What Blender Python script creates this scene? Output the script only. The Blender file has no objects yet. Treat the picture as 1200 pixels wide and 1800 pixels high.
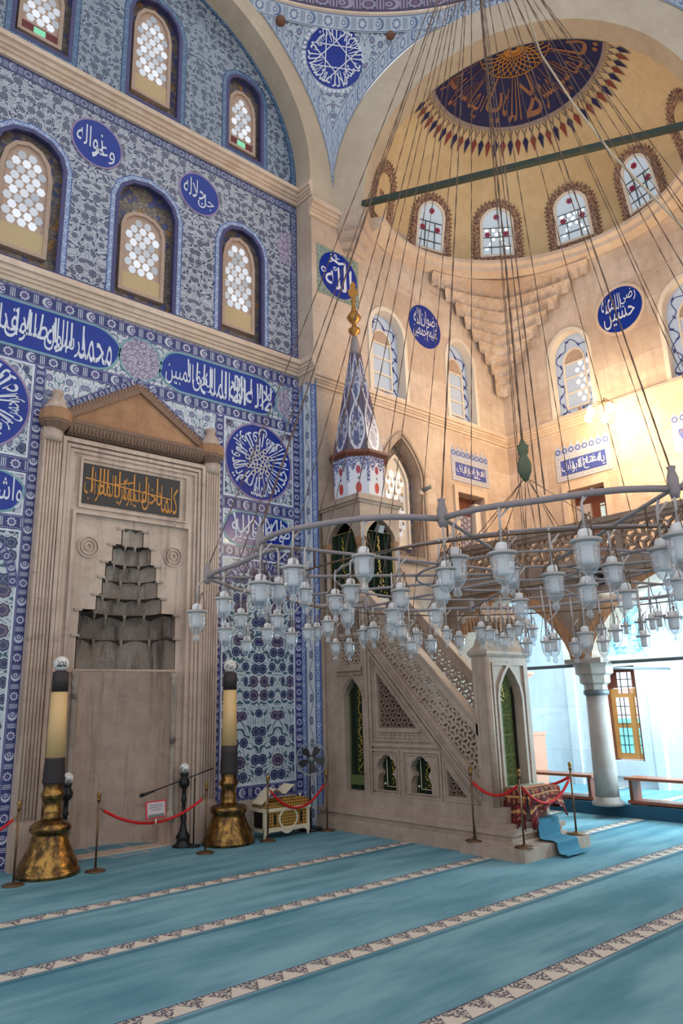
import bpy, bmesh, math, random
from mathutils import Vector, Matrix
random.seed(7)
PI = math.pi
sin, cos, sqrt, atan2 = math.sin, math.cos, math.sqrt, math.atan2
SC = bpy.context.scene
COL = SC.collection

# ------------------------------------------------------------------ camera, light, exposure
YAW, PITCH, ROLL, FPX, EYE = 0.724147121, 0.252633835, -0.027036708, 1290.536, 2.05
cy_, sy_ = cos(YAW), sin(YAW)
fwd = Vector((sy_*cos(PITCH), cy_*cos(PITCH), sin(PITCH)))
rgt0 = Vector((cy_, -sy_, 0)); up0 = rgt0.cross(fwd)
rgt = cos(ROLL)*rgt0 + sin(ROLL)*up0; upv = -sin(ROLL)*rgt0 + cos(ROLL)*up0
cam = bpy.data.cameras.new('camera'); camo = bpy.data.objects.new('camera', cam); COL.objects.link(camo)
cam.sensor_fit = 'VERTICAL'; cam.sensor_height = 36.0; cam.lens = 36.0*FPX/1800.0; cam.clip_end = 200
M = Matrix((rgt, upv, -fwd)).transposed().to_4x4(); M.translation = Vector((0, 0, EYE)); camo.matrix_world = M
SC.camera = camo
SC.view_settings.view_transform = 'Standard'; SC.view_settings.look = 'None'
SC.view_settings.gamma = 1.0; SC.view_settings.exposure = 0.12
try: SC.view_settings.use_curve_mapping = False
except Exception: pass
wd = bpy.data.worlds.new('daylight'); SC.world = wd; wd.use_nodes = True
bg = wd.node_tree.nodes['Background']; bg.inputs[0].default_value = (0.90, 0.94, 1.0, 1); bg.inputs[1].default_value = 0.92
SC.cycles.max_bounces = 7; SC.cycles.diffuse_bounces = 4; SC.cycles.glossy_bounces = 3
SC.cycles.transparent_max_bounces = 24; SC.cycles.transmission_bounces = 4
SC.cycles.use_denoising = True
SC.cycles.sample_clamp_indirect = 4.0
SC.cycles.caustics_reflective = False; SC.cycles.caustics_refractive = False

def light(name, kind, loc, energy, color, size=0.3, target=None, sizey=None):
    l = bpy.data.lights.new(name, kind); l.energy = energy; l.color = color
    if kind == 'AREA':
        l.size = size
        if sizey: l.shape = 'RECTANGLE'; l.size_y = sizey
    elif kind == 'POINT': l.shadow_soft_size = size
    o = bpy.data.objects.new(name, l); COL.objects.link(o); o.location = loc
    if target: o.rotation_euler = (Vector(target)-Vector(loc)).to_track_quat('-Z', 'Y').to_euler()
    return o
# warm bulbs of the hanging lamp on the side wall, warm fill in the bay, daylight in the side aisle
light('lamp_bulb_glow', 'POINT', (13.85, 7.35, 7.75), 150, (1.0, 0.70, 0.36), 0.25)
light('lamp_bulb_glow', 'POINT', (13.9, 5.6, 6.8), 110, (1.0, 0.72, 0.38), 0.25)
light('lamp_bulb_glow', 'POINT', (13.9, 0.2, 7.6), 200, (1.0, 0.72, 0.38), 0.3)
light('bay_fill_light', 'POINT', (11.4, 7.4, 8.6), 120, (1.0, 0.84, 0.66), 0.5)  # warm fill in mid bay, no fixture hangs here
light('aisle_daylight', 'AREA', (14.3, 4.0, 2.4), 620, (0.58, 0.87, 1.0), 1.8, (14.2, 8.5, 1.6))
light('aisle_daylight', 'AREA', (13.5, 7.4, 3.9), 170, (0.72, 0.92, 1.0), 2.0, (13.6, 7.6, 0.0), 4.0)

# ------------------------------------------------------------------ helpers
def C8(r, g, b):
    f = lambda v: (v/255/12.92) if v <= 10 else ((v/255+0.055)/1.055)**2.4
    return (f(r), f(g), f(b), 1.0)
WL = {}
def base_of(o): return WL.get(o.name, Vector((0, 0, 0)))
def props(o, label=None, cat=None, group=None, kind=None):
    if label: o['label'] = label
    if cat: o['category'] = cat
    if group: o['group'] = group
    if kind: o['kind'] = kind
    return o
def thing(name, label, cat, loc=(0, 0, 0), group=None, kind=None):
    o = bpy.data.objects.new(name, None); COL.objects.link(o); o.empty_display_size = 0.1
    o.location = loc; WL[o.name] = Vector(loc)
    return props(o, label, cat, group, kind)
def copy_tree(o, parent=None):
    c = o.copy(); COL.objects.link(c)
    if parent: c.parent = parent
    for ch in list(o.children): copy_tree(ch, c)
    return c

class Fr:
    """a flat frame: u to the viewer's right, v up, d out of the surface"""
    def __init__(s, o, ux, uz, n): s.o, s.ux, s.uz, s.n = Vector(o), Vector(ux).normalized(), Vector(uz).normalized(), Vector(n).normalized()
    def __call__(s, u, v, d=0.0): return s.o + u*s.ux + v*s.uz + d*s.n
    def at(s, u, v, d=0.0): return Fr(s(u, v, d), s.ux, s.uz, s.n)

class MB:
    def __init__(s): s.v = []; s.f = []; s.uv = []; s.sm = []; s.lift = 0.0
    def add(s, pts, faces, uvs=None, smooth=False):
        b = len(s.v); s.v += [Vector(p) for p in pts]
        for i, f in enumerate(faces):
            s.f.append([b+k for k in f]); s.uv.append(uvs[i] if uvs else [(0, 0)]*len(f)); s.sm.append(smooth)
        return s
    def box(s, x0, x1, y0, y1, z0, z1):
        p = [(x, y, z) for z in (z0, z1) for y in (y0, y1) for x in (x0, x1)]
        fs = [(0, 2, 3, 1), (4, 5, 7, 6), (0, 1, 5, 4), (2, 6, 7, 3), (0, 4, 6, 2), (1, 3, 7, 5)]
        uv = [[(p[k][0]+p[k][1], p[k][2]) for k in f] for f in fs]
        return s.add(p, fs, uv)
    def obox(s, F, u0, u1, v0, v1, d0, d1, uvs=1.0):
        return s.slab(F, [(u0, v0), (u1, v0), (u1, v1), (u0, v1)], d0, d1, uvs)
    def poly(s, F, pts, d=0.0, uvf=None):
        uv = [uvf(p) if uvf else p for p in pts]
        return s.add([F(p[0], p[1], d) for p in pts], [list(range(len(pts)))], [uv])
    def slab(s, F, pts, d0, d1, uvs=1.0, uvf=None, smooth=False):
        n = len(pts)
        if sum(pts[i][0]*pts[(i+1) % n][1]-pts[(i+1) % n][0]*pts[i][1] for i in range(n)) < 0: pts = pts[::-1]
        P = [F(p[0], p[1], d1) for p in pts]+[F(p[0], p[1], d0) for p in pts]
        g = (lambda p: uvf(p)) if uvf else (lambda p: (p[0]*uvs, p[1]*uvs))
        fs = [list(range(n)), list(range(2*n-1, n-1, -1))]
        uv = [[g(p) for p in pts], [g(p) for p in pts[::-1]]]
        for i in range(n):
            j = (i+1) % n; fs.append([i, n+i, n+j, j]); uv.append([g(pts[i]), g(pts[i]), g(pts[j]), g(pts[j])])
        return s.add(P, fs, uv)
    def ring(s, F, outer, inner, d0, d1):
        """frame between two outlines with the same number of points"""
        n = len(outer)
        P = [F(*p, d1) for p in outer]+[F(*p, d1) for p in inner]+[F(*p, d0) for p in outer]+[F(*p, d0) for p in inner]
        allp = list(outer)+list(inner)+list(outer)+list(inner)
        fs = []
        for i in range(n):
            j = (i+1) % n
            fs += [[i, j, n+j, n+i], [n+i, n+j, 3*n+j, 3*n+i], [2*n+i, 2*n+j, j, i]]
        return s.add(P, fs, [[allp[k] for k in f] for f in fs])
    def ribbon(s, F, path, w, d0, d1, closed=False, side=0.0):
        """band of width w along a 2-D path; UV u runs along it in band widths"""
        s.lift += 0.00025; d1 += s.lift
        n = len(path); L = []; R = []; acc = [0.0]
        for i in range(n):
            a = path[i-1] if (i > 0 or closed) else path[i]; b = path[(i+1) % n] if (i < n-1 or closed) else path[i]
            p = path[i]
            def nrm(q, r):
                t = (r[0]-q[0], r[1]-q[1]); l = math.hypot(*t) or 1; return (-t[1]/l, t[0]/l)
            n1 = nrm(a, p) if a != p else nrm(p, b); n2 = nrm(p, b) if b != p else n1
            m = (n1[0]+n2[0], n1[1]+n2[1]); k = m[0]*n1[0]+m[1]*n1[1]; k = max(k, 0.35)
            m = (m[0]/k, m[1]/k)
            h0, h1 = w*(side+0.5), w*(side-0.5)
            L.append((p[0]+m[0]*h0, p[1]+m[1]*h0)); R.append((p[0]+m[0]*h1, p[1]+m[1]*h1))
            if i: acc.append(acc[-1]+math.hypot(p[0]-path[i-1][0], p[1]-path[i-1][1]))
        acc.append(acc[-1]+math.hypot(path[0][0]-path[-1][0], path[0][1]-path[-1][1]))
        for i in range(n if closed else n-1):
            j = (i+1) % n; ua, ub = acc[i]/w, acc[i+1]/w
            q = [R[i], R[j], L[j], L[i]]
            uvq = [(ua, 0), (ub, 0), (ub, 1), (ua, 1)]
            P = [F(*p, d1) for p in q]+[F(*p, d0) for p in q]
            s.add(P, [[0, 1, 2, 3], [0, 4, 5, 1], [2, 6, 7, 3]], [uvq, [uvq[0]]*2+[uvq[1]]*2, [uvq[2]]*2+[uvq[3]]*2])
        return s
    def grid(s, fn, nu, nv, smooth=True, uvf=None, closed_u=False):
        P = [fn(i/nu, j/nv) for j in range(nv+1) for i in range(nu+1)]
        fs = []; uv = []
        for j in range(nv):
            for i in range(nu):
                a = j*(nu+1)+i; fs.append([a, a+1, a+nu+2, a+nu+1])
                q = [(i/nu, j/nv), ((i+1)/nu, j/nv), ((i+1)/nu, (j+1)/nv), (i/nu, (j+1)/nv)]
                uv.append([uvf(*k) if uvf else k for k in q])
        return s.add(P, fs, uv, smooth)
    def lathe(s, c, prof, n=24, smooth=True, axis=None, a0=0.0, a1=2*PI, rfun=None):
        c = Vector(c); full = abs(a1-a0-2*PI) < 1e-6; m = n if full else n+1
        ax = Vector(axis).normalized() if axis else Vector((0, 0, 1))
        q = Vector((0, 0, 1)).rotation_difference(ax)
        P = []
        for r, z in prof:
            for i in range(m):
                a = a0+(a1-a0)*i/n; rr = r*(rfun(a, z) if rfun else 1.0)
                P.append(c+q @ Vector((rr*cos(a), rr*sin(a), z)))
        fs = []; uv = []
        for k in range(len(prof)-1):
            for i in range(n):
                j = (i+1) % m if full else i+1
                fs.append([k*m+i, k*m+j, (k+1)*m+j, (k+1)*m+i])
                za, zb = prof[k][1], prof[k+1][1]
                uv.append([(i/n, za), ((i+1)/n, za), ((i+1)/n, zb), (i/n, zb)])
        if full:
            for k, rev in ((0, True), (len(prof)-1, False)):
                if prof[k][0] > 1e-4:
                    f = [k*m+i for i in range(m)]; fs.append(f[::-1] if rev else f); uv.append([(0, 0)]*m)
        return s.add(P, fs, uv, smooth)
    def tube(s, path, r, n=8, closed=False, smooth=True):
        path = [Vector(p) for p in path]; N = len(path); rad = r if isinstance(r, (list, tuple)) else [r]*N
        P = []; prev = None
        for i, p in enumerate(path):
            a = path[i-1] if (i or closed) else p; b = path[(i+1) % N] if (i < N-1 or closed) else p
            t = (b-a); t = t.normalized() if t.length > 1e-9 else Vector((0, 0, 1))
            if prev is None: x = t.orthogonal().normalized()
            else:
                x = prev-t*prev.dot(t); x = x.normalized() if x.length > 1e-6 else t.orthogonal().normalized()
            prev = x; y = t.cross(x)
            for k in range(n):
                an = 2*PI*k/n; P.append(p+rad[i]*(cos(an)*x+sin(an)*y))
        fs = []
        for i in range(N if closed else N-1):
            j = (i+1) % N
            for k in range(n):
                l = (k+1) % n; fs.append([i*n+k, i*n+l, j*n+l, j*n+k])
        if not closed: fs += [[k for k in range(n)][::-1], [(N-1)*n+k for k in range(n)]]
        return s.add(P, fs, None, smooth)
    def sphere(s, c, r, n=16, m=10, sz=1.0):
        return s.lathe(c, [(max(r*sin(PI*i/m), 0.0), -r*sz*cos(PI*i/m)) for i in range(m+1)], n)
    def build_each(s, name, mat, parent):
        """every separate piece as a part of its own"""
        par = list(range(len(s.v)))
        def find(i):
            while par[i] != i: par[i] = par[par[i]]; i = par[i]
            return i
        for f in s.f:
            for k in f[1:]: par[find(k)] = find(f[0])
        gr = {}
        for i, f in enumerate(s.f): gr.setdefault(find(f[0]), []).append(i)
        for ids in gr.values():
            used = sorted({k for i in ids for k in s.f[i]}); mp = {k: j for j, k in enumerate(used)}; q = MB()
            q.v = [s.v[k] for k in used]; q.f = [[mp[k] for k in s.f[i]] for i in ids]; q.uv = [s.uv[i] for i in ids]; q.sm = [s.sm[i] for i in ids]
            q.build(name, mat, parent)
    def join(s, o): return s.add(o.v, o.f, o.uv)
    def build(s, name, mat, parent=None, label=None, cat=None, group=None, kind=None, origin=None):
        me = bpy.data.meshes.new(name)
        if parent is not None: og = base_of(parent)
        elif origin is not None: og = Vector(origin)
        elif kind == 'structure' or not s.v: og = Vector((0, 0, 0))
        else:
            xs = [p.x for p in s.v]; ys = [p.y for p in s.v]; zs = [p.z for p in s.v]
            og = Vector(((min(xs)+max(xs))/2, (min(ys)+max(ys))/2, min(zs)))
        me.from_pydata([p-og for p in s.v], [], s.f)
        ul = me.uv_layers.new(name='UVMap'); flat = []
        for q in s.uv:
            for c in q: flat += [c[0], c[1]]
        ul.data.foreach_set('uv', flat)
        me.polygons.foreach_set('use_smooth', s.sm); me.update()
        me.materials.append(mat)
        o = bpy.data.objects.new(name, me); COL.objects.link(o)
        if parent is not None: o.parent = parent; WL[o.name] = og
        else: o.location = og; WL[o.name] = og
        return props(o, label, cat, group, kind)

def holed(F, outer, holes, d, reveal=0.0):
    """flat face with openings, each with a reveal going back"""
    bm = bmesh.new(); es = []
    for lp in [outer]+list(holes):
        vs = [bm.verts.new((p[0], p[1], 0)) for p in lp]
        es += [bm.edges.new((vs[i], vs[(i+1) % len(vs)])) for i in range(len(vs))]
    bmesh.ops.triangle_fill(bm, use_beauty=True, use_dissolve=False, edges=es, normal=(0, 0, 1))
    bm.verts.index_update(); m = MB()
    P = [v.co.copy() for v in bm.verts]
    fs = []
    for f in bm.faces:
        ids = [v.index for v in f.verts]
        a, b, c = (P[k] for k in ids[:3])
        if (b-a).cross(c-a).z < 0: ids = ids[::-1]
        fs.append(ids)
    m.add([F(p.x, p.y, d) for p in P], fs, [[(P[k].x, P[k].y) for k in f] for f in fs]); bm.free()
    if reveal:
        for lp in holes:
            n = len(lp)
            A = [F(*p, d) for p in lp]+[F(*p, d-reveal) for p in lp]
            m.add(A, [[i, (i+1) % n, n+(i+1) % n, n+i] for i in range(n)],
                  [[lp[i], lp[(i+1) % n], (lp[(i+1) % n][0]+.03, lp[(i+1) % n][1]+.03), (lp[i][0]+.03, lp[i][1]+.03)] for i in range(n)])
    return m
def arch(uc, hw, v0, vs, va, n=10, point=0.0):
    """opening outline: jambs from v0 to vs, arch up to va (point>0 gives a pointed head)"""
    pts = [(uc-hw, v0), (uc+hw, v0)]
    for i in range(2*n+1):
        t = PI*i/(2*n); x = cos(t); y = sin(t)
        if point:
            k = 1-abs(x); y = (1-point)*y+point*(1-abs(x)**1.05)
        pts.append((uc+hw*x, vs+(va-vs)*y))
    return pts
def circ(u, v, r, n=32, sx=1.0): return [(u+r*sx*cos(2*PI*i/n), v+r*sin(2*PI*i/n)) for i in range(n)]
def offs(pts, d):
    """inset a simple counter-clockwise outline by d"""
    n = len(pts); out = []
    ar = sum(pts[i][0]*pts[(i+1) % n][1]-pts[(i+1) % n][0]*pts[i][1] for i in range(n))
    sg = 1 if ar > 0 else -1
    for i in range(n):
        a, p, b = pts[i-1], pts[i], pts[(i+1) % n]
        def nr(q, r):
            t = (r[0]-q[0], r[1]-q[1]); l = math.hypot(*t) or 1; return (-t[1]/l*sg, t[0]/l*sg)
        n1, n2 = nr(a, p), nr(p, b); m = (n1[0]+n2[0], n1[1]+n2[1]); k = max(m[0]*n1[0]+m[1]*n1[1], 0.3)
        out.append((p[0]+m[0]/k*d, p[1]+m[1]/k*d))
    return out
def clip_poly(pts, reg):
    """clip to a convex counter-clockwise region"""
    out = pts
    for i in range(len(reg)):
        a, b = reg[i], reg[(i+1) % len(reg)]
        ins = lambda p: (b[0]-a[0])*(p[1]-a[1])-(b[1]-a[1])*(p[0]-a[0])
        new = []
        for k in range(len(out)):
            p, q = out[k], out[(k+1) % len(out)]; ip, iq = ins(p), ins(q)
            if ip >= 0: new.append(p)
            if ip*iq < 0:
                t = ip/(ip-iq); new.append((p[0]+t*(q[0]-p[0]), p[1]+t*(q[1]-p[1])))
        out = new
        if len(out) < 3: return []
    return out
def pierced(F, reg, cell, bar, d0, d1, rot=0.0):
    """marble lattice of interlaced pentagons cut out of a convex panel"""
    if sum(reg[i][0]*reg[(i+1) % len(reg)][1]-reg[(i+1) % len(reg)][0]*reg[i][1] for i in range(len(reg))) < 0: reg = reg[::-1]
    m = MB(); us = [p[0] for p in reg]; vs = [p[1] for p in reg]
    cu, cv = (min(us)+max(us))/2, (min(vs)+max(vs))/2; R = max(max(us)-min(us), max(vs)-min(vs))/2*1.45+cell
    s3 = sqrt(3); N = int(R/cell/1.5)+2
    for qi in range(-N, N+1):
        for ri in range(-N, N+1):
            x = cell*1.5*qi; y = cell*s3*(ri+qi/2)
            if abs(x) > R or abs(y) > R: continue
            V = [(x+cell*cos(PI/3*k), y+cell*sin(PI/3*k)) for k in range(6)]
            Md = [((V[k][0]+V[(k+1) % 6][0])/2, (V[k][1]+V[(k+1) % 6][1])/2) for k in range(6)]
            for k in (0, 2, 4):
                pg = [(x, y), Md[k], V[(k+1) % 6], V[(k+2) % 6], Md[(k+2) % 6]]
                pg = [(cu+p[0]*cos(rot)-p[1]*sin(rot), cv+p[0]*sin(rot)+p[1]*cos(rot)) for p in pg]
                c = clip_poly(pg, reg)
                if len(c) < 3: continue
                ar = sum(c[i][0]*c[(i+1) % len(c)][1]-c[(i+1) % len(c)][0]*c[i][1] for i in range(len(c)))/2
                if ar < 0: c = c[::-1]; ar = -ar
                if ar < cell*cell*0.18: m.slab(F, c, d0, d1); continue
                h = offs(c, bar/2)
                n = len(c)
                A = [F(*p, d1) for p in c]+[F(*p, d1) for p in h]+[F(*p, d0) for p in c]+[F(*p, d0) for p in h]
                fs = []
                for i in range(n):
                    j = (i+1) % n; fs += [[i, j, n+j, n+i], [n+i, n+j, 3*n+j, 3*n+i], [2*n+j, 2*n+i, 3*n+i, 3*n+j]]
                ap = c+h+c+h
                m.add(A, fs, [[ap[k2] for k2 in f] for f in fs])
    return m

# ------------------------------------------------------------------ Arabic lettering
_F = {'ء': (0xFE80, 1), 'آ': (0xFE81, 2), 'أ': (0xFE83, 2), 'إ': (0xFE87, 2), 'ئ': (0xFE89, 4), 'ا': (0xFE8D, 2), 'ب': (0xFE8F, 4), 'ة': (0xFE93, 2),
      'ت': (0xFE95, 4), 'ث': (0xFE99, 4), 'ج': (0xFE9D, 4), 'ح': (0xFEA1, 4), 'خ': (0xFEA5, 4), 'د': (0xFEA9, 2), 'ذ': (0xFEAB, 2), 'ر': (0xFEAD, 2),
      'ز': (0xFEAF, 2), 'س': (0xFEB1, 4), 'ش': (0xFEB5, 4), 'ص': (0xFEB9, 4), 'ض': (0xFEBD, 4), 'ط': (0xFEC1, 4), 'ع': (0xFEC9, 4), 'غ': (0xFECD, 4),
      'ف': (0xFED1, 4), 'ق': (0xFED5, 4), 'ك': (0xFED9, 4), 'ل': (0xFEDD, 4), 'م': (0xFEE1, 4), 'ن': (0xFEE5, 4), 'ه': (0xFEE9, 4), 'و': (0xFEED, 2),
      'ى': (0xFEEF, 2), 'ي': (0xFEF1, 4)}
def shape_word(w):
    g = []; i = 0; prev = False
    while i < len(w):
        ch = w[i]
        if ch == 'ل' and i+1 < len(w) and w[i+1] in 'اأ':
            g.append(chr(0xFEFC if prev else 0xFEFB)); prev = False; i += 2; continue
        c, n = _F[ch]; nxt = i+1 < len(w)
        join = n == 4 and nxt and w[i+1] != 'ء'
        if prev and join: g.append(chr(c+3))
        elif prev: g.append(chr(c+1) if n > 1 else chr(c))
        elif join: g.append(chr(c+2))
        else: g.append(chr(c))
        prev = join; i += 1
    return ''.join(g[::-1])
_TX = {}
def text_shape(s):
    """outline mesh (points, faces, box) of one shaped word"""
    if s in _TX: return _TX[s]
    c = bpy.data.curves.new('lettering', 'FONT'); c.body = shape_word(s); c.resolution_u = 3
    o = bpy.data.objects.new('lettering', c); COL.objects.link(o); bpy.context.view_layer.update()
    me = bpy.data.meshes.new_from_object(o.evaluated_get(bpy.context.evaluated_depsgraph_get()))
    P = [(v.co.x, v.co.y) for v in me.vertices]; fs = [list(p.vertices) for p in me.polygons]
    bpy.data.objects.remove(o); bpy.data.curves.remove(c); bpy.data.meshes.remove(me)
    xs = [p[0] for p in P]; ys = [p[1] for p in P]
    _TX[s] = (P, fs, (min(xs), max(xs), min(ys), max(ys)))
    return _TX[s]
def letter(m, mp, s, u0, u1, v0, v1, d=0.0, shear=0.0):
    """fit word s into the box, mapped to 3-D through mp(u, v, d)"""
    P, fs, (a, b, c, e) = text_shape(s); m.lift += 0.0004; d += m.lift
    Q = []
    for x, y in P:
        fx, fy = (x-a)/(b-a), (y-c)/(e-c); Q.append(mp(u0+(u1-u0)*fx+shear*(fy-.5), v0+(v1-v0)*fy, d))
    m.add(Q, fs)
def write_rows(m, mp, rows, d):
    """rows: (words right-to-left, u0, u1, v0, v1); words overlap a little like interlaced script"""
    for words, u0, u1, v0, v1 in rows:
        ws = words.split(); wd_ = []
        for w in ws:
            b = text_shape(w)[2]; wd_.append(max(b[1]-b[0], 0.25))
        tot = sum(wd_)*1.0; x = u1
        for w, k in zip(ws, wd_):
            l = (u1-u0)*k/tot; letter(m, mp, w, x-l*1.02, x, v0, v1, d); x -= l
def radial(m, F, uc, vc, words, r0, r1, d, a_start=PI/2):
    """words set round a circle, tall strokes running to the centre"""
    n = len(words)
    for i, w in enumerate(words):
        m.lift += 0.0004; ac = a_start-2*PI*i/n; sp = 2*PI/n*0.47
        P, fs, (a, b, c, e) = text_shape(w); Q = []
        for x, y in P:
            fx, fy = (x-a)/(b-a), (y-c)/(e-c); an = ac-sp+2*sp*(fx); r = r1-(r1-r0)*fy
            Q.append(F(uc+r*cos(an), vc+r*sin(an), d+m.lift))
        m.add(Q, fs)
# ------------------------------------------------------------------ node materials
class V:
    def __init__(s, g, k): s.g, s.k = g, k
    def _b(s, op, o, r=False): return s.g.m(op, o, s) if r else s.g.m(op, s, o)
    def __add__(s, o): return s._b('ADD', o)
    __radd__ = __add__
    def __sub__(s, o): return s._b('SUBTRACT', o)
    def __rsub__(s, o): return s._b('SUBTRACT', o, True)
    def __mul__(s, o): return s._b('MULTIPLY', o)
    __rmul__ = __mul__
    def __truediv__(s, o): return s._b('DIVIDE', o)
class G:
    def __init__(s, name):
        s.mat = bpy.data.materials.new(name); s.mat.use_nodes = True; s.nt = s.mat.node_tree; s.N = s.nt.nodes; s.L = s.nt.links
        s.b = s.N['Principled BSDF']; s.out = s.N['Material Output']
    def n(s, t, **kw):
        nd = s.N.new(t)
        for k, v in kw.items(): setattr(nd, k, v)
        return nd
    def put(s, sock, v):
        if isinstance(v, V): s.L.new(v.k, sock)
        else: sock.default_value = v
    def m(s, op, a, b=None, c=None):
        nd = s.n('ShaderNodeMath', operation=op)
        for i, v in enumerate((a, b, c)):
            if v is not None: s.put(nd.inputs[i], v)
        return V(s, nd.outputs[0])
    def ss(s, x, a, b):
        nd = s.n('ShaderNodeMapRange', interpolation_type='SMOOTHSTEP'); s.put(nd.inputs[0], x); nd.inputs[1].default_value = a; nd.inputs[2].default_value = b
        return V(s, nd.outputs[0])
    def lt(s, x, t, w=0.02): return s.ss(x*-1.0, -t-w, -t+w) if not isinstance(t, V) else s.ss(t-x, -w, w)
    def mix(s, f, a, b):
        nd = s.n('ShaderNodeMix', data_type='RGBA'); s.put(nd.inputs[0], f); s.put(nd.inputs[6], a); s.put(nd.inputs[7], b)
        return V(s, nd.outputs[2])
    def uv(s):
        nd = s.n('ShaderNodeUVMap'); sp = s.n('ShaderNodeSeparateXYZ'); s.L.new(nd.outputs[0], sp.inputs[0]); return V(s, sp.outputs[0]), V(s, sp.outputs[1])
    def pos(s):
        nd = s.n('ShaderNodeNewGeometry'); sp = s.n('ShaderNodeSeparateXYZ'); s.L.new(nd.outputs['Position'], sp.inputs[0])
        return V(s, nd.outputs['Position']), V(s, sp.outputs[0]), V(s, sp.outputs[1]), V(s, sp.outputs[2])
    def vec(s, x, y, z=0.0):
        nd = s.n('ShaderNodeCombineXYZ')
        for i, v in enumerate((x, y, z)): s.put(nd.inputs[i], v)
        return V(s, nd.outputs[0])
    def noise(s, v, sc, det=2.0, rough=0.5, col=False):
        nd = s.n('ShaderNodeTexNoise'); s.L.new(v.k, nd.inputs['Vector']); nd.inputs['Scale'].default_value = sc; nd.inputs['Detail'].default_value = det; nd.inputs['Roughness'].default_value = rough
        return V(s, nd.outputs[1 if col else 0])
    def vor(s, x, y, rnd):
        nd = s.n('ShaderNodeTexVoronoi', voronoi_dimensions='2D', feature='F1'); s.L.new(s.vec(x, y).k, nd.inputs['Vector']); nd.inputs['Scale'].default_value = 1.0; nd.inputs['Randomness'].default_value = rnd
        sp = s.n('ShaderNodeSeparateXYZ'); s.L.new(nd.outputs['Position'], sp.inputs[0])
        sc = s.n('ShaderNodeSeparateColor'); s.L.new(nd.outputs['Color'], sc.inputs[0])
        return x-V(s, sp.outputs[0]), y-V(s, sp.outputs[1]), [V(s, sc.outputs[i]) for i in range(3)]
    def fin(s, col, rough=0.5, metal=0.0, spec=0.5, bump=None, bs=0.3, bd=0.01, emit=None):
        s.put(s.b.inputs['Base Color'], col); s.put(s.b.inputs['Roughness'], rough); s.put(s.b.inputs['Metallic'], metal); s.put(s.b.inputs['Specular IOR Level'], spec)
        if bump is not None:
            nd = s.n('ShaderNodeBump'); nd.inputs['Strength'].default_value = bs; nd.inputs['Distance'].default_value = bd; s.L.new(bump.k, nd.inputs['Height']); s.L.new(nd.outputs[0], s.b.inputs['Normal'])
        if emit is not None: s.put(s.b.inputs['Emission Color'], emit[0]); s.put(s.b.inputs['Emission Strength'], emit[1])
        return s.mat

def m_plain(name, col, rough=0.5, metal=0.0, var=0.12, sc=6.0, spec=0.4, bs=0.15):
    g = G(name); p = g.pos()[0]; n = g.noise(p, sc, 4.0)
    d = [c*(1-var) for c in col[:3]]+[1]; l = [min(1, c*(1+var)) for c in col[:3]]+[1]
    return g.fin(g.mix(n, tuple(d), tuple(l)), rough, metal, spec, n, bs)
def m_stone(name, lo, hi, stain, rough=0.55, joints=True, bw=1.15, bh=0.62, vein=0.35, streak=0.25):
    g = G(name); p, x, y, z = g.pos()
    n1 = g.noise(p, 0.9, 6.0, 0.6); n2 = g.noise(p, 5.0, 5.0, 0.65); n3 = g.noise(p, 0.33, 3.0)
    w = g.noise(g.vec(x*1.0, y*1.0, z*3.2+n1*1.6), 1.1, 5.0, 0.7)
    c = g.mix(g.ss(n1*0.6+n2*0.4, 0.32, 0.68), lo, hi)
    c = g.mix(g.ss(w, 0.56, 0.75)*vein, c, stain)
    c = g.mix(g.ss(n3, 0.50, 0.70)*0.40, c, stain)
    n4 = g.noise(p, 22.0, 4.0, 0.7); c = g.mix(g.ss(n4, 0.5, 0.8)*0.30, c, stain)
    sk = g.noise(g.vec(x*5.0, y*5.0, z*0.35), 1.4, 5.0, 0.65); c = g.mix(g.ss(sk, 0.48, 0.72)*streak, c, stain)
    h = n2
    if joints:
        br = g.n('ShaderNodeTexBrick'); g.L.new(g.vec(x+y, z).k, br.inputs['Vector'])
        br.inputs['Color1'].default_value = (0.42, 0.42, 0.42, 1); br.inputs['Color2'].default_value = (0.6, 0.6, 0.6, 1); br.inputs['Mortar'].default_value = (0, 0, 0, 1)
        br.inputs['Scale'].default_value = 1.0; br.inputs['Mortar Size'].default_value = 0.004; br.inputs['Brick Width'].default_value = bw; br.inputs['Row Height'].default_value = bh
        f = V(g, br.outputs['Fac']); tone = V(g, br.outputs['Color'])
        sp = g.n('ShaderNodeSeparateColor'); g.L.new(tone.k, sp.inputs[0]); t = V(g, sp.outputs[0])
        c = g.mix(g.ss(t, 0.45, 0.6)*0.28, c, stain)
        c = g.mix(f*0.4, c, tuple(v*0.45 for v in stain[:3])+(1,))
    return g.fin(c, rough, 0.0, 0.35, h, 0.25, 0.012)

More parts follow.
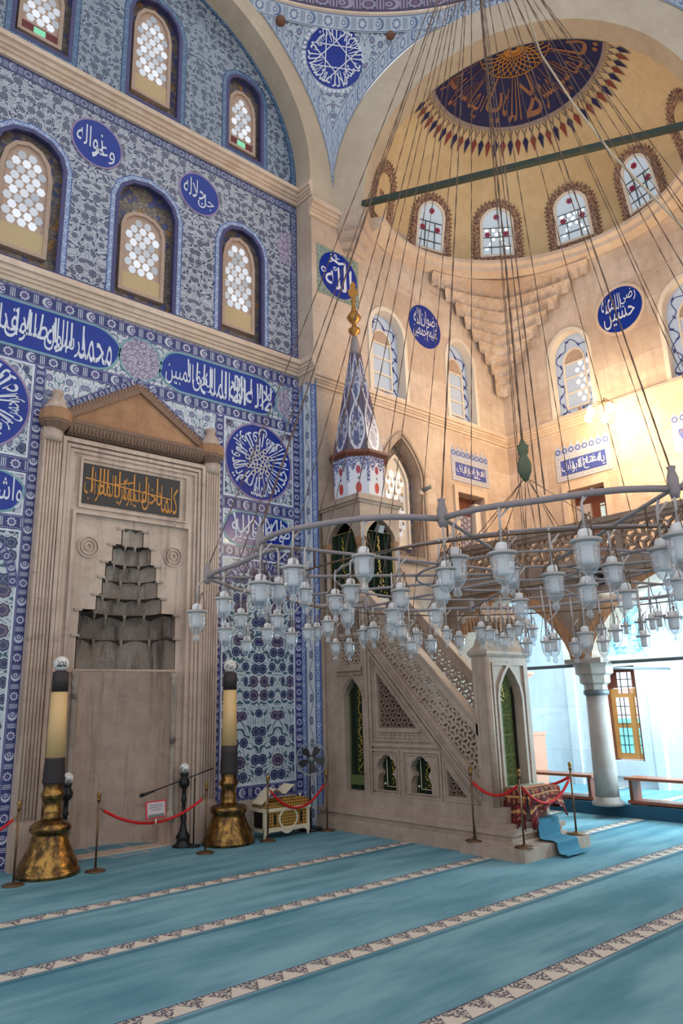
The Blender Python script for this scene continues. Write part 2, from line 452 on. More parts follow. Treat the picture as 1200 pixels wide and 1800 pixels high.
def m_floral(name, ground, dark, mid, core, leaf, S=3.0, per=0.4, x0=0.0, rough=0.16, stemw=0.16, tile=0.25, seed=0.0, dens=0.85, big=1.0, tul=0.6, leafr=0.38, petal=0.10, ring=0.7, alt=None):
    """glazed tile field: symmetric scrolling stems, rosettes, tulips and leaves"""
    g = G(name); x, y = g.uv()
    xm = g.m('PINGPONG', x-x0, per) if per else x
    X = xm*S+seed; Y = y*S+seed*1.7
    Xw = X; Yw = Y
    # stems
    st = g.noise(g.vec(X, Y, seed+3.0), 1.15, 0.0)
    s1 = g.m('ABSOLUTE', g.m('SINE', st*26.0)); stem = g.lt(s1, stemw, 0.10)
    # leaves
    lx, ly, lr = g.vor(X*1.75+4.0, Y*1.75, 0.9)
    an = lr[0]*6.28; cx, sx = g.m('COSINE', an), g.m('SINE', an)
    a = lx*cx+ly*sx; b = ly*cx-lx*sx
    bb = b+a*a*0.9-0.08
    lf = g.lt(g.m('SQRT', a*a*1.0+bb*bb*11.0), leafr, 0.04)*g.lt(lr[1], 0.75, 0.01)
    # flowers
    fx, fy, fr = g.vor(Xw, Yw, 0.55)
    r = g.m('SQRT', fx*fx+fy*fy); ang = g.m('ARCTAN2', fy, fx)
    pet = 1.0+g.m('COSINE', ang*8.0)*petal
    R = (0.22+fr[0]*0.13)*big*pet
    an2 = fr[1]*6.28; c2, s2 = g.m('COSINE', an2), g.m('SINE', an2)
    ta = fx*c2+fy*s2; tb = fy*c2-fx*s2
    tl = g.m('SQRT', ta*ta*0.75+tb*tb*(2.6+ta*3.0)); isT = g.ss(fr[2], tul, tul+0.02)
    q = g.mixf(r/R, tl/0.30, isT)
    pres = g.lt(fr[1], dens, 0.01)
    c = g.mix(stem*0.9, ground, mid)
    c = g.mix(lf, c, leaf)
    c = g.mix(g.lt(q, 1.22, 0.06)*pres, c, ground)
    c = g.mix(g.lt(q, 1.0, 0.06)*pres, c, g.mix(g.ss(fr[0], 0.64, 0.66), dark, alt) if alt else dark)
    c = g.mix(g.lt(q, 0.68, 0.06)*g.ss(q, 0.50, 0.56)*pres*ring, c, ground)
    c = g.mix(g.lt(q, 0.34, 0.06)*pres, c, core)
    if tile:
        tx = g.m('PINGPONG', x, tile/2); ty = g.m('PINGPONG', y, tile/2)
        gr = g.m('MINIMUM', tx, ty); c = g.mix(g.lt(gr, 0.002, 0.0015)*0.35, c, tuple(v*0.5 for v in ground[:3])+(1,))
    return g.fin(c, rough, 0.0, 0.5)
def _mixf(g, a, b, f): return a+(b-a)*f
G.mixf = _mixf
def m_border(name, ground, motif, line, core, rough=0.22, per=1.55):
    """glazed border: rosettes and crescents between thin lines, u in band widths"""
    g = G(name); u, v = g.uv()
    k = g.m('FLOORED_MODULO', u, per*2)
    def blob(cu, rad):
        du = k-cu; dv = v-0.5; r = g.m('SQRT', du*du+dv*dv); return du, dv, r
    du, dv, r = blob(per*0.5, 0.3); ang = g.m('ARCTAN2', dv, du); R = 0.31*(1.0+g.m('COSINE', ang*9.0)*0.12)
    c = g.mix(g.lt(r/R, 1.0, 0.08), ground, motif); c = g.mix(g.lt(r, 0.20, 0.02), c, ground); c = g.mix(g.lt(r, 0.13, 0.02), c, core)
    du, dv, r = blob(per*1.5, 0.36); r2 = g.m('SQRT', (du-0.13)*(du-0.13)+dv*dv)
    c = g.mix(g.lt(r, 0.36, 0.03), c, motif); c = g.mix(g.lt(r2, 0.27, 0.03), c, ground); c = g.mix(g.lt(r2, 0.17, 0.03), c, motif); c = g.mix(g.lt(r2, 0.09, 0.03), c, core)
    kk = g.m('FLOORED_MODULO', u, per); e = g.m('MINIMUM', kk, per-kk); dv = g.m('ABSOLUTE', v-0.5)
    c = g.mix(g.lt(e, 0.16, 0.03)*g.lt(dv, 0.33, 0.03)*g.ss(g.m('ABSOLUTE', e-0.07), 0.02, 0.05), c, motif)
    ed = g.m('ABSOLUTE', dv-0.43); c = g.mix(g.lt(ed, 0.025, 0.012), c, line)
    return g.fin(c, rough, 0.0, 0.5)
def m_vine(name, ground, motif, core):
    g = G(name); u, v = g.uv(); w = g.m('SINE', u*2.2)*0.22; d = g.m('ABSOLUTE', v-0.5-w)
    k = g.m('FLOORED_MODULO', u, 1.43)-0.71; r = g.m('SQRT', k*k*0.7+(v-0.5)*(v-0.5)*2.2)
    c = g.mix(g.lt(d, 0.035, 0.02), ground, motif); c = g.mix(g.lt(r, 0.24, 0.03), c, motif); c = g.mix(g.lt(r, 0.13, 0.03), c, core)
    c = g.mix(g.lt(g.m('ABSOLUTE', g.m('ABSOLUTE', v-0.5)-0.45), 0.03, 0.01), c, motif)
    return g.fin(c, 0.22)

WHITE = C8(214, 216, 222)
MT = {}
MT['stone_wall'] = m_stone('pinkish_wall_stone', C8(196, 174, 156), C8(226, 207, 191), C8(162, 124, 96), vein=0.55)
MT['stone_pier'] = m_stone('pale_pier_stone', C8(190, 168, 150), C8(218, 200, 184), C8(172, 146, 124))
MT['stone_arch'] = m_stone('arch_plaster', C8(186, 168, 146), C8(204, 188, 166), C8(176, 156, 132), joints=False, rough=0.8, vein=0.1)
MT['stone_trim'] = m_stone('cornice_stone', C8(205, 180, 158), C8(226, 206, 186), C8(180, 150, 126), joints=False)
MT['stone_aisle'] = m_stone('aisle_wall_stone', C8(206, 214, 220), C8(232, 236, 238), C8(186, 192, 200), bw=1.4, bh=0.9)
MT['plaster_yellow'] = m_stone('ochre_dome_plaster', C8(206, 176, 132), C8(222, 196, 154), C8(180, 146, 102), joints=False, rough=0.85, vein=0.12)
MT['mihrab'] = m_stone('mihrab_marble', C8(184, 158, 140), C8(212, 188, 170), C8(124, 100, 88), joints=False, vein=0.5, streak=0.6)
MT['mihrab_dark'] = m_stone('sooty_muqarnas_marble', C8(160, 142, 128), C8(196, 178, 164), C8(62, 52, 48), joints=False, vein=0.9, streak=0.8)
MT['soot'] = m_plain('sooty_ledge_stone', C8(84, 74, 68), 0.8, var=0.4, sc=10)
MT['minbar'] = m_stone('minbar_marble', C8(160, 138, 122), C8(190, 168, 152), C8(130, 106, 92), joints=False, vein=0.3)
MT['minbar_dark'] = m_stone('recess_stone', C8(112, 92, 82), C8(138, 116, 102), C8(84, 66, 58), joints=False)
MT['terracotta'] = m_stone('carved_gable_stone', C8(150, 108, 76), C8(186, 140, 104), C8(116, 78, 54), joints=False, vein=0.6)
MT['brown_cornice'] = m_plain('dark_carved_cornice', C8(128, 100, 82), 0.7, var=0.35, sc=14)
MT['grey_marble'] = m_stone('grey_column_marble', C8(146, 134, 126), C8(174, 164, 158), C8(116, 104, 96), joints=False)
MT['gallery'] = m_stone('gallery_stone', C8(138, 118, 104), C8(168, 146, 130), C8(114, 92, 78), bw=0.7, bh=0.45)
_bl, _dk = C8(34, 58, 140), C8(40, 44, 92)
MT['field_upper'] = m_floral('upper_tile_field', C8(176, 180, 190), C8(52, 56, 88), C8(46, 54, 84), C8(96, 100, 124), C8(56, 66, 100), S=4.6, per=0.51, x0=0.0, seed=2.0, stemw=0.30, dens=0.9, leafr=0.44)  # upper fields darker: the weak light up there is painted into the glaze
MT['field_tymp'] = m_floral('lunette_tile_field', C8(146, 158, 172), C8(48, 56, 84), C8(38, 52, 82), C8(84, 90, 112), C8(40, 62, 92), S=4.8, per=0.51, seed=5.0, stemw=0.30, leafr=0.44)
MT['field_mid'] = m_floral('spandrel_tile_field', C8(206, 208, 214), C8(70, 72, 120), C8(74, 90, 130), C8(150, 150, 180), C8(84, 120, 134), S=5.2, per=0.42, seed=8.0, stemw=0.26, leafr=0.44)
MT['field_low'] = m_floral('lower_tile_panel', C8(196, 204, 208), C8(44, 56, 98), C8(60, 86, 112), C8(62, 60, 100), C8(62, 96, 108), S=4.0, per=0.40, x0=7.6, seed=1.0, dens=0.985, big=1.22, stemw=0.30, tul=0.95, leafr=0.60, petal=0.06, ring=0.3, alt=C8(80, 64, 92))
MT['field_pend'] = m_floral('pendentive_tile_field', C8(190, 198, 208), C8(72, 78, 120), C8(80, 104, 140), C8(150, 150, 180), C8(84, 120, 140), S=4.6, per=0.7, x0=0.0, seed=4.0, stemw=0.30, leafr=0.46)
MT['border_blue'] = m_border('blue_tile_border', C8(50, 58, 110), C8(196, 196, 212), C8(150, 140, 190), C8(104, 86, 140))
MT['border_dark'] = m_border('slate_tile_border', C8(70, 76, 116), C8(150, 156, 180), C8(54, 58, 96), C8(70, 76, 116), per=1.2)
MT['border_teal'] = m_border('teal_tile_border', C8(44, 78, 118), C8(112, 140, 168), C8(34, 56, 96), C8(60, 92, 130), per=1.1)
MT['border_pale'] = m_border('pale_tile_border', C8(178, 188, 202), C8(96, 116, 152), C8(78, 92, 130), C8(190, 198, 208), per=1.3)
MT['border_light'] = m_border('bright_blue_tile_border', C8(86, 110, 164), C8(196, 208, 226), C8(54, 70, 140), C8(110, 130, 190), per=1.1)
MT['vine'] = m_vine('white_vine_tile_border', C8(206, 210, 214), C8(88, 96, 128), C8(140, 150, 170))
MT['palmette'] = m_border('purple_palmette_band', C8(66, 52, 84), C8(150, 140, 164), C8(50, 40, 66), C8(110, 80, 110), per=1.0)
MT['cobalt'] = m_plain('cobalt_glaze', C8(10, 46, 142), 0.2, var=0.25, sc=9, spec=0.5, bs=0.02)
MT['navy_paint'] = m_plain('navy_dome_paint', C8(34, 34, 78), 0.7, var=0.25, sc=5)
MT['white_glaze'] = m_plain('white_glaze', C8(216, 220, 230), 0.25, var=0.05)
MT['lilac_line'] = m_plain('lilac_glaze_line', C8(150, 128, 160), 0.25)
MT['teal_line'] = m_plain('pale_teal_glaze_line', C8(120, 160, 168), 0.25)
MT['gold_paint'] = m_plain('gold_paint', C8(196, 132, 60), 0.5, var=0.2)
MT['ochre_letters'] = m_plain('ochre_lettering', C8(146, 98, 72), 0.6, var=0.25)
MT['slate'] = m_plain('dark_slate_panel', C8(62, 56, 56), 0.6, var=0.2, sc=12)
MT['gold_metal'] = m_plain('gilded_finial', C8(176, 124, 60), 0.35, 0.7, var=0.2)
MT['arabesque'] = m_floral('white_arabesque_tile', C8(120, 98, 130), C8(200, 198, 210), C8(204, 202, 214), C8(110, 84, 120), C8(196, 196, 208), S=9.0, per=0.0, seed=3.0, stemw=0.42, tile=0)
def m_brass():
    g = G('aged_brass'); p, x, y, z = g.pos(); n = g.noise(p, 7.0, 6.0, 0.7); n2 = g.noise(g.vec(x, y, z*0.25), 16.0, 4.0)
    c = g.mix(g.ss(n, 0.38, 0.62), C8(176, 134, 72), C8(96, 70, 46)); c = g.mix(g.ss(n2, 0.5, 0.66)*0.7, c, C8(62, 50, 42))
    return g.fin(c, g.ss(n, 0.3, 0.8)*0.3+0.2, 0.92, 0.5, n, 0.12)
MT['brass'] = m_brass()
MT['bronze'] = m_plain('dull_stanchion_brass', C8(120, 92, 70), 0.4, 0.8, var=0.2)
MT['iron'] = m_plain('grey_painted_iron', C8(150, 138, 138), 0.6, 0.2, var=0.22, sc=18)
MT['wire'] = m_plain('dark_chain_iron', C8(108, 84, 68), 0.6, 0.4, var=0.3, sc=40)
MT['black'] = m_plain('black_lacquer', C8(26, 24, 26), 0.35, var=0.2)
MT['dark_wrap'] = m_plain('dark_leather_wrap', C8(56, 48, 48), 0.6, var=0.2, sc=20)
MT['wax'] = m_plain('candle_wax', C8(226, 186, 130), 0.5, var=0.06, sc=3)
MT['ball'] = m_plain('white_glass_ball', C8(226, 220, 214), 0.25, var=0.05)
MT['rope'] = m_plain('red_velvet_rope', C8(196, 26, 28), 0.75, var=0.25, sc=60)
MT['ivory'] = m_plain('ivory_paint', C8(224, 208, 178), 0.4, var=0.06)
MT['green_bar'] = m_plain('green_painted_tie_rod', C8(46, 58, 50), 0.6, var=0.15)
MT['steel'] = m_plain('grey_steel_tie_rod', C8(96, 100, 104), 0.5, 0.3)
MT['wood'] = m_plain('reddish_bench_wood', C8(150, 84, 58), 0.3, var=0.25, sc=5)
MT['door_wood'] = m_plain('honey_door_wood', C8(204, 142, 80), 0.4, var=0.15, sc=5)
MT['dark_wood'] = m_plain('dark_frame_wood', C8(112, 62, 44), 0.45, var=0.2, sc=6)
MT['cabinet_wood'] = m_plain('pinkish_cabinet_wood', C8(196, 140, 118), 0.4, var=0.12)
MT['plaster_white'] = m_plain('white_window_plaster', C8(228, 214, 198), 0.7, var=0.06)
MT['rim_grey'] = m_plain('pale_lamp_rim', C8(190, 180, 176), 0.5, 0.2)
MT['lamp_white'] = m_plain('white_lamp_plastic', C8(226, 222, 220), 0.4, var=0.04)
MT['vine_blue'] = m_plain('blue_glass_vine', C8(60, 62, 128), 0.3, var=0.2)
MT['vine_red'] = m_plain('red_glass_flower', C8(170, 40, 66), 0.3, var=0.2)
MT['orange_flower'] = m_plain('amber_glass_flower', C8(204, 132, 70), 0.3)
def m_painted():
    g = G('maroon_painted_border'); p = g.pos()[0]; n = g.noise(p, 26.0, 3.0, 0.7)
    return g.fin(g.mix(g.ss(n, 0.46, 0.54), C8(98, 66, 64), C8(176, 142, 112)), 0.8)
MT['maroon_paint'] = m_painted()
MT['grey_plastic'] = m_plain('grey_plastic', C8(120, 124, 126), 0.4)
MT['interior_shade'] = m_plain('painted_interior_shade', C8(64, 52, 46), 0.9)  # dark tone painting the shade behind the pulpit openings
def m_pane(name, col, st, var=0.5):
    g = G(name); nd = g.n('ShaderNodeNewGeometry'); rnd = V(g, nd.outputs['Random Per Island'])
    return g.fin((0.30, 0.32, 0.35, 1), 0.15, 0.0, 0.5, emit=(col, rnd*(2*var*st)+st*(1-var)))
MT['pane'] = m_pane('daylit_round_pane', (0.86, 0.91, 1.0, 1), 0.40, 0.7)
MT['pane_warm'] = m_pane('dim_round_pane', (0.90, 0.88, 0.92, 1), 0.42, 0.35)
MT['pane_green'] = m_pane('green_lit_pane', (0.03, 0.62, 0.22, 1), 0.7, 0.05)
MT['pane_blue'] = m_pane('daylit_window_glass', (0.74, 0.83, 1.0, 1), 0.30, 0.1)
MT['pane_dome'] = m_pane('bright_dome_window_glass', (0.72, 0.88, 1.0, 1), 0.34, 0.1)
MT['pane_dot'] = m_pane('bright_outer_disc', (0.93, 0.98, 1.0, 1), 1.0, 0.25)
MT['pane_turq'] = m_pane('turquoise_lit_pane', (0.10, 0.75, 0.72, 1), 0.85, 0.1)
MT['pane_white'] = m_pane('white_lit_pane', (0.92, 0.95, 1.0, 1), 0.95, 0.1)
MT['bulb_on'] = m_pane('glowing_bulb', (1.0, 0.82, 0.48, 1), 28.0, 0.05)
def m_stained(name, base, seed=0.0):
    """coloured-glass plaster work: brown tracery with dim coloured cells"""
    g = G(name); x, y = g.uv(); fx, fy, fr = g.vor(x*10.0+seed, y*10.0, 0.9)
    r = g.m('SQRT', fx*fx+fy*fy)
    nd = g.n('ShaderNodeTexVoronoi', voronoi_dimensions='2D', feature='DISTANCE_TO_EDGE'); g.L.new(g.vec(x*10.0+seed, y*10.0).k, nd.inputs['Vector']); nd.inputs['Scale'].default_value = 1.0; nd.inputs['Randomness'].default_value = 0.9
    e = V(g, nd.outputs['Distance'])
    n = g.noise(g.vec(x, y), 60.0, 2.0)
    c = g.mix(fr[0], C8(120, 106, 96), C8(150, 140, 132)); c = g.mix(g.ss(fr[1], 0.82, 0.84), c, C8(84, 92, 140)); c = g.mix(g.ss(fr[2], 0.92, 0.94), c, C8(176, 132, 76))
    c = g.mix(g.ss(n, 0.5, 0.62)*0.6, c, C8(70, 58, 52)); c = g.mix(g.lt(e, 0.05, 0.02), c, base)
    return g.fin(c, 0.35)
MT['stained'] = m_stained('stained_glass_tracery', C8(96, 76, 62))
MT['stained_dark'] = m_stained('dark_glass_tracery', C8(66, 54, 50), 3.0)
MT['claustra'] = m_plain('beige_claustra_plaster', C8(184, 158, 140), 0.7, var=0.2, sc=20)
MT['claustra_cream'] = m_plain('cream_claustra_panel', C8(196, 172, 132), 0.7, var=0.25, sc=40)
MT['reveal_blue'] = m_plain('violet_blue_reveal', C8(76, 74, 116), 0.5, var=0.15)
def m_glass():
    g = G('clear_lamp_glass'); tr = g.n('ShaderNodeBsdfTransparent'); tr.inputs[0].default_value = (0.93, 0.95, 0.97, 1)
    gl = g.n('ShaderNodeBsdfGlossy'); gl.inputs['Roughness'].default_value = 0.06
    lw = g.n('ShaderNodeLayerWeight'); lw.inputs[0].default_value = 0.32
    df = g.n('ShaderNodeBsdfDiffuse'); df.inputs[0].default_value = (0.9, 0.93, 0.97, 1)
    m1 = g.n('ShaderNodeMixShader'); m1.inputs[0].default_value = 0.13; g.L.new(tr.outputs[0], m1.inputs[1]); g.L.new(df.outputs[0], m1.inputs[2])
    m2 = g.n('ShaderNodeMixShader'); f = V(g, lw.outputs['Facing'])*0.75+0.05; g.L.new(f.k, m2.inputs[0]); g.L.new(m1.outputs[0], m2.inputs[1]); g.L.new(gl.outputs[0], m2.inputs[2])
    g.L.new(m2.outputs[0], g.out.inputs[0]); return g.mat
MT['glass'] = m_glass()
STR_Y = [8.29, 6.75, 5.17, 3.73, 2.2, 0.7]
def m_carpet():
    g = G('teal_prayer_carpet'); p, x, y, z = g.pos()
    n = g.noise(g.vec(x*0.35, y*1.6, 0.0), 1.6, 4.0, 0.6); n2 = g.noise(p, 220.0, 1.0); rib = g.m('SINE', (x*1.0+y*0.15)*260.0)
    n3 = g.noise(g.vec(x, y*2.5, 3.0), 0.8, 3.0)
    c = g.mix(g.ss(n*0.55+n3*0.45, 0.36, 0.64), C8(90, 134, 147), C8(132, 170, 180)); c = g.mix(n2*0.25+rib*0.05+0.02, c, C8(70, 114, 129))
    d = None; near = None
    for s in STR_Y:
        q = y-s; a = g.m('ABSOLUTE', q)
        near = q if near is None else V(g, g.sel(a, d, q, near)); d = a if d is None else g.m('MINIMUM', d, a)
    W = 0.104
    inb = g.lt(d, W, 0.006); t = near/W            # -1..1 across a stripe
    k = g.m('PINGPONG', x, 0.118)/0.118            # 0..1..0 along it
    tri = g.lt(t*0.5+0.5-k*0.92, 0.0, 0.06)
    nz = g.noise(g.vec(x, y, 1.0), 42.0, 2.0); deco = g.ss(nz, 0.42, 0.52)*(1.0-tri)
    sc_ = g.mix(deco, C8(206, 192, 178), C8(98, 92, 98)); sc_ = g.mix(g.ss(g.m('ABSOLUTE', t), 0.86, 0.94), sc_, C8(78, 66, 84))
    c = g.mix(inb, c, sc_)
    c = g.mix(g.lt(g.m('ABSOLUTE', near+0.165), 0.03, 0.02)*0.55, c, C8(36, 78, 98))
    # outline of the imam's mat inside the niche
    ax = g.m('ABSOLUTE', x-5.21); ay = g.m('ABSOLUTE', y-11.2); bx = g.lt(g.m('MAXIMUM', ax/0.30, ay/0.60), 1.0, 0.01)*g.ss(g.m('MAXIMUM', (ax+0.06)/0.30, (ay+0.06)/0.60), 0.99, 1.01)
    c = g.mix(bx*g.ss(nz, 0.3, 0.5)*0.9, c, C8(176, 168, 166))
    return g.fin(c, 0.95, 0.0, 0.1, n2+rib*0.3, 0.35, 0.006)
def _sel(g, a, b, va, vb):
    """va where a<b else vb"""
    f = g.m('LESS_THAN', a, b); return (vb+(va-vb)*f).k
G.sel = _sel
MT['carpet'] = m_carpet()
MT['carpet_blue'] = m_plain('blue_stair_runner', C8(64, 120, 142), 0.95, var=0.2, sc=30)
def m_rug():
    g = G('red_oriental_rug'); x, y = g.uv()
    fx, fy, fr = g.vor(x*9.0, y*9.0, 0.35); r = g.m('ABSOLUTE', fx)+g.m('ABSOLUTE', fy)
    c = g.mix(g.ss(fr[0], 0.5, 0.52), C8(136, 36, 34), C8(86, 26, 30)); c = g.mix(g.lt(r, 0.30, 0.03), c, C8(204, 150, 92)); c = g.mix(g.lt(r, 0.16, 0.03), c, C8(120, 28, 30))
    b = g.lt(g.m('ABSOLUTE', g.m('PINGPONG', y, 0.16)-0.08), 0.012, 0.004); c = g.mix(b, c, C8(214, 150, 90))
    n = g.noise(g.vec(x, y), 60.0, 2.0); return g.fin(g.mix(n*0.3, c, C8(60, 18, 20)), 0.9, bump=n, bs=0.3)
MT['rug'] = m_rug()
MT['rug_top'] = m_plain('faded_orange_rug_centre', C8(196, 128, 92), 0.9, var=0.2, sc=14)
MT['rug_fringe'] = m_plain('dark_red_fringe', C8(96, 20, 28), 0.9, var=0.4, sc=40)
def m_curtain():
    g = G('dark_green_velvet'); x, y = g.uv(); w = g.m('SINE', x*38.0); n = g.noise(g.vec(x, y), 40.0, 3.0)
    c = g.mix(w*0.3+0.4, C8(16, 24, 18), C8(48, 64, 44)); return g.fin(g.mix(n*0.4, c, C8(26, 36, 24)), 0.8, 0.0, 0.2, w+n*0.2, 0.5, 0.03)
MT['curtain'] = m_curtain()
def m_curtain_olive():
    g = G('olive_damask_curtain'); x, y = g.uv(); n = g.noise(g.vec(x, y), 30.0, 3.0); s = g.m('PINGPONG', y, 0.14)
    c = g.mix(g.ss(n, 0.4, 0.6), C8(70, 84, 44), C8(104, 116, 64)); c = g.mix(g.lt(s, 0.012, 0.006)*0.4, c, C8(150, 150, 90)); return g.fin(c, 0.8)
MT['curtain_olive'] = m_curtain_olive()
MT['gold_thread'] = m_plain('gold_embroidery', C8(190, 160, 70), 0.5, 0.2, var=0.4, sc=60)
def m_chest():
    g = G('pierced_gold_panel'); x, y = g.uv(); fx, fy, fr = g.vor(x*22.0, y*22.0, 0.0); r = g.m('SQRT', fx*fx+fy*fy)
    return g.fin(g.mix(g.lt(r, 0.30, 0.04), C8(190, 142, 62), C8(70, 44, 24)), 0.4, 0.3)
MT['chest_gold'] = m_chest()
MT['sign_face'] = m_plain('printed_notice', C8(200, 186, 190), 0.3, var=0.2, sc=30)
MT['red_frame'] = m_plain('red_notice_frame', C8(200, 60, 66), 0.5)
def m_turq():
    return m_floral('turquoise_tile_panel', C8(170, 226, 232), C8(38, 130, 176), C8(60, 190, 200), C8(220, 240, 244), C8(80, 200, 206), S=5.0, per=0.4, seed=6.0)
MT['field_turq'] = m_turq()
def m_drum():
    g = G('white_drum_tile'); x, y = g.uv()      # x in facets, y 0..1 up
    k = g.m('FLOORED_MODULO', x, 1.0)-0.5; h = g.m('COSINE', k*12.566)*0.5+0.5
    top = g.ss(y-h*0.20, 0.62, 0.66); n = g.noise(g.vec(x*3.0, y*3.0), 7.0, 2.0)
    c = g.mix(top*g.ss(n, 0.42, 0.5), C8(216, 216, 224), C8(70, 72, 130))
    for cy, rr, col in ((0.24, 0.13, C8(190, 64, 56)), (0.66, 0.10, C8(170, 60, 80)), (0.46, 0.035, C8(80, 70, 90))):
        r = g.m('SQRT', k*k*0.8+(y-cy)*(y-cy)); c = g.mix(g.lt(r, rr, 0.02), c, col)
    e = 0.5-g.m('ABSOLUTE', k); c = g.mix(g.lt(e, 0.09, 0.02)*g.ss(y, 0.34, 0.4)*g.ss(n, 0.38, 0.5), c, C8(84, 88, 140))
    return g.fin(c, 0.25)
MT['drum'] = m_drum()
def m_cone():
    g = G('spire_tile'); x, y = g.uv(); k = g.m('FLOORED_MODULO', x, 1.0)-0.5; a = g.m('ABSOLUTE', k)
    w = g.m('ABSOLUTE', g.m('SINE', y*3.0))*0.40+0.05; n = g.noise(g.vec(k*3.0+2.0, y*2.0), 5.0, 2.0)
    dd = g.m('ABSOLUTE', a-w); c = g.mix(g.ss(n, 0.45, 0.55), C8(186, 186, 200), C8(80, 80, 116))
    c = g.mix(g.ss(a-w, 0.0, 0.03), c, C8(92, 80, 104)); c = g.mix(g.lt(dd, 0.05, 0.02), c, C8(208, 206, 214))
    fy = g.m('PINGPONG', y, 0.52)-0.26; r = g.m('SQRT', k*k*1.2+fy*fy); c = g.mix(g.lt(r, 0.16, 0.02)*g.lt(y, 4.0, 0.1), c, C8(84, 88, 124))
    e = 0.5-a; c = g.mix(g.lt(e, 0.03, 0.015), c, C8(60, 56, 80))
    return g.fin(c, 0.25)
MT['cone'] = m_cone()
# ------------------------------------------------------------------ setting
QW = Fr((0, 10.9, 0), (1, 0, 0), (0, 0, 1), (0, -1, 0))      # tiled qibla wall, viewer's right = +x
BW = Fr((0, 10.4, 0), (1, 0, 0), (0, 0, 1), (0, -1, 0))      # plain wall right of the pier
RW = Fr((14.85, 0, 0), (0, -1, 0), (0, 0, 1), (-1, 0, 0))    # side wall, u = -y
XC = 5.1                                                     # axis of the mihrab
Z_SP, Z_AC = 12.42, 13.12                                    # impost level and centre of the stilted arches
CEN = Vector((XC, 3.3, 0)); R_IN, R_OUT = 7.1, 8.2
S = dict(kind='structure')

floor = MB(); floor.box(-6, 12.55, -5, 12.6, -0.2, 0.0)
floor.build('floor', MT['carpet'], label='teal prayer carpet with cream patterned stripes across the hall', cat='floor', **S)
plat = MB(); plat.box(12.55, 15.4, -5, 10.4, -0.2, 0.2)
plat.build('floor_aisle', MT['carpet'], label='raised aisle floor behind the columns, one low step up', cat='floor', **S)
pe = MB(); pe.box(12.50, 12.56, -5, 10.4, 0.0, 0.205)
pe.build('trim_1', m_plain('dark_blue_step_edge', C8(40, 84, 108), 0.9, var=0.3, sc=30), label='dark blue carpeted edge of the aisle step', cat='trim', **S)

# tiled wall: upper storey, with three arched windows
WIN = [(3.05, 0.58), (5.13, 0.60), (7.18, 0.52)]
UWIN = [(3.05, 0.50, 13.10, 14.75, 15.08), (5.14, 0.55, 13.06, 15.05, 15.62), (7.22, 0.45, 13.10, 14.72, 15.08)]
def headed(uc, hw, v0, vs, va): return [(uc-hw, v0), (uc+hw, v0), (uc+hw, vs), (uc+hw*0.86, vs+(va-vs)*0.5), (uc+hw*0.52, vs+(va-vs)*0.86), (uc, va), (uc-hw*0.52, vs+(va-vs)*0.86), (uc-hw*0.86, vs+(va-vs)*0.5), (uc-hw, vs)]
LW_OUT = [headed(u, h, 8.86, 10.85, 11.36) for u, h in WIN]
UW_OUT = [headed(*w) for w in UWIN]
up = holed(QW, [(-0.6, 8.8), (8.56, 8.8), (8.56, 12.5), (-0.6, 12.5)], LW_OUT, 0.0, 0.0)
wq = up.build('wall_qibla', MT['field_upper'], label='tiled qibla wall with blue and white floral glazed tiles', cat='wall', **S)
tym = [(XC+3.47*cos(PI*i/48), Z_AC+0.06+3.47*sin(PI*i/48)) for i in range(49)]
tym = [(XC+3.47, 12.86)]+tym+[(XC-3.47, 12.86)]
holed(QW, tym, UW_OUT, 0.0, 0.0).build('lunette_field', MT['field_tymp'], wq)
lowm = holed(QW, [(-0.6, 0), (8.56, 0), (8.56, 8.5), (-0.6, 8.5)], [[(4.1, 0.02), (6.1, 0.02), (6.1, 5.0), (4.1, 5.0)]], 0.0, 0.0)
lowm.build('lower_field', MT['field_mid'], wq)
BD = [0.0]
def bands(name, mat, items):
    m = MB()
    for path, w, closed, side in items: BD[0] += 0.0003; m.ribbon(QW, path, w, 0.0, 0.006+BD[0], closed, side)
    return m.build(name, MT[mat], wq)
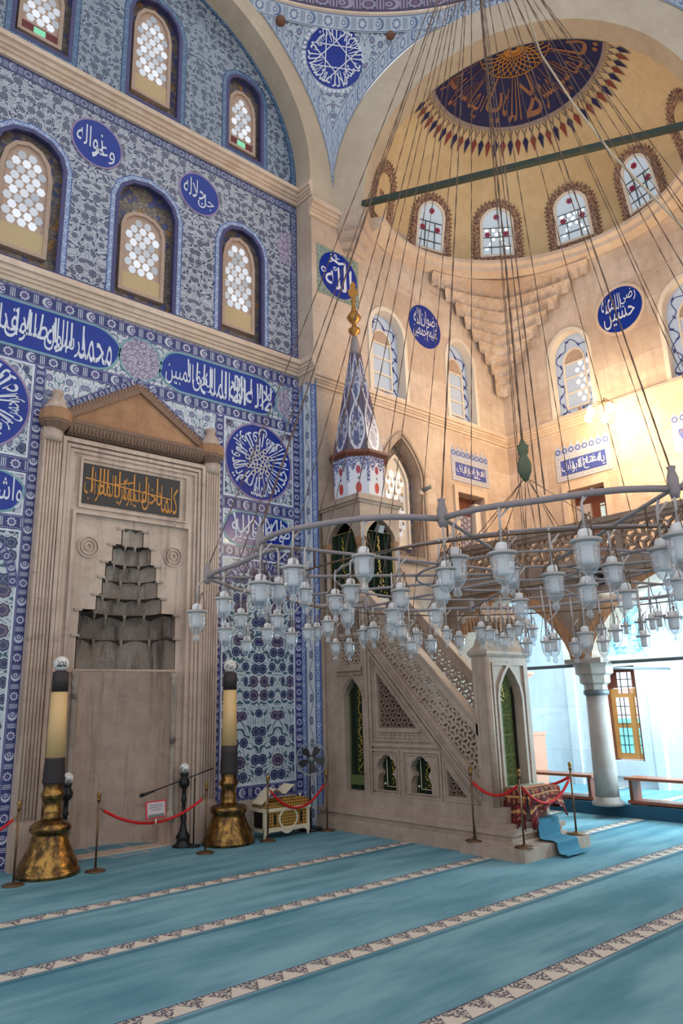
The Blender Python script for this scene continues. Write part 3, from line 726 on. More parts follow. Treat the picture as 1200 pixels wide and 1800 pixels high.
# window surrounds and string courses
bands('window_border', 'border_light', [(offs(o, -0.0), 0.11, True, -0.5) for o in LW_OUT])
bands('lunette_window_border', 'border_teal', [(o, 0.12, True, -0.5) for o in UW_OUT])
bands('lunette_arch_border', 'border_teal', [(tym, 0.16, True, 0.5)])
bands('upper_edge_border', 'border_dark', [([(8.47, 8.8), (8.47, 12.38)], 0.18, False, 0.0), ([(-0.6, 12.38), (8.56, 12.38)], 0.2, False, 0.0), ([(-0.6, 8.86), (8.4, 8.86)], 0.12, False, 0.0)])
B = 'border_blue'
bands('calligraphy_row_border', B, [([(-0.6, 8.33), (8.56, 8.33)], 0.23, False, 0.0), ([(-0.6, 7.33), (8.56, 7.33)], 0.22, False, 0.0)])
for sgn, nm in ((1, 'right'), (-1, 'left')):
    X = lambda a: XC+sgn*a
    its = [([(X(1.62), 0.0), (X(1.62), 7.22)], 0.17, False, 0.0), ([(X(3.38), 0.0), (X(3.38), 8.22)], 0.17, False, 0.0),
           ([(X(1.70), 5.58), (X(3.30), 5.58)], 0.22, False, 0.0), ([(X(1.70), 4.70), (X(3.30), 4.70)], 0.2, False, 0.0),
           ([(X(1.70), 0.62), (X(3.30), 0.62)], 0.2, False, 0.0)]
    bands('panel_border', B, its)
    a, b = sorted((X(1.71), X(3.29)))
    m = MB(); m.slab(QW, [(a, 0.72), (b, 0.72), (b, 4.6), (a, 4.6)], 0, 0.005); m.build('floral_panel', MT['field_low'], wq)
    # arch drawn in border tiles at the head of the floral panel
    c = X(2.5); pth = [(c+0.80*cos(t*PI/16), 3.75+0.82*sin(t*PI/16)**0.85) for t in range(17)]
    bands('panel_arch_border', B, [(pth, 0.13, False, 0.5)])
    # pale line frames
    m = MB()
    for (u0, v0, u1, v1) in ((a, 5.70, b, 7.22), (a, 4.81, b, 5.46), (a, 0.73, b, 4.59)):
        m.ribbon(QW, [(u0, v0), (u1, v0), (u1, v1), (u0, v1)], 0.03, 0.006, 0.012, True, 0.5)
    m.build('line_frame', MT['white_glaze'], wq)
    m = MB(); m.slab(QW, [(a, 0), (b, 0), (b, 0.5), (a, 0.5)], 0, 0.012); m.build('skirting_slab', MT['stone_pier'], wq)
# spandrel borders rising along the gable of the mihrab
bands('gable_border', B, [([(3.62, 6.55), (5.08, 7.5)], 0.14, False, -0.5), ([(5.08, 7.5), (6.55, 6.55)], 0.14, False, -0.5)])
# reveal of the pier, with its white vine strip
PS = Fr((8.56, 0, 0), (0, -1, 0), (0, 0, 1), (-1, 0, 0))    # pier side, faces the mihrab; u=-y
m = MB(); m.ribbon(PS, [(-10.83, 0.0), (-10.83, 8.27)], 0.14, 0, 0.012); m.ribbon(PS, [(-10.41, 0), (-10.41, 8.3)], 0.16, 0, 0.02)
m.build('pier_side_border', MT['border_light'], wq)
m = MB(); m.ribbon(PS, [(-10.62, 0.0), (-10.62, 8.27)], 0.27, 0, 0.01); m.build('pier_side_vine', MT['vine'], wq)

# pier and plain walls
pm = MB(); pm.box(8.56, 9.25, 10.4, 11.4, 0, 12.42)
pm.build('wall_pier', MT['stone_pier'], label='pale stone pier between tiled wall and corner bay', cat='pier', **S)
BWIN = [(10.70, 0.55, 8.44, 9.95, 10.55), (13.20, 0.53, 8.44, 9.95, 10.60)]
RWIN = [(-8.42, 0.54, 8.44, 9.98, 10.60), (-5.55, 0.60, 8.44, 10.0, 10.68), (-2.6, 0.56, 8.44, 10.0, 10.6)]
DOORU = [(13.22, 0.48, 5.0, 6.65), ]
NICHE = (10.95, 0.56, 4.95, 6.7, 7.55)
bh = [arch(u, h, a, b, c) for u, h, a, b, c in BWIN]+[[(12.74, 4.9), (13.70, 4.9), (13.70, 6.64), (12.74, 6.64)], arch(*NICHE, n=8, point=0.5)]
holed(BW, [(9.25, 0), (14.85, 0), (14.85, 13), (9.25, 13)], bh, 0.0, 0.28).build('wall_back', MT['stone_wall'], label='warm stone wall of the corner bay behind the pulpit', cat='wall', **S)
rh = [arch(u, h, a, b, c) for u, h, a, b, c in RWIN]+[[(-8.82, 4.9), (-7.90, 4.9), (-7.90, 6.64), (-8.82, 6.64)], [(-5.9, 4.9), (-5.1, 4.9), (-5.1, 6.64), (-5.9, 6.64)]]
holed(RW, [(-10.4, 4.3), (5, 4.3), (5, 13), (-10.4, 13)], rh, 0.0, 0.28).build('wall_right', MT['stone_wall'], label='warm lamp-lit stone side wall above the gallery', cat='wall', **S)
holed(RW, [(-10.4, 0), (5, 0), (5, 4.3), (-10.4, 4.3)], [[(-8.5, 0.72), (-7.72, 0.72), (-7.72, 2.62), (-8.5, 2.62)]], 0.0, 0.3).build('wall_aisle', MT['stone_aisle'], label='bright bluish white side wall of the aisle under the gallery', cat='wall', **S)
m = MB(); m.obox(BW, 12.2, 14.85, 0.2, 4.2, 0, 0.01); m.build('wall_aisle_end', MT['stone_aisle'], label='whitish end wall of the aisle behind the cabinet', cat='wall', **S)
# aisle pilaster strips and window surround
m = MB(); m.ring(RW, [(-8.75, 0.42), (-7.5, 0.42), (-7.5, 2.84), (-8.75, 2.84)], [(-8.5, 0.72), (-7.72, 0.72), (-7.72, 2.62), (-8.5, 2.62)], 0, 0.06)
m.obox(RW, -9.35, -9.15, 0.2, 4.2, 0, 0.07); m.obox(RW, -7.5, -7.3, 0.2, 2.9, 0, 0.07)
m.build('trim_2', MT['stone_aisle'], label='pale stone surround of the aisle window', cat='trim', **S)
# cornices
def cornice(m, F, u0, u1, v0, v1, dd):
    h = v1-v0
    for a, b, k in ((0, .22, .30), (.22, .38, .5), (.38, .62, .72), (.62, .80, 1.0), (.80, 1.0, .8)): m.obox(F, u0, u1, v0+a*h, v0+b*h, -0.015, dd*k)
m = MB(); cornice(m, QW, -0.6, 8.548, 8.47, 8.80, 0.2); m.build('trim_3', MT['stone_trim'], label='lower stone cornice across the tiled wall under the windows', cat='cornice', **S)
m = MB(); cornice(m, QW, -0.6, 8.548, 12.49, 12.86, 0.22); m.build('trim_4', MT['stone_trim'], label='upper stone cornice across the tiled wall below the lunette', cat='cornice', **S)
m = MB(); cornice(m, BW, 8.5, 14.85, 8.14, 8.42, 0.14); cornice(m, PS, -10.9, -10.34, 8.474, 8.783, 0.1); cornice(m, RW, -10.4, 5, 8.137, 8.423, 0.14)
m.build('trim_5', MT['stone_trim'], label='stone cornice under the windows of the corner bay', cat='cornice', **S)
m = MB(); cornice(m, BW, 8.5, 9.98, 12.0, 12.42, 0.16); cornice(m, PS, -10.9, -10.34, 12.494, 12.853, 0.1)
m.build('trim_6', MT['stone_trim'], label='stone impost cornice at the top of the pier', cat='cornice', **S)

# arches: face band and soffit
def arch_ring(name, mid, ux, out, label, zc, r0=3.46, r1=4.3, depth=0.5):
    ux = Vector(ux); out = Vector(out); mid = Vector(mid); m = MB(); n = 66
    def P(r, a, d):
        if a < 0: return mid+ux*r+Vector((0, 0, Z_SP))+out*d
        if a > PI: return mid-ux*r+Vector((0, 0, Z_SP))+out*d
        return mid+ux*(r*cos(a))+Vector((0, 0, zc+r*sin(a)))+out*d
    for i in range(-1, n+1):
        a, b = PI*i/n, PI*(i+1)/n
        m.add([P(r0, a, 0), P(r0, b, 0), P(r1, b, 0), P(r1, a, 0)], [[0, 1, 2, 3]])
        m.add([P(r0, a, depth), P(r0, b, depth), P(r0, b, 0), P(r0, a, 0)], [[0, 1, 2, 3]], None, True)
    return m.build(name, MT['stone_arch'], label=label, cat='arch', **S)
arch_ring('wall_arch', (XC, 10.4, 0), (1, 0, 0), (0, 1, 0), 'plain plaster arch around the tiled lunette', Z_AC)
NV = Vector((sqrt(3)/2, 0.5, 0)); CH = Vector((0.5, -sqrt(3)/2, 0)); MID = CEN+NV*R_IN
arch_ring('wall_arch', MID, CH, NV, 'wide plaster arch in front of the half dome', 12.44, 3.40)
# pendentive
ZT = 16.72
def zc_at(th): return 12.52+(Z_AC-12.52)*max(0.0, min(1.0, (th-PI/6)/(PI/3)))
def sph(th, z, k=1.0):
    zc = zc_at(th); rho = sqrt(max(R_OUT**2-(z-zc)**2, 0)); return CEN+Vector((rho*cos(th)*k, rho*sin(th)*k, zc+(z-zc)*k))
m = MB()
def pend(a0):
    def f(s, t):
        th = a0+s*PI/3; th30 = min(abs(th-a0), abs(th-a0-PI/3)); rho = min(R_IN/cos(th30), R_OUT)
        zl = min(zc_at(th)+sqrt(max(R_OUT**2-rho**2, 0)), ZT); return sph(th, zl+(ZT-zl)*t)
    return f
for a0 in (PI/6, PI/2, -PI/6):
    f = pend(a0); m.grid(f, 150, 26, True, lambda s, t, f=f: ((s-0.5)*PI/3*8.0, f(s, t).z-Z_AC))
pdm = m.build('ceiling_pendentive', MT['field_pend'], label='blue and white tiled pendentive between the arches', cat='pendentive', **S)
def sph_arc(an, del0, del1, n=80, k=0.997):
    mm = MB()
    def P(dl, a):
        dth = math.atan(4.1*cos(a)/R_IN); th = an+dth; rho = (R_IN-dl)/cos(dth); zc = zc_at(th); return CEN+Vector((rho*cos(th)*k, rho*sin(th)*k, min(zc+sqrt(max(R_OUT**2-rho**2, 0))*k, ZT)))
    for i in range(n):
        a, b = PI*i/n, PI*(i+1)/n
        mm.add([P(del0, a), P(del0, b), P(del1, b), P(del1, a)], [[0, 1, 2, 3]], [[(a*17, 0), (b*17, 0), (b*17, 1), (a*17, 1)]], True)
    return mm
mm = sph_arc(PI/2, 0.0, 0.15); mm.join(sph_arc(PI/6, 0.0, 0.15)); mm.build('pendentive_border', MT['border_pale'], pdm)
mm = MB(); mm.grid(lambda s, t: sph(-PI/6+s*PI, ZT-0.30+0.30*t, 0.996), 90, 1, True, lambda s, t: (s*26*3.0, t)); mm.build('pendentive_top_border', MT['border_pale'], pdm)
mm = MB()
def ringp(s, dr, z): th = 2*PI*s-PI/2; r = sqrt(R_OUT**2-(ZT-zc_at(th))**2)-dr; return CEN+Vector((r*cos(th), r*sin(th), z))
for d0, z0, d1, z1 in ((-.02, ZT-.03, .06, ZT-.01), (.06, ZT-.01, .06, ZT+.05), (.10, ZT+.42, .22, ZT+.46), (.22, ZT+.46, .22, ZT+.54), (.22, ZT+.54, .05, ZT+.56), (.05, ZT+.56, .12, ZT+1.6)): mm.grid(lambda s, t: ringp(s, d0+(d1-d0)*t, z0+(z1-z0)*t), 140, 1, True)
ring_uv = MB(); ring_uv.grid(lambda s, t: ringp(s, 0.06+0.04*t, ZT+0.05+0.38*t), 160, 1, True, lambda s, t: (s*86, t))
dr = mm.build('ceiling_dome_ring', MT['stone_trim'], label='stone ring at the foot of the main dome', cat='cornice', **S)
ring_uv.build('palmette_band', MT['palmette'], dr)

# half dome with its cornice ring and squinch
SD = MID+NV*0.5; RA, RB = 3.42, 3.02
def sdpt(a, z=0.0, k=1.0): return SD+CH*(RA*k*sin(a))+NV*(RB*k*cos(a))+Vector((0, 0, z))   # a from -90 to 90 deg
m = MB(); H_SD = 3.42
m.grid(lambda s, t: sdpt(-PI/2+s*PI, Z_SP+H_SD*sin(t*PI/2), cos(t*PI/2)), 64, 30, True)
m.build('ceiling_half_dome', MT['plaster_yellow'], label='ochre plastered half dome over the corner bay', cat='half dome', **S)
m = MB()
for k0, k1, z0, z1 in ((1.0, .93, 12.05, 12.12), (.93, .93, 12.12, 12.22), (.93, .90, 12.22, 12.28), (.90, .90, 12.28, 12.37), (.90, 1.0, 12.37, 12.42)):
    m.grid(lambda s, t: sdpt(-PI/2+s*PI, z0+(z1-z0)*t, k0+(k1-k0)*t), 64, 1, True)
PR = [(1.0, 12.05), (.93, 12.12), (.93, 12.22), (.90, 12.28), (.90, 12.37), (1.0, 12.42)]
for a_ in (-PI/2, PI/2): m.add([sdpt(a_, z, k) for k, z in PR]+[sdpt(a_, 12.42, 1.08), sdpt(a_, 12.05, 1.08)], [list(range(8))])
m.build('trim_7', MT['stone_trim'], label='curved white cornice ring under the half dome', cat='cornice', **S)
def wall_hit(a):
    d = (CH*sin(a)*RA+NV*cos(a)*RB).normalized(); o = SD; ts = []
    if d.y > 1e-6: ts.append((10.4-o.y)/d.y)
    if d.x > 1e-6: ts.append((14.85-o.x)/d.x)
    t = min(ts); return o+d*t, t-(sdpt(a)-SD).length
def squinch(a, t, off=0.0):
    w, D = wall_hit(a); D = max(D, 0.02); zr = 12.08; zw = zr-0.12-1.45*D-0.25*max(D-0.6, 0)
    p = sdpt(a); q = PI/2*t
    h = w+(p-w)*(1-cos(q)); return Vector((h.x, h.y, zw+(zr-zw)*sin(q)))-(w-SD).normalized()*off
m = MB(); m.grid(lambda s, t: squinch(-1.57+s*3.14, t), 72, 16, True)
m.build('ceiling_squinch', MT['stone_wall'], label='curved stone squinch below the half dome', cat='squinch', **S)
# muqarnas tiers in the corner
mq = thing('muqarnas_squinch', 'tiered stone muqarnas carved in the corner under the half dome', 'muqarnas', (14.6, 10.1, 9.4))
m = MB(); cv = Vector((14.85, 10.4, 0))-SD; ac = atan2(cv.dot(CH)/RA, cv.dot(NV)/RB)
NT = 10
def sq_at(a, z, off):
    """point of the squinch at angle a and height z"""
    w, D = wall_hit(a); D = max(D, 0.02); zr = 12.08; zw = zr-0.12-1.45*D-0.25*max(D-0.6, 0)
    q = math.asin(max(0.0, min(1.0, (z-zw)/(zr-zw)))); p = sdpt(a); h = w+(p-w)*(1-cos(q)); return Vector((h.x, h.y, z))-(w-SD).normalized()*off
for k in range(NT):
    z0, z1 = 9.50+(12.04-9.50)*k/NT, 9.50+(12.04-9.50)*(k+1)/NT
    half = 0.05
    while half < 0.60:
        D = min(wall_hit(ac-half)[1], wall_hit(ac+half)[1])
        if 12.08-0.12-1.45*D-0.25*max(D-0.6, 0) > z0+0.03: break
        half += 0.01
    n = max(2, int(half*2*4.2/0.27)); sh = 0.5*(k % 2)
    for j in range(n):
        a0, a1 = ac-half+2*half*j/n, ac-half+2*half*(j+1)/n
        def cell(s, t, a0=a0, a1=a1, z0=z0, z1=z1):
            a = a0+(a1-a0)*s; e_ = abs(2*s-1)
            dep = 0.15*(e_**1.5)*(1-t**2)+0.15*t**4; z = z0+(z1-z0)*t-0.07*(e_**3)*(1-t)
            return sq_at(a, z, 0.03+dep)
        m.grid(cell, 8, 6, False)
        m.add([cell(i/8, 1.0) for i in range(9)]+[sq_at(a0+(a1-a0)*i/8, z1, 0.0) for i in range(9)], [[i, i+1, 10+i, 9+i] for i in range(8)])
m.build('niche_tiers', MT['stone_wall'], mq)
# corbel carrying the front arch on the pier
cb = thing('pier_corbel', 'carved stone corbel under the arch foot at the pier top', 'corbel', (9.5, 10.1, 11.2)); m = MB()
cpts = [(9.2, 10.4), (9.38, 10.09), (9.56, 9.78), (9.98, 10.03), (10.36, 10.22), (10.62, 10.4)]
def trap(k, z): return [Vector((9.62+(x-9.62)*(.25+.75*k), 10.4-(10.4-y)*k, z)) for x, y in cpts]
lv = [(1.0, 12.43), (1.0, 12.08), (0.88, 12.02), (0.82, 11.86), (0.60, 11.80), (0.54, 11.66), (0.30, 11.60), (0.24, 11.50), (0.02, 11.44)]
m.add(trap(1.0, 12.43), [[5, 4, 3, 2, 1, 0]])
for (k0, z0), (k1, z1) in zip(lv, lv[1:]):
    A, Bq = trap(k0, z0), trap(k1, z1)
    for i in range(5):
        if abs(k0-k1) < 0.09 and k0 > 0.05 and k1 != k0:        # scalloped upright faces
            n = 4
            for j in range(n):
                p0, p1 = A[i].lerp(A[i+1], j/n), A[i].lerp(A[i+1], (j+1)/n); r0, r1 = Bq[i].lerp(Bq[i+1], j/n), Bq[i].lerp(Bq[i+1], (j+1)/n)
                c = (p0+p1+r0+r1)/4; c = c+(Vector((9.7, 10.6, c.z))-c)*0.09; m.add([p0, p1, r1, r0, c], [[0, 1, 4], [1, 2, 4], [2, 3, 4], [3, 0, 4]])
        else: m.add([A[i], A[i+1], Bq[i+1], Bq[i]], [[0, 1, 2, 3]])
m.build('corbel_block', MT['stone_wall'], cb)
# green tie rod across the front arch
m = MB(); a = MID-CH*3.44+Vector((0, 0, Z_SP)); b = MID+CH*3.9+Vector((0, 0, Z_SP)); d = (b-a).normalized(); s_ = d.cross(Vector((0, 0, 1)))
for w0, h0 in ((0.055, 0.055),):
    P = [a+s_*i*w0+Vector((0, 0, j*h0)) for i, j in ((-1, -1), (1, -1), (1, 1), (-1, 1))]+[b+s_*i*w0+Vector((0, 0, j*h0)) for i, j in ((-1, -1), (1, -1), (1, 1), (-1, 1))]
    m.add(P, [[0, 1, 5, 4], [1, 2, 6, 5], [2, 3, 7, 6], [3, 0, 4, 7], [0, 3, 2, 1], [4, 5, 6, 7]])
m.build('tie_rod', MT['green_bar'], label='dark green tie rod across the foot of the front arch', cat='tie rod')

# ---------------- stained windows of the tiled wall
def hexgrid(m, F, reg, s, r, d, n=6, rot=0.0):
    us = [p[0] for p in reg]; vs = [p[1] for p in reg]; j = 0; v = min(vs)+r*1.1
    while v < max(vs):
        u = (min(us)+max(us))/2-s*6+(s/2 if j % 2 else 0)
        while u < max(us):
            hx = [(u+r*cos(2*PI*k/n+rot), v+r*1.12*sin(2*PI*k/n+rot)) for k in range(n)]
            ok = all(all((reg[(i+1) % len(reg)][0]-reg[i][0])*(p[1]-reg[i][1])-(reg[(i+1) % len(reg)][1]-reg[i][1])*(p[0]-reg[i][0]) > 0.004 for i in range(len(reg))) for p in hx)
            if ok: m.slab(F, hx, d, d+0.012)
            u += s
        v += s*0.80; j += 1
WNO = [0]
def claustra_window(outline, uc, hw, v0, v1, lab, style):
    """plaster and coloured-glass window set deep in the tiled wall"""
    WNO[0] += 1
    w = thing('window_%d' % WNO[0], lab, 'window', QW(uc, v0), kind='structure')
    m = MB(); n = len(outline); big = offs(outline, -0.02)
    m.ring(QW, big, offs(outline, 0.05), -0.02, 0.012)
    m.ring(QW, outline, offs(outline, 0.001), -0.18, 0.0); m.build('window_reveal', MT['reveal_blue' if style < 3 else 'border_teal'], w)
    Q2 = QW.at(0, 0, 0.09)
    m = MB(); m.slab(Q2, outline, -0.30, -0.26); m.build('stained_backing', MT['stained' if style != 1 else 'stained_dark'], w)
    dx = -0.02
    ii = {0: headed(uc+dx, hw*0.66, v0+0.30, v1-0.75, v1-0.22), 1: headed(uc+dx, hw*0.66, v0+0.28, v1-0.95, v1-0.62), 2: headed(uc+dx, hw*0.68, v0+0.24, v1-0.80, v1-0.34)}[style]
    m = MB(); m.ring(Q2, offs(ii, -0.035), offs(ii, 0.03), -0.26, -0.17); m.build('inner_frame', MT['claustra'], w)
    m = MB(); m.slab(Q2, ii, -0.26, -0.215); m.build('claustra_panel', MT['claustra'], w)
    ib = min(p[1] for p in ii); it = max(p[1] for p in ii); l, r = min(p[0] for p in ii), max(p[0] for p in ii)
    if style == 0:
        m = MB(); m.slab(Q2, [(l, ib), (r, ib), (r, ib+0.40), (l, ib+0.40)], -0.22, -0.19); m.build('inscribed_plaster_panel', MT['claustra_cream'], w); lo = ib+0.42
    elif style == 1:
        m = MB(); m.slab(Q2, [(l, ib), (r, ib), (r, ib+0.34), (l, ib+0.34)], -0.22, -0.19); m.build('inscribed_plaster_panel', MT['claustra_cream'], w); lo = ib+0.36
    else:
        m = MB(); m.slab(Q2, [(l+.04, ib+.03), (r-.04, ib+.03), (r-.04, ib+0.22), (l+.04, ib+0.22)], -0.22, -0.205); m.build('red_pane_frame', m_plain('dull_red_pane', C8(110, 40, 40), 0.4), w)
        m = MB(); m.slab(Q2, [(uc+dx-.10, ib+.06), (uc+dx+.10, ib+.06), (uc+dx+.10, ib+0.19), (uc+dx-.10, ib+0.19)], -0.22, -0.198); m.build('green_pane', MT['pane_green'], w); lo = ib+0.26
    reg = [p for p in ii if p[1] > lo+0.05]; reg = [(l, lo), (r, lo)]+[p for p in reg]
    m = MB(); hexgrid(m, Q2, reg, 0.172, 0.073, -0.215); m.build('round_panes', MT['pane' if style != 0 else 'pane'], w)
    return w
claustra_window(LW_OUT[0], WIN[0][0], WIN[0][1], 8.86, 11.36, 'tall stained window of the lower row, cut by the left edge of the photo', 0)
claustra_window(LW_OUT[1], WIN[1][0], WIN[1][1], 8.86, 11.36, 'middle stained window of the lower row, above the mihrab', 1)
claustra_window(LW_OUT[2], WIN[2][0], WIN[2][1], 8.86, 11.36, 'stained window of the lower row nearest the pier', 0)
claustra_window(UW_OUT[0], UWIN[0][0], UWIN[0][1], 13.10, 15.08, 'small lunette window with green pane, at the top left', 2)
claustra_window(UW_OUT[1], UWIN[1][0], UWIN[1][1], 13.06, 15.62, 'largest lunette window, in the middle, with cream bottom panel', 0)
claustra_window(UW_OUT[2], UWIN[2][0], UWIN[2][1], 13.10, 15.08, 'small lunette window with green pane, beside the arch', 2)

# ---------------- white windows with blue glass vines
def white_window(F, spec, lab, dots=False, bright='pane_blue'):
    WNO[0] += 1; uc, hw, v0, vs, va = spec; o = arch(uc, hw, v0, vs, va)
    w = thing('window_%d' % WNO[0], lab, 'window', F(uc, v0), kind='structure')
    m = MB(); m.slab(F, o, -0.27, -0.24); m.build('glass', MT[bright], w)
    m = MB(); m.ring(F, offs(o, -0.05), offs(o, 0.05), -0.20, 0.03); m.build('window_frame', MT['plaster_white'], w)
    ii = arch(uc, hw*0.52, v0+0.26, vs-0.15, va-0.42); m = MB(); m.ring(F, offs(ii, -0.02), offs(ii, 0.02), -0.23, -0.19)
    H = vs-0.15-(v0+0.26)
    for q in (0.33, 0.68, 1.0): m.obox(F, uc-hw*0.52, uc+hw*0.52, v0+0.26+H*q-0.018, v0+0.26+H*q+0.018, -0.23, -0.195)
    m.build('mullions', MT['plaster_white'], w)
    m = MB(); m.slab(F, [p for p in arch(uc, hw*0.50, vs-0.14, vs-0.13, va-0.44)], -0.24, -0.22); m.build('inner_rosette_panel', MT['claustra'], w)
    m = MB(); lf = MB(); mid = arch(uc, hw*0.76, v0+0.13, vs-0.05, va-0.22); path = []
    for i in range(len(mid)):
        a, b = mid[i], mid[(i+1) % len(mid)]; L = math.hypot(b[0]-a[0], b[1]-a[1]); k = max(1, int(L/0.05))
        for j in range(k): path.append((a[0]+(b[0]-a[0])*j/k, a[1]+(b[1]-a[1])*j/k))
    acc = 0; P = []
    for i, p in enumerate(path):
        b = path[(i+1) % len(path)]; t = (b[0]-p[0], b[1]-p[1]); L = math.hypot(*t) or 1; acc += L
        sgn = sin(acc*2*PI/0.52); q = (p[0]-t[1]/L*sgn*hw*0.16, p[1]+t[0]/L*sgn*hw*0.16); P.append(F(q[0], q[1], -0.225))
        if i % 5 == 0: lf.slab(F, [(q[0]-.07*cos(acc*3), q[1]-.07*sin(acc*3)), (q[0]+.02*sin(acc*3), q[1]-.02*cos(acc*3)), (q[0]+.07*cos(acc*3), q[1]+.07*sin(acc*3)), (q[0]-.025*sin(acc*3), q[1]+.025*cos(acc*3))], -0.235, -0.215)
    m.tube(P, 0.011, 5, True); m.build('glass_vine', MT['vine_blue'], w); lf.build('vine_leaves', MT['vine_blue'], w)
    m = MB(); m.slab(F, [(uc, v0+0.05), (uc+.07, v0+.13), (uc, v0+.24), (uc-.07, v0+.13)], -0.235, -0.21); m.build('amber_flower', MT['orange_flower'], w)
    if dots:
        m = MB(); reg = [(uc-hw*.05, v0+.2), (uc+hw*.92, v0+.2), (uc+hw*.92, vs), (uc-hw*.05, vs+.1)]; hexgrid(m, F, reg, 0.19, 0.055, -0.238, 8); m.build('outer_discs', MT['pane_dot'], w)
    return w
white_window(BW, BWIN[0], 'white arched window with blue vine, beside the spire of the pulpit')
white_window(BW, BWIN[1], 'white arched window with blue vine, left of the corner muqarnas')
white_window(RW, RWIN[0], 'white arched window with blue vine, right of the corner muqarnas', True)
white_window(RW, RWIN[1], 'white arched window cut by the right edge, above the bulb lamp', True)
white_window(RW, RWIN[2], 'white arched side wall window outside the right edge')
# lattice window behind the pulpit canopy
WNO[0] += 1
w = thing('window_%d' % WNO[0], 'pointed window with round panes behind the pulpit canopy', 'window', BW(NICHE[0], NICHE[2]), kind='structure')
o = arch(*NICHE, n=8, point=0.5)
m = MB(); m.ring(BW, offs(o, -0.14), offs(o, -0.07), 0, 0.07); m.ring(BW, offs(o, -0.08), offs(o, 0.0), 0, 0.04); m.build('window_frame', MT['minbar'], w)
m = MB(); m.slab(BW, o, -0.30, -0.26); m.build('stained_backing', MT['stained'], w)
ii = arch(NICHE[0], 0.36, 5.2, 6.6, 7.2, n=8, point=0.5); m = MB(); m.ring(BW, offs(ii, -0.03), offs(ii, 0.03), -0.26, -0.18); m.slab(BW, ii, -0.26, -0.23); m.build('claustra_panel', MT['plaster_white'], w)
m = MB(); hexgrid(m, BW, [(NICHE[0]-.34, 5.25), (NICHE[0]+.34, 5.25), (NICHE[0]+.34, 6.6), (NICHE[0], 7.1), (NICHE[0]-.34, 6.6)], 0.2, 0.085, -0.232, 10); m.build('round_panes', MT['pane_warm'], w)
m = MB(); hexgrid(m, BW, [(NICHE[0]-.34, 5.35), (NICHE[0]+.34, 5.35), (NICHE[0]+.34, 6.6), (NICHE[0], 7.0), (NICHE[0]-.34, 6.6)], 0.2, 0.04, -0.225, 6); m.build('small_stars', MT['stained_dark'], w)

# half-dome windows
class dome_frame:
    """coordinates bent onto the half dome; az in degrees from its axis towards the viewer's left"""
    def __init__(s, az, z): s.a = -math.radians(az); s.t = math.asin((z-Z_SP)/H_SD)
    def __call__(s, u, v, d=0.0):
        t = s.t+v/3.7; a = s.a+u/(RB*cos(s.t)*1.08); p = sdpt(a, Z_SP+H_SD*sin(t), cos(t))
        return p+(SD+Vector((0, 0, Z_SP+0.4))-p).normalized()*d
DW = [(81, 'blind painted niche of the half dome beside the pier', 2), (48, 'half-dome window next after the blind niche', 0), (16.5, 'half-dome window straight above the corner muqarnas', 1), (-15.5, 'half-dome window under the right part of the dark medallion', 1), (-46, 'half-dome window crossed by the long pale chain', 0), (-78, 'half-dome niche at the right edge of the photo', 2)]
# measured directions are evenly spaced round the half dome
for az, lab, kind in DW:
    F = dome_frame(az, 13.22); WNO[0] += 1
    w = thing('window_%d' % WNO[0], lab, 'window', F(0, -0.6), kind='structure')
    o = arch(0, 0.37, -0.62, 0.30, 0.68, n=8)
    m = MB(); big = offs(o, -0.17); n = len(o)
    m.ring(F, big, offs(o, -0.02), -0.06, 0.035)
    for i in range(1, n):
        a, b = big[i], big[(i+1) % n]; L = math.hypot(b[0]-a[0], b[1]-a[1]); k = max(1, round(L/0.11))
        for j in range(k):
            p = (a[0]+(b[0]-a[0])*j/k, a[1]+(b[1]-a[1])*j/k); q = (a[0]+(b[0]-a[0])*(j+1)/k, a[1]+(b[1]-a[1])*(j+1)/k)
            nx, ny = (q[1]-p[1]), -(q[0]-p[0]); l = math.hypot(nx, ny) or 1
            m.slab(F, [p, q, ((p[0]+q[0])/2+nx/l*0.085, (p[1]+q[1])/2+ny/l*0.11)], -0.06, 0.03)
    m.build('painted_border', MT['maroon_paint'], w)
    m = MB(); m.ring(F, offs(o, -0.04), offs(o, 0.03), -0.04, 0.05); m.build('window_frame', MT['plaster_white' if kind < 2 else 'maroon_paint'], w)
    m = MB(); oo = offs(o, 0.02); nn = len(oo); m.add([F(*p, 0.012) for p in oo]+[F(0, 0, 0.012)], [[i, (i+1) % nn, nn] for i in range(nn)]); m.build('glass' if kind < 2 else 'niche_back', MT['pane_dome'] if kind < 2 else MT['plaster_yellow'], w)
    if kind == 2:
        m = MB(); m.slab(F, circ(0, 0.2, 0.17, 12), 0.0, 0.02); m.slab(F, circ(0.02, -0.15, 0.10, 12), 0.0, 0.02); m.build('painted_urn', MT['maroon_paint'], w)
        continue
    m = MB()
    for u in (-0.14, 0.14): m.obox(F, u-.008, u+.008, -0.6, 0.15, 0.02, 0.05)
    for v in (-0.38, -0.1, 0.15): m.obox(F, -0.33, 0.33, v-.008, v+.008, 0.02, 0.05)
    m.build('mullions', MT['steel'], w)
    if kind == 1:
        m = MB(); hexgrid(m, F, [(-.3, -.58), (.3, -.58), (.3, .3), (-.3, .3)], 0.16, 0.05, 0.016, 8); m.build('outer_discs', MT['pane_dot'], w)
    m = MB(); m2 = MB()
    for (u, v) in ((0, 0.46), (-0.22, -0.02), (0.22, -0.02)):
        for k in range(6): m.slab(F, circ(u+.05*cos(k*PI/3), v+.05*sin(k*PI/3), .027, 8), 0.02, 0.05)
        m2.slab(F, circ(u, v, .026, 8), 0.02, 0.052)
    m.build('red_glass_rosettes', MT['vine_red'], w); m2.build('rosette_centres', MT['vine_blue'], w)

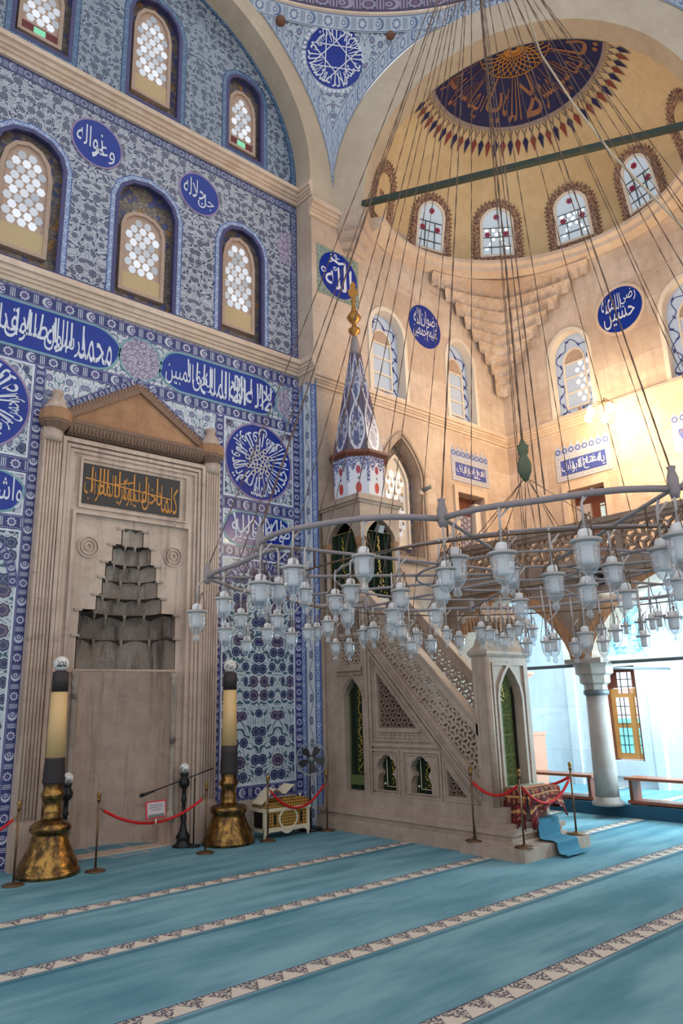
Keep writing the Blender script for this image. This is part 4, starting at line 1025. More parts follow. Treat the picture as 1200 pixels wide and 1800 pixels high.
# ---------------- painted medallion in the crown of the half dome
def crown_pt(a, q, k):
    """a round the crown; q in 0..1 from crown centre outwards, painted on the half dome"""
    return None
cm = thing('dome_medallion', 'dark blue painted medallion with gold script at the half-dome crown', 'medallion', SD+Vector((0, 0, Z_SP+3.2)))
def cp(u, v, d=0.0):
    """u along the chord, v towards the corner; project up onto the half dome"""
    k = 1.0-d/3.3; q = min((u/RA)**2+(v/RB)**2, 0.999); return SD+CH*(u*k)+NV*(v*k)+Vector((0, 0, Z_SP+H_SD*sqrt(1-q)*k))
def disc_grid(m, r0, r1, d, na=48, nr=8, uvf=None):
    def f(s, t): r = r0+(r1-r0)*t; a = PI*s; return cp(r*cos(a), r*sin(a)*0.93+0.004, d)
    m.grid(f, na, nr, True, uvf)
m = MB(); disc_grid(m, 0.0, 1.80, 0.02); m.build('medallion_field', MT['navy_paint'], cm)
m = MB(); disc_grid(m, 1.80, 1.88, 0.025, 48, 2); m.build('pale_rim', m_plain('grey_painted_rim', C8(150, 132, 124), 0.8, sc=60, var=0.4), cm)
m = MB()
ws = 'يا أيها الذين امنوا لا الله يا أيها الذين امنوا'.split()
for i, wv in enumerate(ws):
    P, fs, (a, b, c, e) = text_shape(wv); n = len(ws); Q = []
    for x, y in P:
        fx, fy = (x-a)/(b-a), (y-c)/(e-c); an = PI-(PI*(i+0.5)/n)+(PI/n*0.47)*(2*fx-1)*1.0; r = 1.72-0.98*fy; Q.append(cp(r*cos(PI-an+0), r*sin(an)*0.93, 0.035))
    m.add(Q, fs)
m.build('gold_lettering', MT['ochre_letters'], cm)
m = MB()
for i in range(15):
    for sg in (-1, 1):
        pts = []
        for j in range(9):
            r = 0.06+0.66*j/8; a = PI*i/14+sg*0.75*(j/8); 
            if 0 <= a <= PI: pts.append(cp(r*cos(a), r*sin(a)*.93+.004, .035+.002*sg))
        if len(pts) > 1: m.tube(pts, 0.013, 4)
m.tube([cp(.74*cos(PI*j/30), .74*sin(PI*j/30)*.93+.004, .035) for j in range(31)], 0.012, 4)
m.build('gold_knotwork', MT['gold_paint'], cm)
m = MB(); m2 = MB()
for i in range(37):
    a = PI*(i+0.5)/37; c, s = cos(a), sin(a)
    def q(r, w): return cp(r*c-w*s, (r*s+w*c)*0.93, 0.03)
    m.tube([q(1.90, -.05), q(1.97, -.02), q(2.02, .0), q(1.97, .02), q(1.90, .05)], 0.008, 4)
    m.tube([q(2.0, 0), q(2.10, 0)], 0.006, 4)
    (m2 if i % 2 else m).add([q(2.04, 0), q(2.13, .07), q(2.19, .045), q(2.33, 0), q(2.19, -.045), q(2.13, -.07)], [[0, 1, 2, 3, 4, 5]])
m.build('pendant_fringe', MT['navy_paint'], cm); m2.build_each('red_pendant', m_plain('red_painted_pendants', C8(132, 62, 54), 0.8), cm)

# ---------------- medallion and bosses of the pendentive
def tang(p):
    c = CEN+Vector((0, 0, 12.82)); p = c+(p-c).normalized()*(R_OUT+0.02); n = (c-p).normalized(); u = Vector((0, 0, 1)).cross(n).normalized()
    u = -u if u.dot(rgt) < 0 else u
    v = n.cross(u); v = v if v.z > 0 else -v
    return Fr(p, u, v, n)
F = tang(Vector((8.83, 9.73, 15.86)))
pmo = thing('calligraphy_roundel', 'round blue calligraphy medallion on the tiled pendentive', 'roundel', F(0, -0.7, 0.0))
m = MB(); m.slab(F, circ(0, 0, 0.66, 48), 0.0, 0.06); m.build('blue_field', MT['cobalt'], pmo)
m = MB(); m.ring(F, circ(0, 0, 0.77, 48), circ(0, 0, 0.665, 48), 0.0, 0.055); m.build('dotted_rim', MT['border_pale'], pmo)
m = MB()
for i in range(44): m.slab(F, circ(0.72*cos(2*PI*i/44), 0.72*sin(2*PI*i/44), 0.034, 8), 0.05, 0.062)
m.build('rim_beads', MT['white_glaze'], pmo)
m = MB(); radial(m, F, 0, 0, ['الله', 'محمد', 'الله', 'عمر', 'الله', 'محمد', 'الله', 'حسين'], 0.30, 0.63, 0.068)
for k in range(8):
    a = 2*PI*k/8+PI/8; b = a+2*PI*3/8; m.ribbon(F, [(0.60*cos(a), 0.60*sin(a)), (0.60*cos(b), 0.60*sin(b))], 0.022, 0.06, 0.07)
m.build('white_lettering', MT['white_glaze'], pmo)
for i, (p, lb) in enumerate((((7.61, 10.07, 16.29), 'brown boss on the pendentive, left of the blue medallion'), ((9.68, 8.86, 16.32), 'brown boss on the pendentive, right of the blue medallion'))):
    F = tang(Vector(p)); m = MB(); m.lathe(F(0, 0, 0), [(0.11, -0.02), (0.11, 0.05), (0.085, 0.10), (0.045, 0.13), (0.0, 0.14)], 16, axis=F.n)
    m.build('ceiling_boss', m_plain('brown_boss', C8(112, 76, 56), 0.5), label=lb, cat='boss', group='bosses on the pendentive')
m = MB(); m.box(12.98, 14.85, 2.75, 3.5, 4.34, 13.2); m.build('wall_far_pier', MT['stone_pier'], label='stone pier carrying the right foot of the front arch, outside the right edge', cat='pier', **S)
# ------------------------------------------------------------------ calligraphy set in the tiled wall
def stadium(u0, u1, v0, v1, n=10):
    r = (v1-v0)/2; k = r*1.25; vc = (v0+v1)/2; pts = []
    for i in range(2*n+1):
        t = -PI/2+PI*i/(2*n); lobes = 1+0.05*sin(4*(t+PI/2)); pts.append((u1-k+k*cos(t)*lobes, vc+r*sin(t)))
    for i in range(2*n+1):
        t = PI/2+PI*i/(2*n); lobes = 1+0.05*sin(4*(t-PI/2)); pts.append((u0+k+k*cos(t)*lobes, vc+r*sin(t)))
    return pts
def cartouche(u0, u1, v0, v1, lab, rows, name='calligraphy_cartouche', F=QW, strokes=()):
    t = thing(name, lab, 'calligraphy panel', F((u0+u1)/2, v0), group=None); o = stadium(u0, u1, v0, v1)
    m = MB(); m.slab(F, o, 0.0, 0.012); m.build('blue_field', MT['cobalt'], t)
    m = MB(); m.ring(F, offs(o, -0.035), o, 0.0, 0.014); m.build('pale_rim', MT['teal_line'], t)
    m = MB(); write_rows(m, F, rows, 0.016)
    for (a, b, c, d) in strokes: m.ribbon(F, [(a, b), (c, d)], 0.028, 0.013, 0.017)
    m.build('white_lettering', MT['white_glaze'], t); return t
def extra_alifs(u0, u1, v0, v1, n, seed):
    rr = random.Random(seed); out = []
    for i in range(n):
        u = u0+(u1-u0)*(i+rr.random()*0.6)/n; h = v0+(v1-v0)*rr.uniform(0.0, 0.3); out.append((u, h, u+rr.uniform(-.02, .03), v1-rr.random()*0.05))
    return out
cartouche(2.1, 4.72, 7.46, 8.18, 'long blue calligraphy cartouche above the mihrab, left of the arabesque roundel', [('محمد رسول', 3.5, 4.6, 7.52, 8.02), ('الله صادق', 2.9, 3.85, 7.56, 8.12), ('الوعد الامين', 2.2, 3.35, 7.54, 8.08)], strokes=extra_alifs(2.3, 4.3, 7.62, 8.12, 9, 1))
cartouche(5.50, 8.00, 7.46, 8.18, 'long blue calligraphy cartouche between the arabesque roundel and the pier', [('لا اله الا', 6.95, 7.9, 7.54, 8.06), ('الله الملك', 6.3, 7.25, 7.52, 8.1), ('الحق المبين', 5.6, 6.55, 7.54, 8.04)], strokes=extra_alifs(5.95, 7.85, 7.64, 8.12, 11, 2)+[(7.35, 7.62, 7.05, 8.08), (7.6, 7.6, 7.9, 8.0)])
# arabesque roundels in the calligraphy row
for uc, lab in ((5.12, 'round white arabesque tile between the two long cartouches'),):
    t = thing('arabesque_roundel', lab, 'roundel', QW(uc, 7.46)); o = [(uc+0.37*(1+0.035*cos(10*a))*cos(a), 7.83+0.37*(1+0.035*cos(10*a))*sin(a)) for a in [2*PI*i/60 for i in range(60)]]
    m = MB(); m.slab(QW, o, 0, 0.011); m.build('arabesque_field', MT['arabesque'], t); m = MB(); m.ring(QW, offs(o, -0.03), o, 0, 0.014); m.build('pale_rim', MT['teal_line'], t)
o = [(8.30+0.02, 7.46)]+[(8.32-0.34*sin(PI*i/20), 7.82-0.36*cos(PI*i/20)) for i in range(1, 20)]+[(8.32, 8.18)]
t = thing('arabesque_roundel', 'half round arabesque tile against the pier, right of the cartouche', 'roundel', QW(8.2, 7.46)); m = MB(); m.slab(QW, o, 0, 0.011); m.build('arabesque_field', MT['arabesque'], t)
m = MB(); m.ribbon(QW, o[1:-1], 0.03, 0, 0.014); m.build('pale_rim', MT['teal_line'], t)
o = [(8.40, 10.95), (8.16, 10.98), (8.06, 11.2), (8.04, 11.42), (8.10, 11.62), (8.26, 11.74), (8.40, 11.78)]
t = thing('arabesque_roundel', 'violet half medallion at the upper right of the tiled wall', 'roundel', QW(8.2, 10.95)); m = MB(); m.slab(QW, o, 0, 0.011); m.build('arabesque_field', MT['arabesque'], t)
# round medallions with radial script
def big_roundel(uc, lab, words):
    t = thing('calligraphy_roundel', lab, 'roundel', QW(uc, 5.74)); c = (uc, 6.47)
    m = MB(); m.slab(QW, circ(*c, 0.73, 56), 0, 0.012); m.build('blue_field', MT['cobalt'], t)
    m = MB(); m.ring(QW, circ(*c, 0.765, 56), circ(*c, 0.73, 56), 0, 0.014); m.build('lilac_rim', MT['lilac_line'], t)
    m = MB(); radial(m, QW, *c, words, 0.30, 0.69, 0.016)
    for i in range(10):
        a = 2*PI*i/10+0.14; m.ribbon(QW, [(c[0]+.31*cos(a), c[1]+.31*sin(a)), (c[0]+.60*cos(a), c[1]+.60*sin(a))], 0.026, 0.013, 0.017)
        a += 0.16; m.ribbon(QW, [(c[0]+.31*cos(a), c[1]+.31*sin(a)), (c[0]+.56*cos(a), c[1]+.56*sin(a))], 0.026, 0.013, 0.017)
    m.build('white_lettering', MT['white_glaze'], t)
    m = MB()
    for rr, nn in ((0.27, 10), (0.18, 10), (0.09, 5)):
        for i in range(nn):
            a = 2*PI*i/nn+(rr*9 % 1); q = (c[0]+rr*cos(a), c[1]+rr*sin(a)); m.ring(QW, circ(*q, 0.055, 8), circ(*q, 0.032, 8), 0.012, 0.02)
    m.build('knotwork_centre', m_plain('cream_glaze', C8(214, 206, 196), 0.3), t)
    m = MB()
    for su in (-1, 1):
        for sv in (-1, 1):
            p = [(uc+su*0.76, 6.47+sv*0.70), (uc+su*0.52, 6.47+sv*0.70), (uc+su*0.64, 6.47+sv*0.60), (uc+su*0.76, 6.47+sv*0.45)]; m.slab(QW, p, 0, 0.01)
    m.build_each('corner_floret', MT['field_low'], t); return t
big_roundel(XC+2.49, 'large blue roundel of radial script, right of the mihrab', 'قل هو الله احد الله الصمد لم يلد ولم يولد'.split())
big_roundel(XC-2.49, 'large blue roundel of radial script cut by the left edge', 'بسم الله الرحمن الرحيم بسم الله الرحمن الرحيم'.split())
def oblong(sgn, lab, rows, st):
    u0, u1 = sorted((XC+sgn*1.74, XC+sgn*3.26)); return cartouche(u0, u1, 4.84, 5.43, lab, rows, strokes=st)
oblong(1, 'short blue cartouche under the right roundel, with lamp reflections', [('لا اله الا الله', 7.0, 8.3, 5.05, 5.40), ('وحده قدير', 7.0, 8.15, 4.88, 5.18)], [(7.95, 5.0, 7.75, 5.40), (7.75, 5.0, 7.98, 5.40), (7.25, 5.1, 7.5, 5.4), (7.1, 5.05, 7.05, 5.4), (7.16, 5.05, 7.02, 5.4), (7.6, 4.95, 7.6, 5.42), (7.68, 4.95, 7.68, 5.42)])
oblong(-1, 'short blue cartouche at the left edge, under the left roundel', [('واشهد ان محمدا', 1.95, 3.36, 4.90, 5.38)], [])
# small medallions of the upper field
for uc, vc, r, lab, wd, rows in ((4.12, 11.69, 0.44, 'small round blue medallion between the left and middle stained windows', '', [('وعز', 4.05, 4.45, 11.38, 11.75), ('نواله', 3.76, 4.22, 11.42, 11.98)]), (6.18, 11.66, 0.42, 'small round blue medallion between the middle and right stained windows', '', [('جل', 6.15, 6.5, 11.38, 11.72), ('جلاله', 5.84, 6.3, 11.44, 11.95)])):
    t = thing('calligraphy_medallion', lab, 'medallion', QW(uc, vc-r)); m = MB(); m.slab(QW, circ(uc, vc, r, 40), 0, 0.012); m.build('blue_field', MT['cobalt'], t)
    m = MB(); m.ring(QW, circ(uc, vc, r+.03, 40), circ(uc, vc, r, 40), 0, 0.014); m.build('lilac_rim', MT['lilac_line'], t)
    m = MB(); write_rows(m, QW, rows, 0.016); m.build('white_lettering', MT['white_glaze'], t)
# medallions on the plain walls
t = thing('calligraphy_medallion', 'square tile panel with round blue medallion on the pier', 'medallion', BW(9.27, 10.3)); m = MB(); m.slab(BW, [(8.70, 10.28), (9.86, 10.28), (9.86, 11.42), (8.70, 11.42)], 0, 0.012); m.build('tile_panel', m_floral('green_corner_tile', C8(150, 160, 150), C8(96, 116, 110), C8(90, 120, 110), C8(120, 130, 130), C8(80, 116, 100), S=10, per=0.29, x0=9.28, seed=7), t)
m = MB(); m.slab(BW, circ(9.28, 10.86, 0.53, 48), 0.01, 0.022); m.build('blue_field', MT['cobalt'], t)
m = MB(); write_rows(m, BW, [('الله', 8.92, 9.64, 10.50, 11.05), ('عز', 9.0, 9.35, 11.08, 11.3)], 0.026)
m.ribbon(BW, [(9.45, 10.52), (9.46, 11.22)], 0.06, 0.022, 0.027); m.ribbon(BW, [(9.62, 10.75), (9.63, 11.1)], 0.04, 0.022, 0.027); m.ribbon(BW, [(9.05, 11.2), (9.3, 11.14), (9.42, 11.2)], 0.05, 0.022, 0.027)
for q in ((8.86, 10.85, .07), (9.18, 10.98, .05), (9.2, 11.3, .04)): m.ring(BW, circ(*q, 12), circ(q[0], q[1], q[2]*.55, 12), 0.022, 0.027)
m.build('white_lettering', MT['white_glaze'], t)
t = thing('calligraphy_medallion', 'round blue medallion between the two white windows left of the corner', 'medallion', BW(11.98, 10.02)); m = MB(); m.slab(BW, circ(11.98, 10.57, 0.54, 48), 0, 0.015); m.build('blue_field', MT['cobalt'], t)
m = MB(); write_rows(m, BW, [('رضوان الله', 11.6, 12.4, 10.55, 10.98), ('عليهم اجمعين', 11.56, 12.38, 10.2, 10.62)], 0.019); m.build('white_lettering', MT['white_glaze'], t)
t = thing('calligraphy_medallion', 'round blue medallion with pale rim on the side wall', 'medallion', RW(-7.03, 9.98)); m = MB(); m.slab(RW, circ(-7.03, 10.54, 0.54, 48), 0, 0.015); m.build('blue_field', MT['cobalt'], t)
m = MB(); m.ring(RW, circ(-7.03, 10.54, 0.61, 48), circ(-7.03, 10.54, 0.54, 48), 0, 0.02); m.build('pale_rim', MT['stone_trim'], t)
m = MB(); write_rows(m, RW, [('رضي الله عنه', -7.45, -6.62, 10.55, 10.95), ('حسين', -7.42, -6.68, 10.15, 10.62)], 0.019); m.build('white_lettering', MT['white_glaze'], t)
# crested tile panels over the gallery doors
def crest_panel(F, u0, u1, v0, v1, rows, lab):
    t = thing('door_tile_panel', lab, 'tile panel', F((u0+u1)/2, v0)); m = MB(); m.slab(F, [(u0, v0), (u1, v0), (u1, v1), (u0, v1)], 0, 0.012); m.build('tile_border', MT['border_pale'], t)
    m = MB(); m.ribbon(F, [(u0+.06, v0+.06), (u1-.06, v0+.06), (u1-.06, v1-.06), (u0+.06, v1-.06)], 0.12, 0.01, 0.018, True); m.build('rosette_border', m_border('cream_tile_border', C8(206, 204, 204), C8(150, 160, 190), C8(110, 120, 170), C8(190, 140, 120), per=1.0), t)
    m = MB(); m.slab(F, [(u0+.13, v0+.13), (u1-.13, v0+.13), (u1-.13, v1-.13), (u0+.13, v1-.13)], 0.01, 0.02); m.build('blue_field', m_plain('mid_blue_glaze', C8(70, 84, 160), 0.25), t)
    m = MB(); write_rows(m, F, [(rows, u0+.16, u1-.16, v0+.16, v1-.16)], 0.024)
    for a in extra_alifs(u0+.25, u1-.2, v0+.25, v1-.16, 6, 3): m.ribbon(F, [(a[0], a[1]), (a[2], a[3])], 0.022, 0.02, 0.025)
    m.build('white_lettering', MT['white_glaze'], t)
    m = MB(); mw = MB(); n = 8
    for i in range(n):
        w = (u1-u0)/n; c = u0+w*(i+.5); o = [(c-w/2, v1), (c+w/2, v1), (c+w*.42, v1+.08), (c+w*.5, v1+.15), (c+w*.2, v1+.2), (c, v1+.28), (c-w*.2, v1+.2), (c-w*.5, v1+.15), (c-w*.42, v1+.08)]
        m.slab(F, o, 0, 0.014); mw.ring(F, circ(c, v1+.1, .07, 10), circ(c, v1+.1, .04, 10), 0.012, 0.018)
    m.build('cresting', m_plain('pale_blue_cresting', C8(168, 178, 204), 0.3), t); mw.build('cresting_buds', m_plain('blue_bud', C8(84, 96, 160), 0.3), t)
crest_panel(BW, 12.62, 13.98, 6.92, 7.50, 'افتح لنا خير الباب', 'crested blue tile panel over the gallery door left of the corner')
crest_panel(RW, -9.06, -7.66, 6.90, 7.52, 'يا مفتح الابواب', 'crested blue tile panel over the gallery door with green panes')
crest_panel(RW, -6.26, -4.9, 6.86, 7.48, 'يا مفتح الابواب', 'crested blue tile panel at the right edge, beside a bright bulb')

# ------------------------------------------------------------------ mihrab
mi = thing('mihrab', 'tall carved marble mihrab niche with stepped muqarnas hood and gable', 'mihrab', (XC, 10.8, 0))
MF = Fr((XC, 10.9, 0), (1, 0, 0), (0, 0, 1), (0, -1, 0))     # u measured from the axis
TI = [(2.62, 0.80), (3.12, 0.78), (3.50, 0.53), (3.75, 0.45), (4.02, 0.41), (4.27, 0.31), (4.55, 0.17), (4.82, 0.17)]
op = [(-0.85, 0.02), (0.85, 0.02)]
for k in range(len(TI)-1): op += [(TI[k][1]+.02, TI[k][0]), (TI[k][1]+.02, TI[k+1][0])]
op = op[:2]+[(0.85, TI[0][0])]+op[3:] if False else op
left = [(-u, v) for u, v in op[2:]][::-1]
stair = op+left
plate = holed(MF, [(-1.0, 0), (1.0, 0), (1.0, 4.95), (-1.0, 4.95)], [offs(stair, 0.0)], 0.06, 0.3); plate.build('hood_plate', MT['mihrab'], mi)
m = MB()
m.obox(MF, -1.3, 1.3, 4.95, 6.15, -0.1, 0.10)
m.obox(MF, -1.24, -1.0, 0, 4.95, -0.1, 0.10); m.obox(MF, 1.0, 1.24, 0, 4.95, -0.1, 0.10)
m.build('face_slab', MT['mihrab'], mi)
def frame(m, u, v1, w, d0, d1): m.ribbon(MF, [(-u, 0), (-u, v1), (u, v1), (u, 0)], w, d0, d1)
m = MB()
for u, v1, w, d in ((1.22, 6.08, .06, .17), (1.15, 6.0, .05, .15), (1.09, 5.93, .05, .13), (0.99, 4.97, .05, .13)): frame(m, u, v1, w, 0.05, d)
m.ribbon(MF, [(-0.92, 5.06), (0.92, 5.06), (0.92, 5.84), (-0.92, 5.84)], 0.04, 0.08, 0.13, True)
m.build('frame_mouldings', MT['mihrab'], mi)
m = MB()
for sg in (-1, 1):
    m.obox(MF, *sorted((sg*1.26, sg*1.55)), 0, 6.2, 0.0, 0.16)
    for i in range(6):
        u = sg*(1.285+0.047*i); m.lathe(MF(u, 0.62, 0.17), [(0.0, 0), (0.021, 0.03), (0.021, 5.35), (0.0, 5.40)], 8)
    m.obox(MF, *sorted((sg*1.25, sg*1.56)), 0, 0.55, 0.0, 0.20)
    m.lathe(MF(sg*1.40, 6.0, 0.08), [(0.16, 0), (0.15, 0.2)], 16)
m.build('fluted_side_shafts', MT['mihrab'], mi)
for sg in (-1, 1):
    m = MB(); c = MF(sg*1.37, 6.18, 0.10)
    m.lathe(c, [(0.13, 0), (0.19, 0.06), (0.23, 0.10), (0.23, 0.14)], 12, False); cap = m.build('capital', MT['brown_cornice'], mi)
    m = MB(); m.lathe(c, [(0.24, 0.14), (0.25, 0.18), (0.24, 0.30), (0.21, 0.33)], 12, False); m.build('capital_drum', MT['terracotta'], cap)
    m = MB(); m.lathe(c, [(0.20, 0.33), (0.17, 0.38), (0.12, 0.50), (0.075, 0.55), (0.085, 0.60), (0.10, 0.63), (0.075, 0.66), (0.0, 0.68)], 12); m.build('capital_finial', MT['mihrab'], cap)
m = MB()
for i in range(40):
    u0 = -1.18+2.36*i/40; w = 2.36/40
    m.slab(MF, [(u0, 6.17), (u0+w, 6.17), (u0+w, 6.35), (u0, 6.35)], 0.0, 0.12)
    m.add([MF(u0, 6.34, 0.22), MF(u0+w, 6.34, 0.22), MF(u0+w, 6.17, .14), MF(u0+w/2, 6.20, 0.19), MF(u0, 6.17, .14)], [[0, 3, 1], [0, 4, 3], [1, 3, 2]])
m.obox(MF, -1.2, 1.2, 6.34, 6.40, 0, 0.23); m.build('zigzag_cornice', MT['brown_cornice'], mi)
m = MB(); m.slab(MF, [(-1.14, 6.40), (1.14, 6.40), (1.14, 6.52), (0.0, 7.24), (-1.14, 6.52)], 0.0, 0.09); gab = m.build('gable', MT['terracotta'], mi)
m = MB(); n = 22
for sg in (-1, 1):
    for i in range(n):
        a, b = i/n, (i+1)/n; p = (sg*1.17*(1-a), 6.52+0.74*a); q = (sg*1.17*(1-b), 6.52+0.74*b); mid = ((p[0]+q[0])/2+sg*0.02, (p[1]+q[1])/2+0.10)
        m.slab(MF, [p, q, ((q[0]+mid[0])/2+sg*.02, (q[1]+mid[1])/2+.03), mid, ((p[0]+mid[0])/2+sg*.02, (p[1]+mid[1])/2)], 0.0, 0.12+.003*sg+.0006*(i % 2))
        m.slab(MF, [p, q, (q[0]-sg*.05, q[1]-.06), (p[0]-sg*.05, p[1]-.06)], 0.08, 0.13+.003*sg)
m.build('gable_cresting', m_plain('gable_leaf_cresting', C8(136, 106, 88), 0.8, var=0.3, sc=20), gab)
m = MB(); m.slab(MF, [(-0.89, 5.12), (0.75+.03, 5.12), (0.78, 5.76), (-0.89, 5.76)], 0.10, 0.125); ip = m.build('inscription_panel', MT['slate'], mi)
m = MB(); write_rows(m, MF, [('كلما دخل', 0.10, 0.74, 5.15, 5.62), ('عليها', -0.22, 0.18, 5.16, 5.60), ('زكريا المحراب', -0.86, -0.12, 5.16, 5.64)], 0.13)
for u in (-0.75, -0.62, -0.56, -0.5, -0.3, -0.05, 0.16, 0.36): m.ribbon(MF, [(u, 5.3), (u, 5.72)], 0.024, 0.125, 0.131)
m.ribbon(MF, [(-0.86, 5.52), (0.6, 5.40)], 0.022, 0.125, 0.131); m.ribbon(MF, [(-0.4, 5.48), (-0.05, 5.58)], 0.022, 0.125, 0.131)
m.build('gold_lettering', MT['gold_paint'], ip)
m = MB()
for u in (-0.72, 0.72):
    for r in (0.17, 0.12, 0.06): m.ring(MF, circ(u, 4.45, r, 20), circ(u, 4.45, r-.02, 20), 0.05, 0.085)
m.build_each('carved_rosette_ring', MT['mihrab'], mi)
# concave niche and its tiered hood
def npt(w, d, th, z): return MF(-w*cos(th), z, 0.06-d*abs(sin(th))**0.8)
m = MB(); m.grid(lambda s, t: npt(0.84, 0.88, PI*s, 2.62*t), 32, 2, True); m.build('niche_wall', MT['mihrab'], mi)
def tier_depth(k): return 0.86*(TI[k][1]/0.80)**0.9-0.02*k
m = MB(); md = MB(); ms = MB()
for k in range(len(TI)-1):
    z0, z1 = TI[k][0], TI[k+1][0]; w, d = TI[k][1], tier_depth(k); wn, dn = TI[k+1][1], tier_depth(k+1)
    nc = [5, 5, 5, 4, 4, 4, 3][k]; N = nc*6
    def outl(s, ww, dd, z, amp):
        th = PI*s; sc = abs(sin(th*nc)); return npt(ww*(1-amp*sc*0.0), dd*(1+amp*sc)-amp*0.1, th, z)
    m.grid(lambda s, t: npt(w, d*(1+0.20*abs(sin(PI*s*nc))*(1-t)**0.7), PI*s, z0+(z1-z0)*t*(0.82+0.18*abs(sin(PI*s*nc)))), N, 4, False)
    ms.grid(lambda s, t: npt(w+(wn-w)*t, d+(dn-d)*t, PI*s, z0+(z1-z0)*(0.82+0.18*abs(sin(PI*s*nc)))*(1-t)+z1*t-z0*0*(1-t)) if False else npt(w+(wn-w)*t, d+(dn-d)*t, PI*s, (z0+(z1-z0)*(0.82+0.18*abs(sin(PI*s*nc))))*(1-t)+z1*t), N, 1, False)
    for j in range(1, nc if k else 0):
        s = j/nc; p = npt(w*0.98, d*0.97, PI*s, z0); q_ = [1, 1.7, 1.1, .9, .8, .7, .5][k]; md.lathe(p-Vector((0, 0, 0.17*q_)), [(0.0, 0), (0.012, 0.03*q_), (0.008, 0.07*q_), (0.022, 0.11*q_), (0.034, 0.18*q_)], 6)
    for sg in (-1, 1): md.obox(MF, *sorted((sg*(w-.02), sg*(w+.10))), z1-0.035, z1, 0.02, 0.085)
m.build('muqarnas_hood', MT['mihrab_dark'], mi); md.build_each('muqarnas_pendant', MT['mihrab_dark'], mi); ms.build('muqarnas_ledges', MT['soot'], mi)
m = MB(); m.obox(MF, -1.2, 1.2, 0, 5.6, -1.12, -1.06); m.obox(MF, -1.2, -1.0, 0, 5.6, -1.1, -0.05); m.obox(MF, 1.0, 1.2, 0, 5.6, -1.1, -0.05); m.obox(MF, -1.2, 1.2, 5.0, 5.6, -1.1, -0.11); m.build('niche_masonry', MT['mihrab'], mi)
m = MB(); m.ribbon(MF, [(-0.83, 2.60), (0.83, 2.60)], 0.03, 0.05, 0.075); m.build('hood_ledge', MT['mihrab'], mi)
for sg in (-1, 1):
    c = MF(sg*0.80, 0.35, 0.09); m = MB()
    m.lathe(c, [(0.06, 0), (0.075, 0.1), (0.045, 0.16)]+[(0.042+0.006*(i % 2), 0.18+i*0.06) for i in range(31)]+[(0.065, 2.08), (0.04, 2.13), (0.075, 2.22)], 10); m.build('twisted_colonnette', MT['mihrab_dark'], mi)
# ------------------------------------------------------------------ gallery over the side aisle
GX = 12.12
GF = Fr((GX, 0, 0), (0, -1, 0), (0, 0, 1), (-1, 0, 0))       # u = -y
sp = MB()
def span_arch(uc, hw, vs, va, n=16): return [(uc+hw*cos(PI*i/n), vs+(va-vs)*(0.55*sin(PI*i/n)+0.45*(1-abs(cos(PI*i/n))**1.15))) for i in range(n+1)]
outl = [(-10.4, 2.62)]
A1 = span_arch(-8.85, 1.36, 2.64, 4.02); A2 = span_arch(-5.60, 1.48, 2.64, 4.05); A3 = span_arch(-2.2, 1.48, 2.64, 4.05)
poly = [(-10.4, 4.12), (-10.4, 2.64)]+A1[::-1]+A2[::-1]+A3[::-1]+[(0.2, 2.64), (0.2, 4.12)]
bmv = holed(GF, poly, [], 0.0); back = holed(GF.at(0, 0, -0.5), poly, [], 0.0)
for A in (A1, A2, A3):
    P = [GF(*p, 0) for p in A]+[GF(*p, -0.5) for p in A]; n = len(A)
    bmv.add(P, [[i, i+1, n+i+1, n+i] for i in range(n-1)], [[A[i], A[i+1], A[i+1], A[i]] for i in range(n-1)])
bmv.join(back)
gw = bmv.build('wall_gallery', MT['gallery'], label='arched stone front carrying the gallery over the aisle', cat='wall', **S)
m = MB()
for A in (A1, A2, A3): m.ribbon(GF, A, 0.20, 0.0, 0.03, False, -0.5)
m.build('arch_moulding', MT['terracotta'], gw)
m = MB(); m.box(GX+0.02, 14.85, -0.2, 10.4, 4.14, 4.34); m.build('ceiling_aisle', m_plain('painted_aisle_ceiling', C8(214, 208, 210), 0.8, var=0.1, sc=3), label='pale ceiling under the gallery', cat='ceiling', **S)
# parapet
bal = thing('gallery_balustrade', 'pierced stone balustrade along the gallery front', 'balustrade', (GX, 6.0, 4.12))
m = MB(); m.obox(GF, -10.4, 0.2, 4.12, 4.24, -0.2, 0.10); m.obox(GF, -10.4, 0.2, 4.24, 4.36, -0.2, 0.16); m.obox(GF, -10.4, 0.2, 4.36, 4.46, -0.15, 0.06); m.build('base_moulding', MT['gallery'], bal)
m = MB(); m.obox(GF, -10.4, 0.2, 4.98, 5.06, -0.13, 0.03); m.obox(GF, -10.4, 0.2, 5.06, 5.16, -0.15, 0.07); m.build('top_rail', MT['gallery'], bal)
for k, (a, b) in enumerate(((-10.35, -8.55), (-8.45, -6.35), (-6.25, -4.1), (-4.0, -1.0))):
    pierced(GF, [(a, 4.46), (b, 4.46), (b, 4.98), (a, 4.98)], 0.155, 0.040, -0.10, 0.0).build('lattice_panel', MT['gallery'], bal)
m = MB()
for u in (-8.5, -6.3, -4.05): m.obox(GF, u-0.06, u+0.06, 4.46, 4.98, -0.13, 0.03)
m.build_each('baluster_post', MT['gallery'], bal)
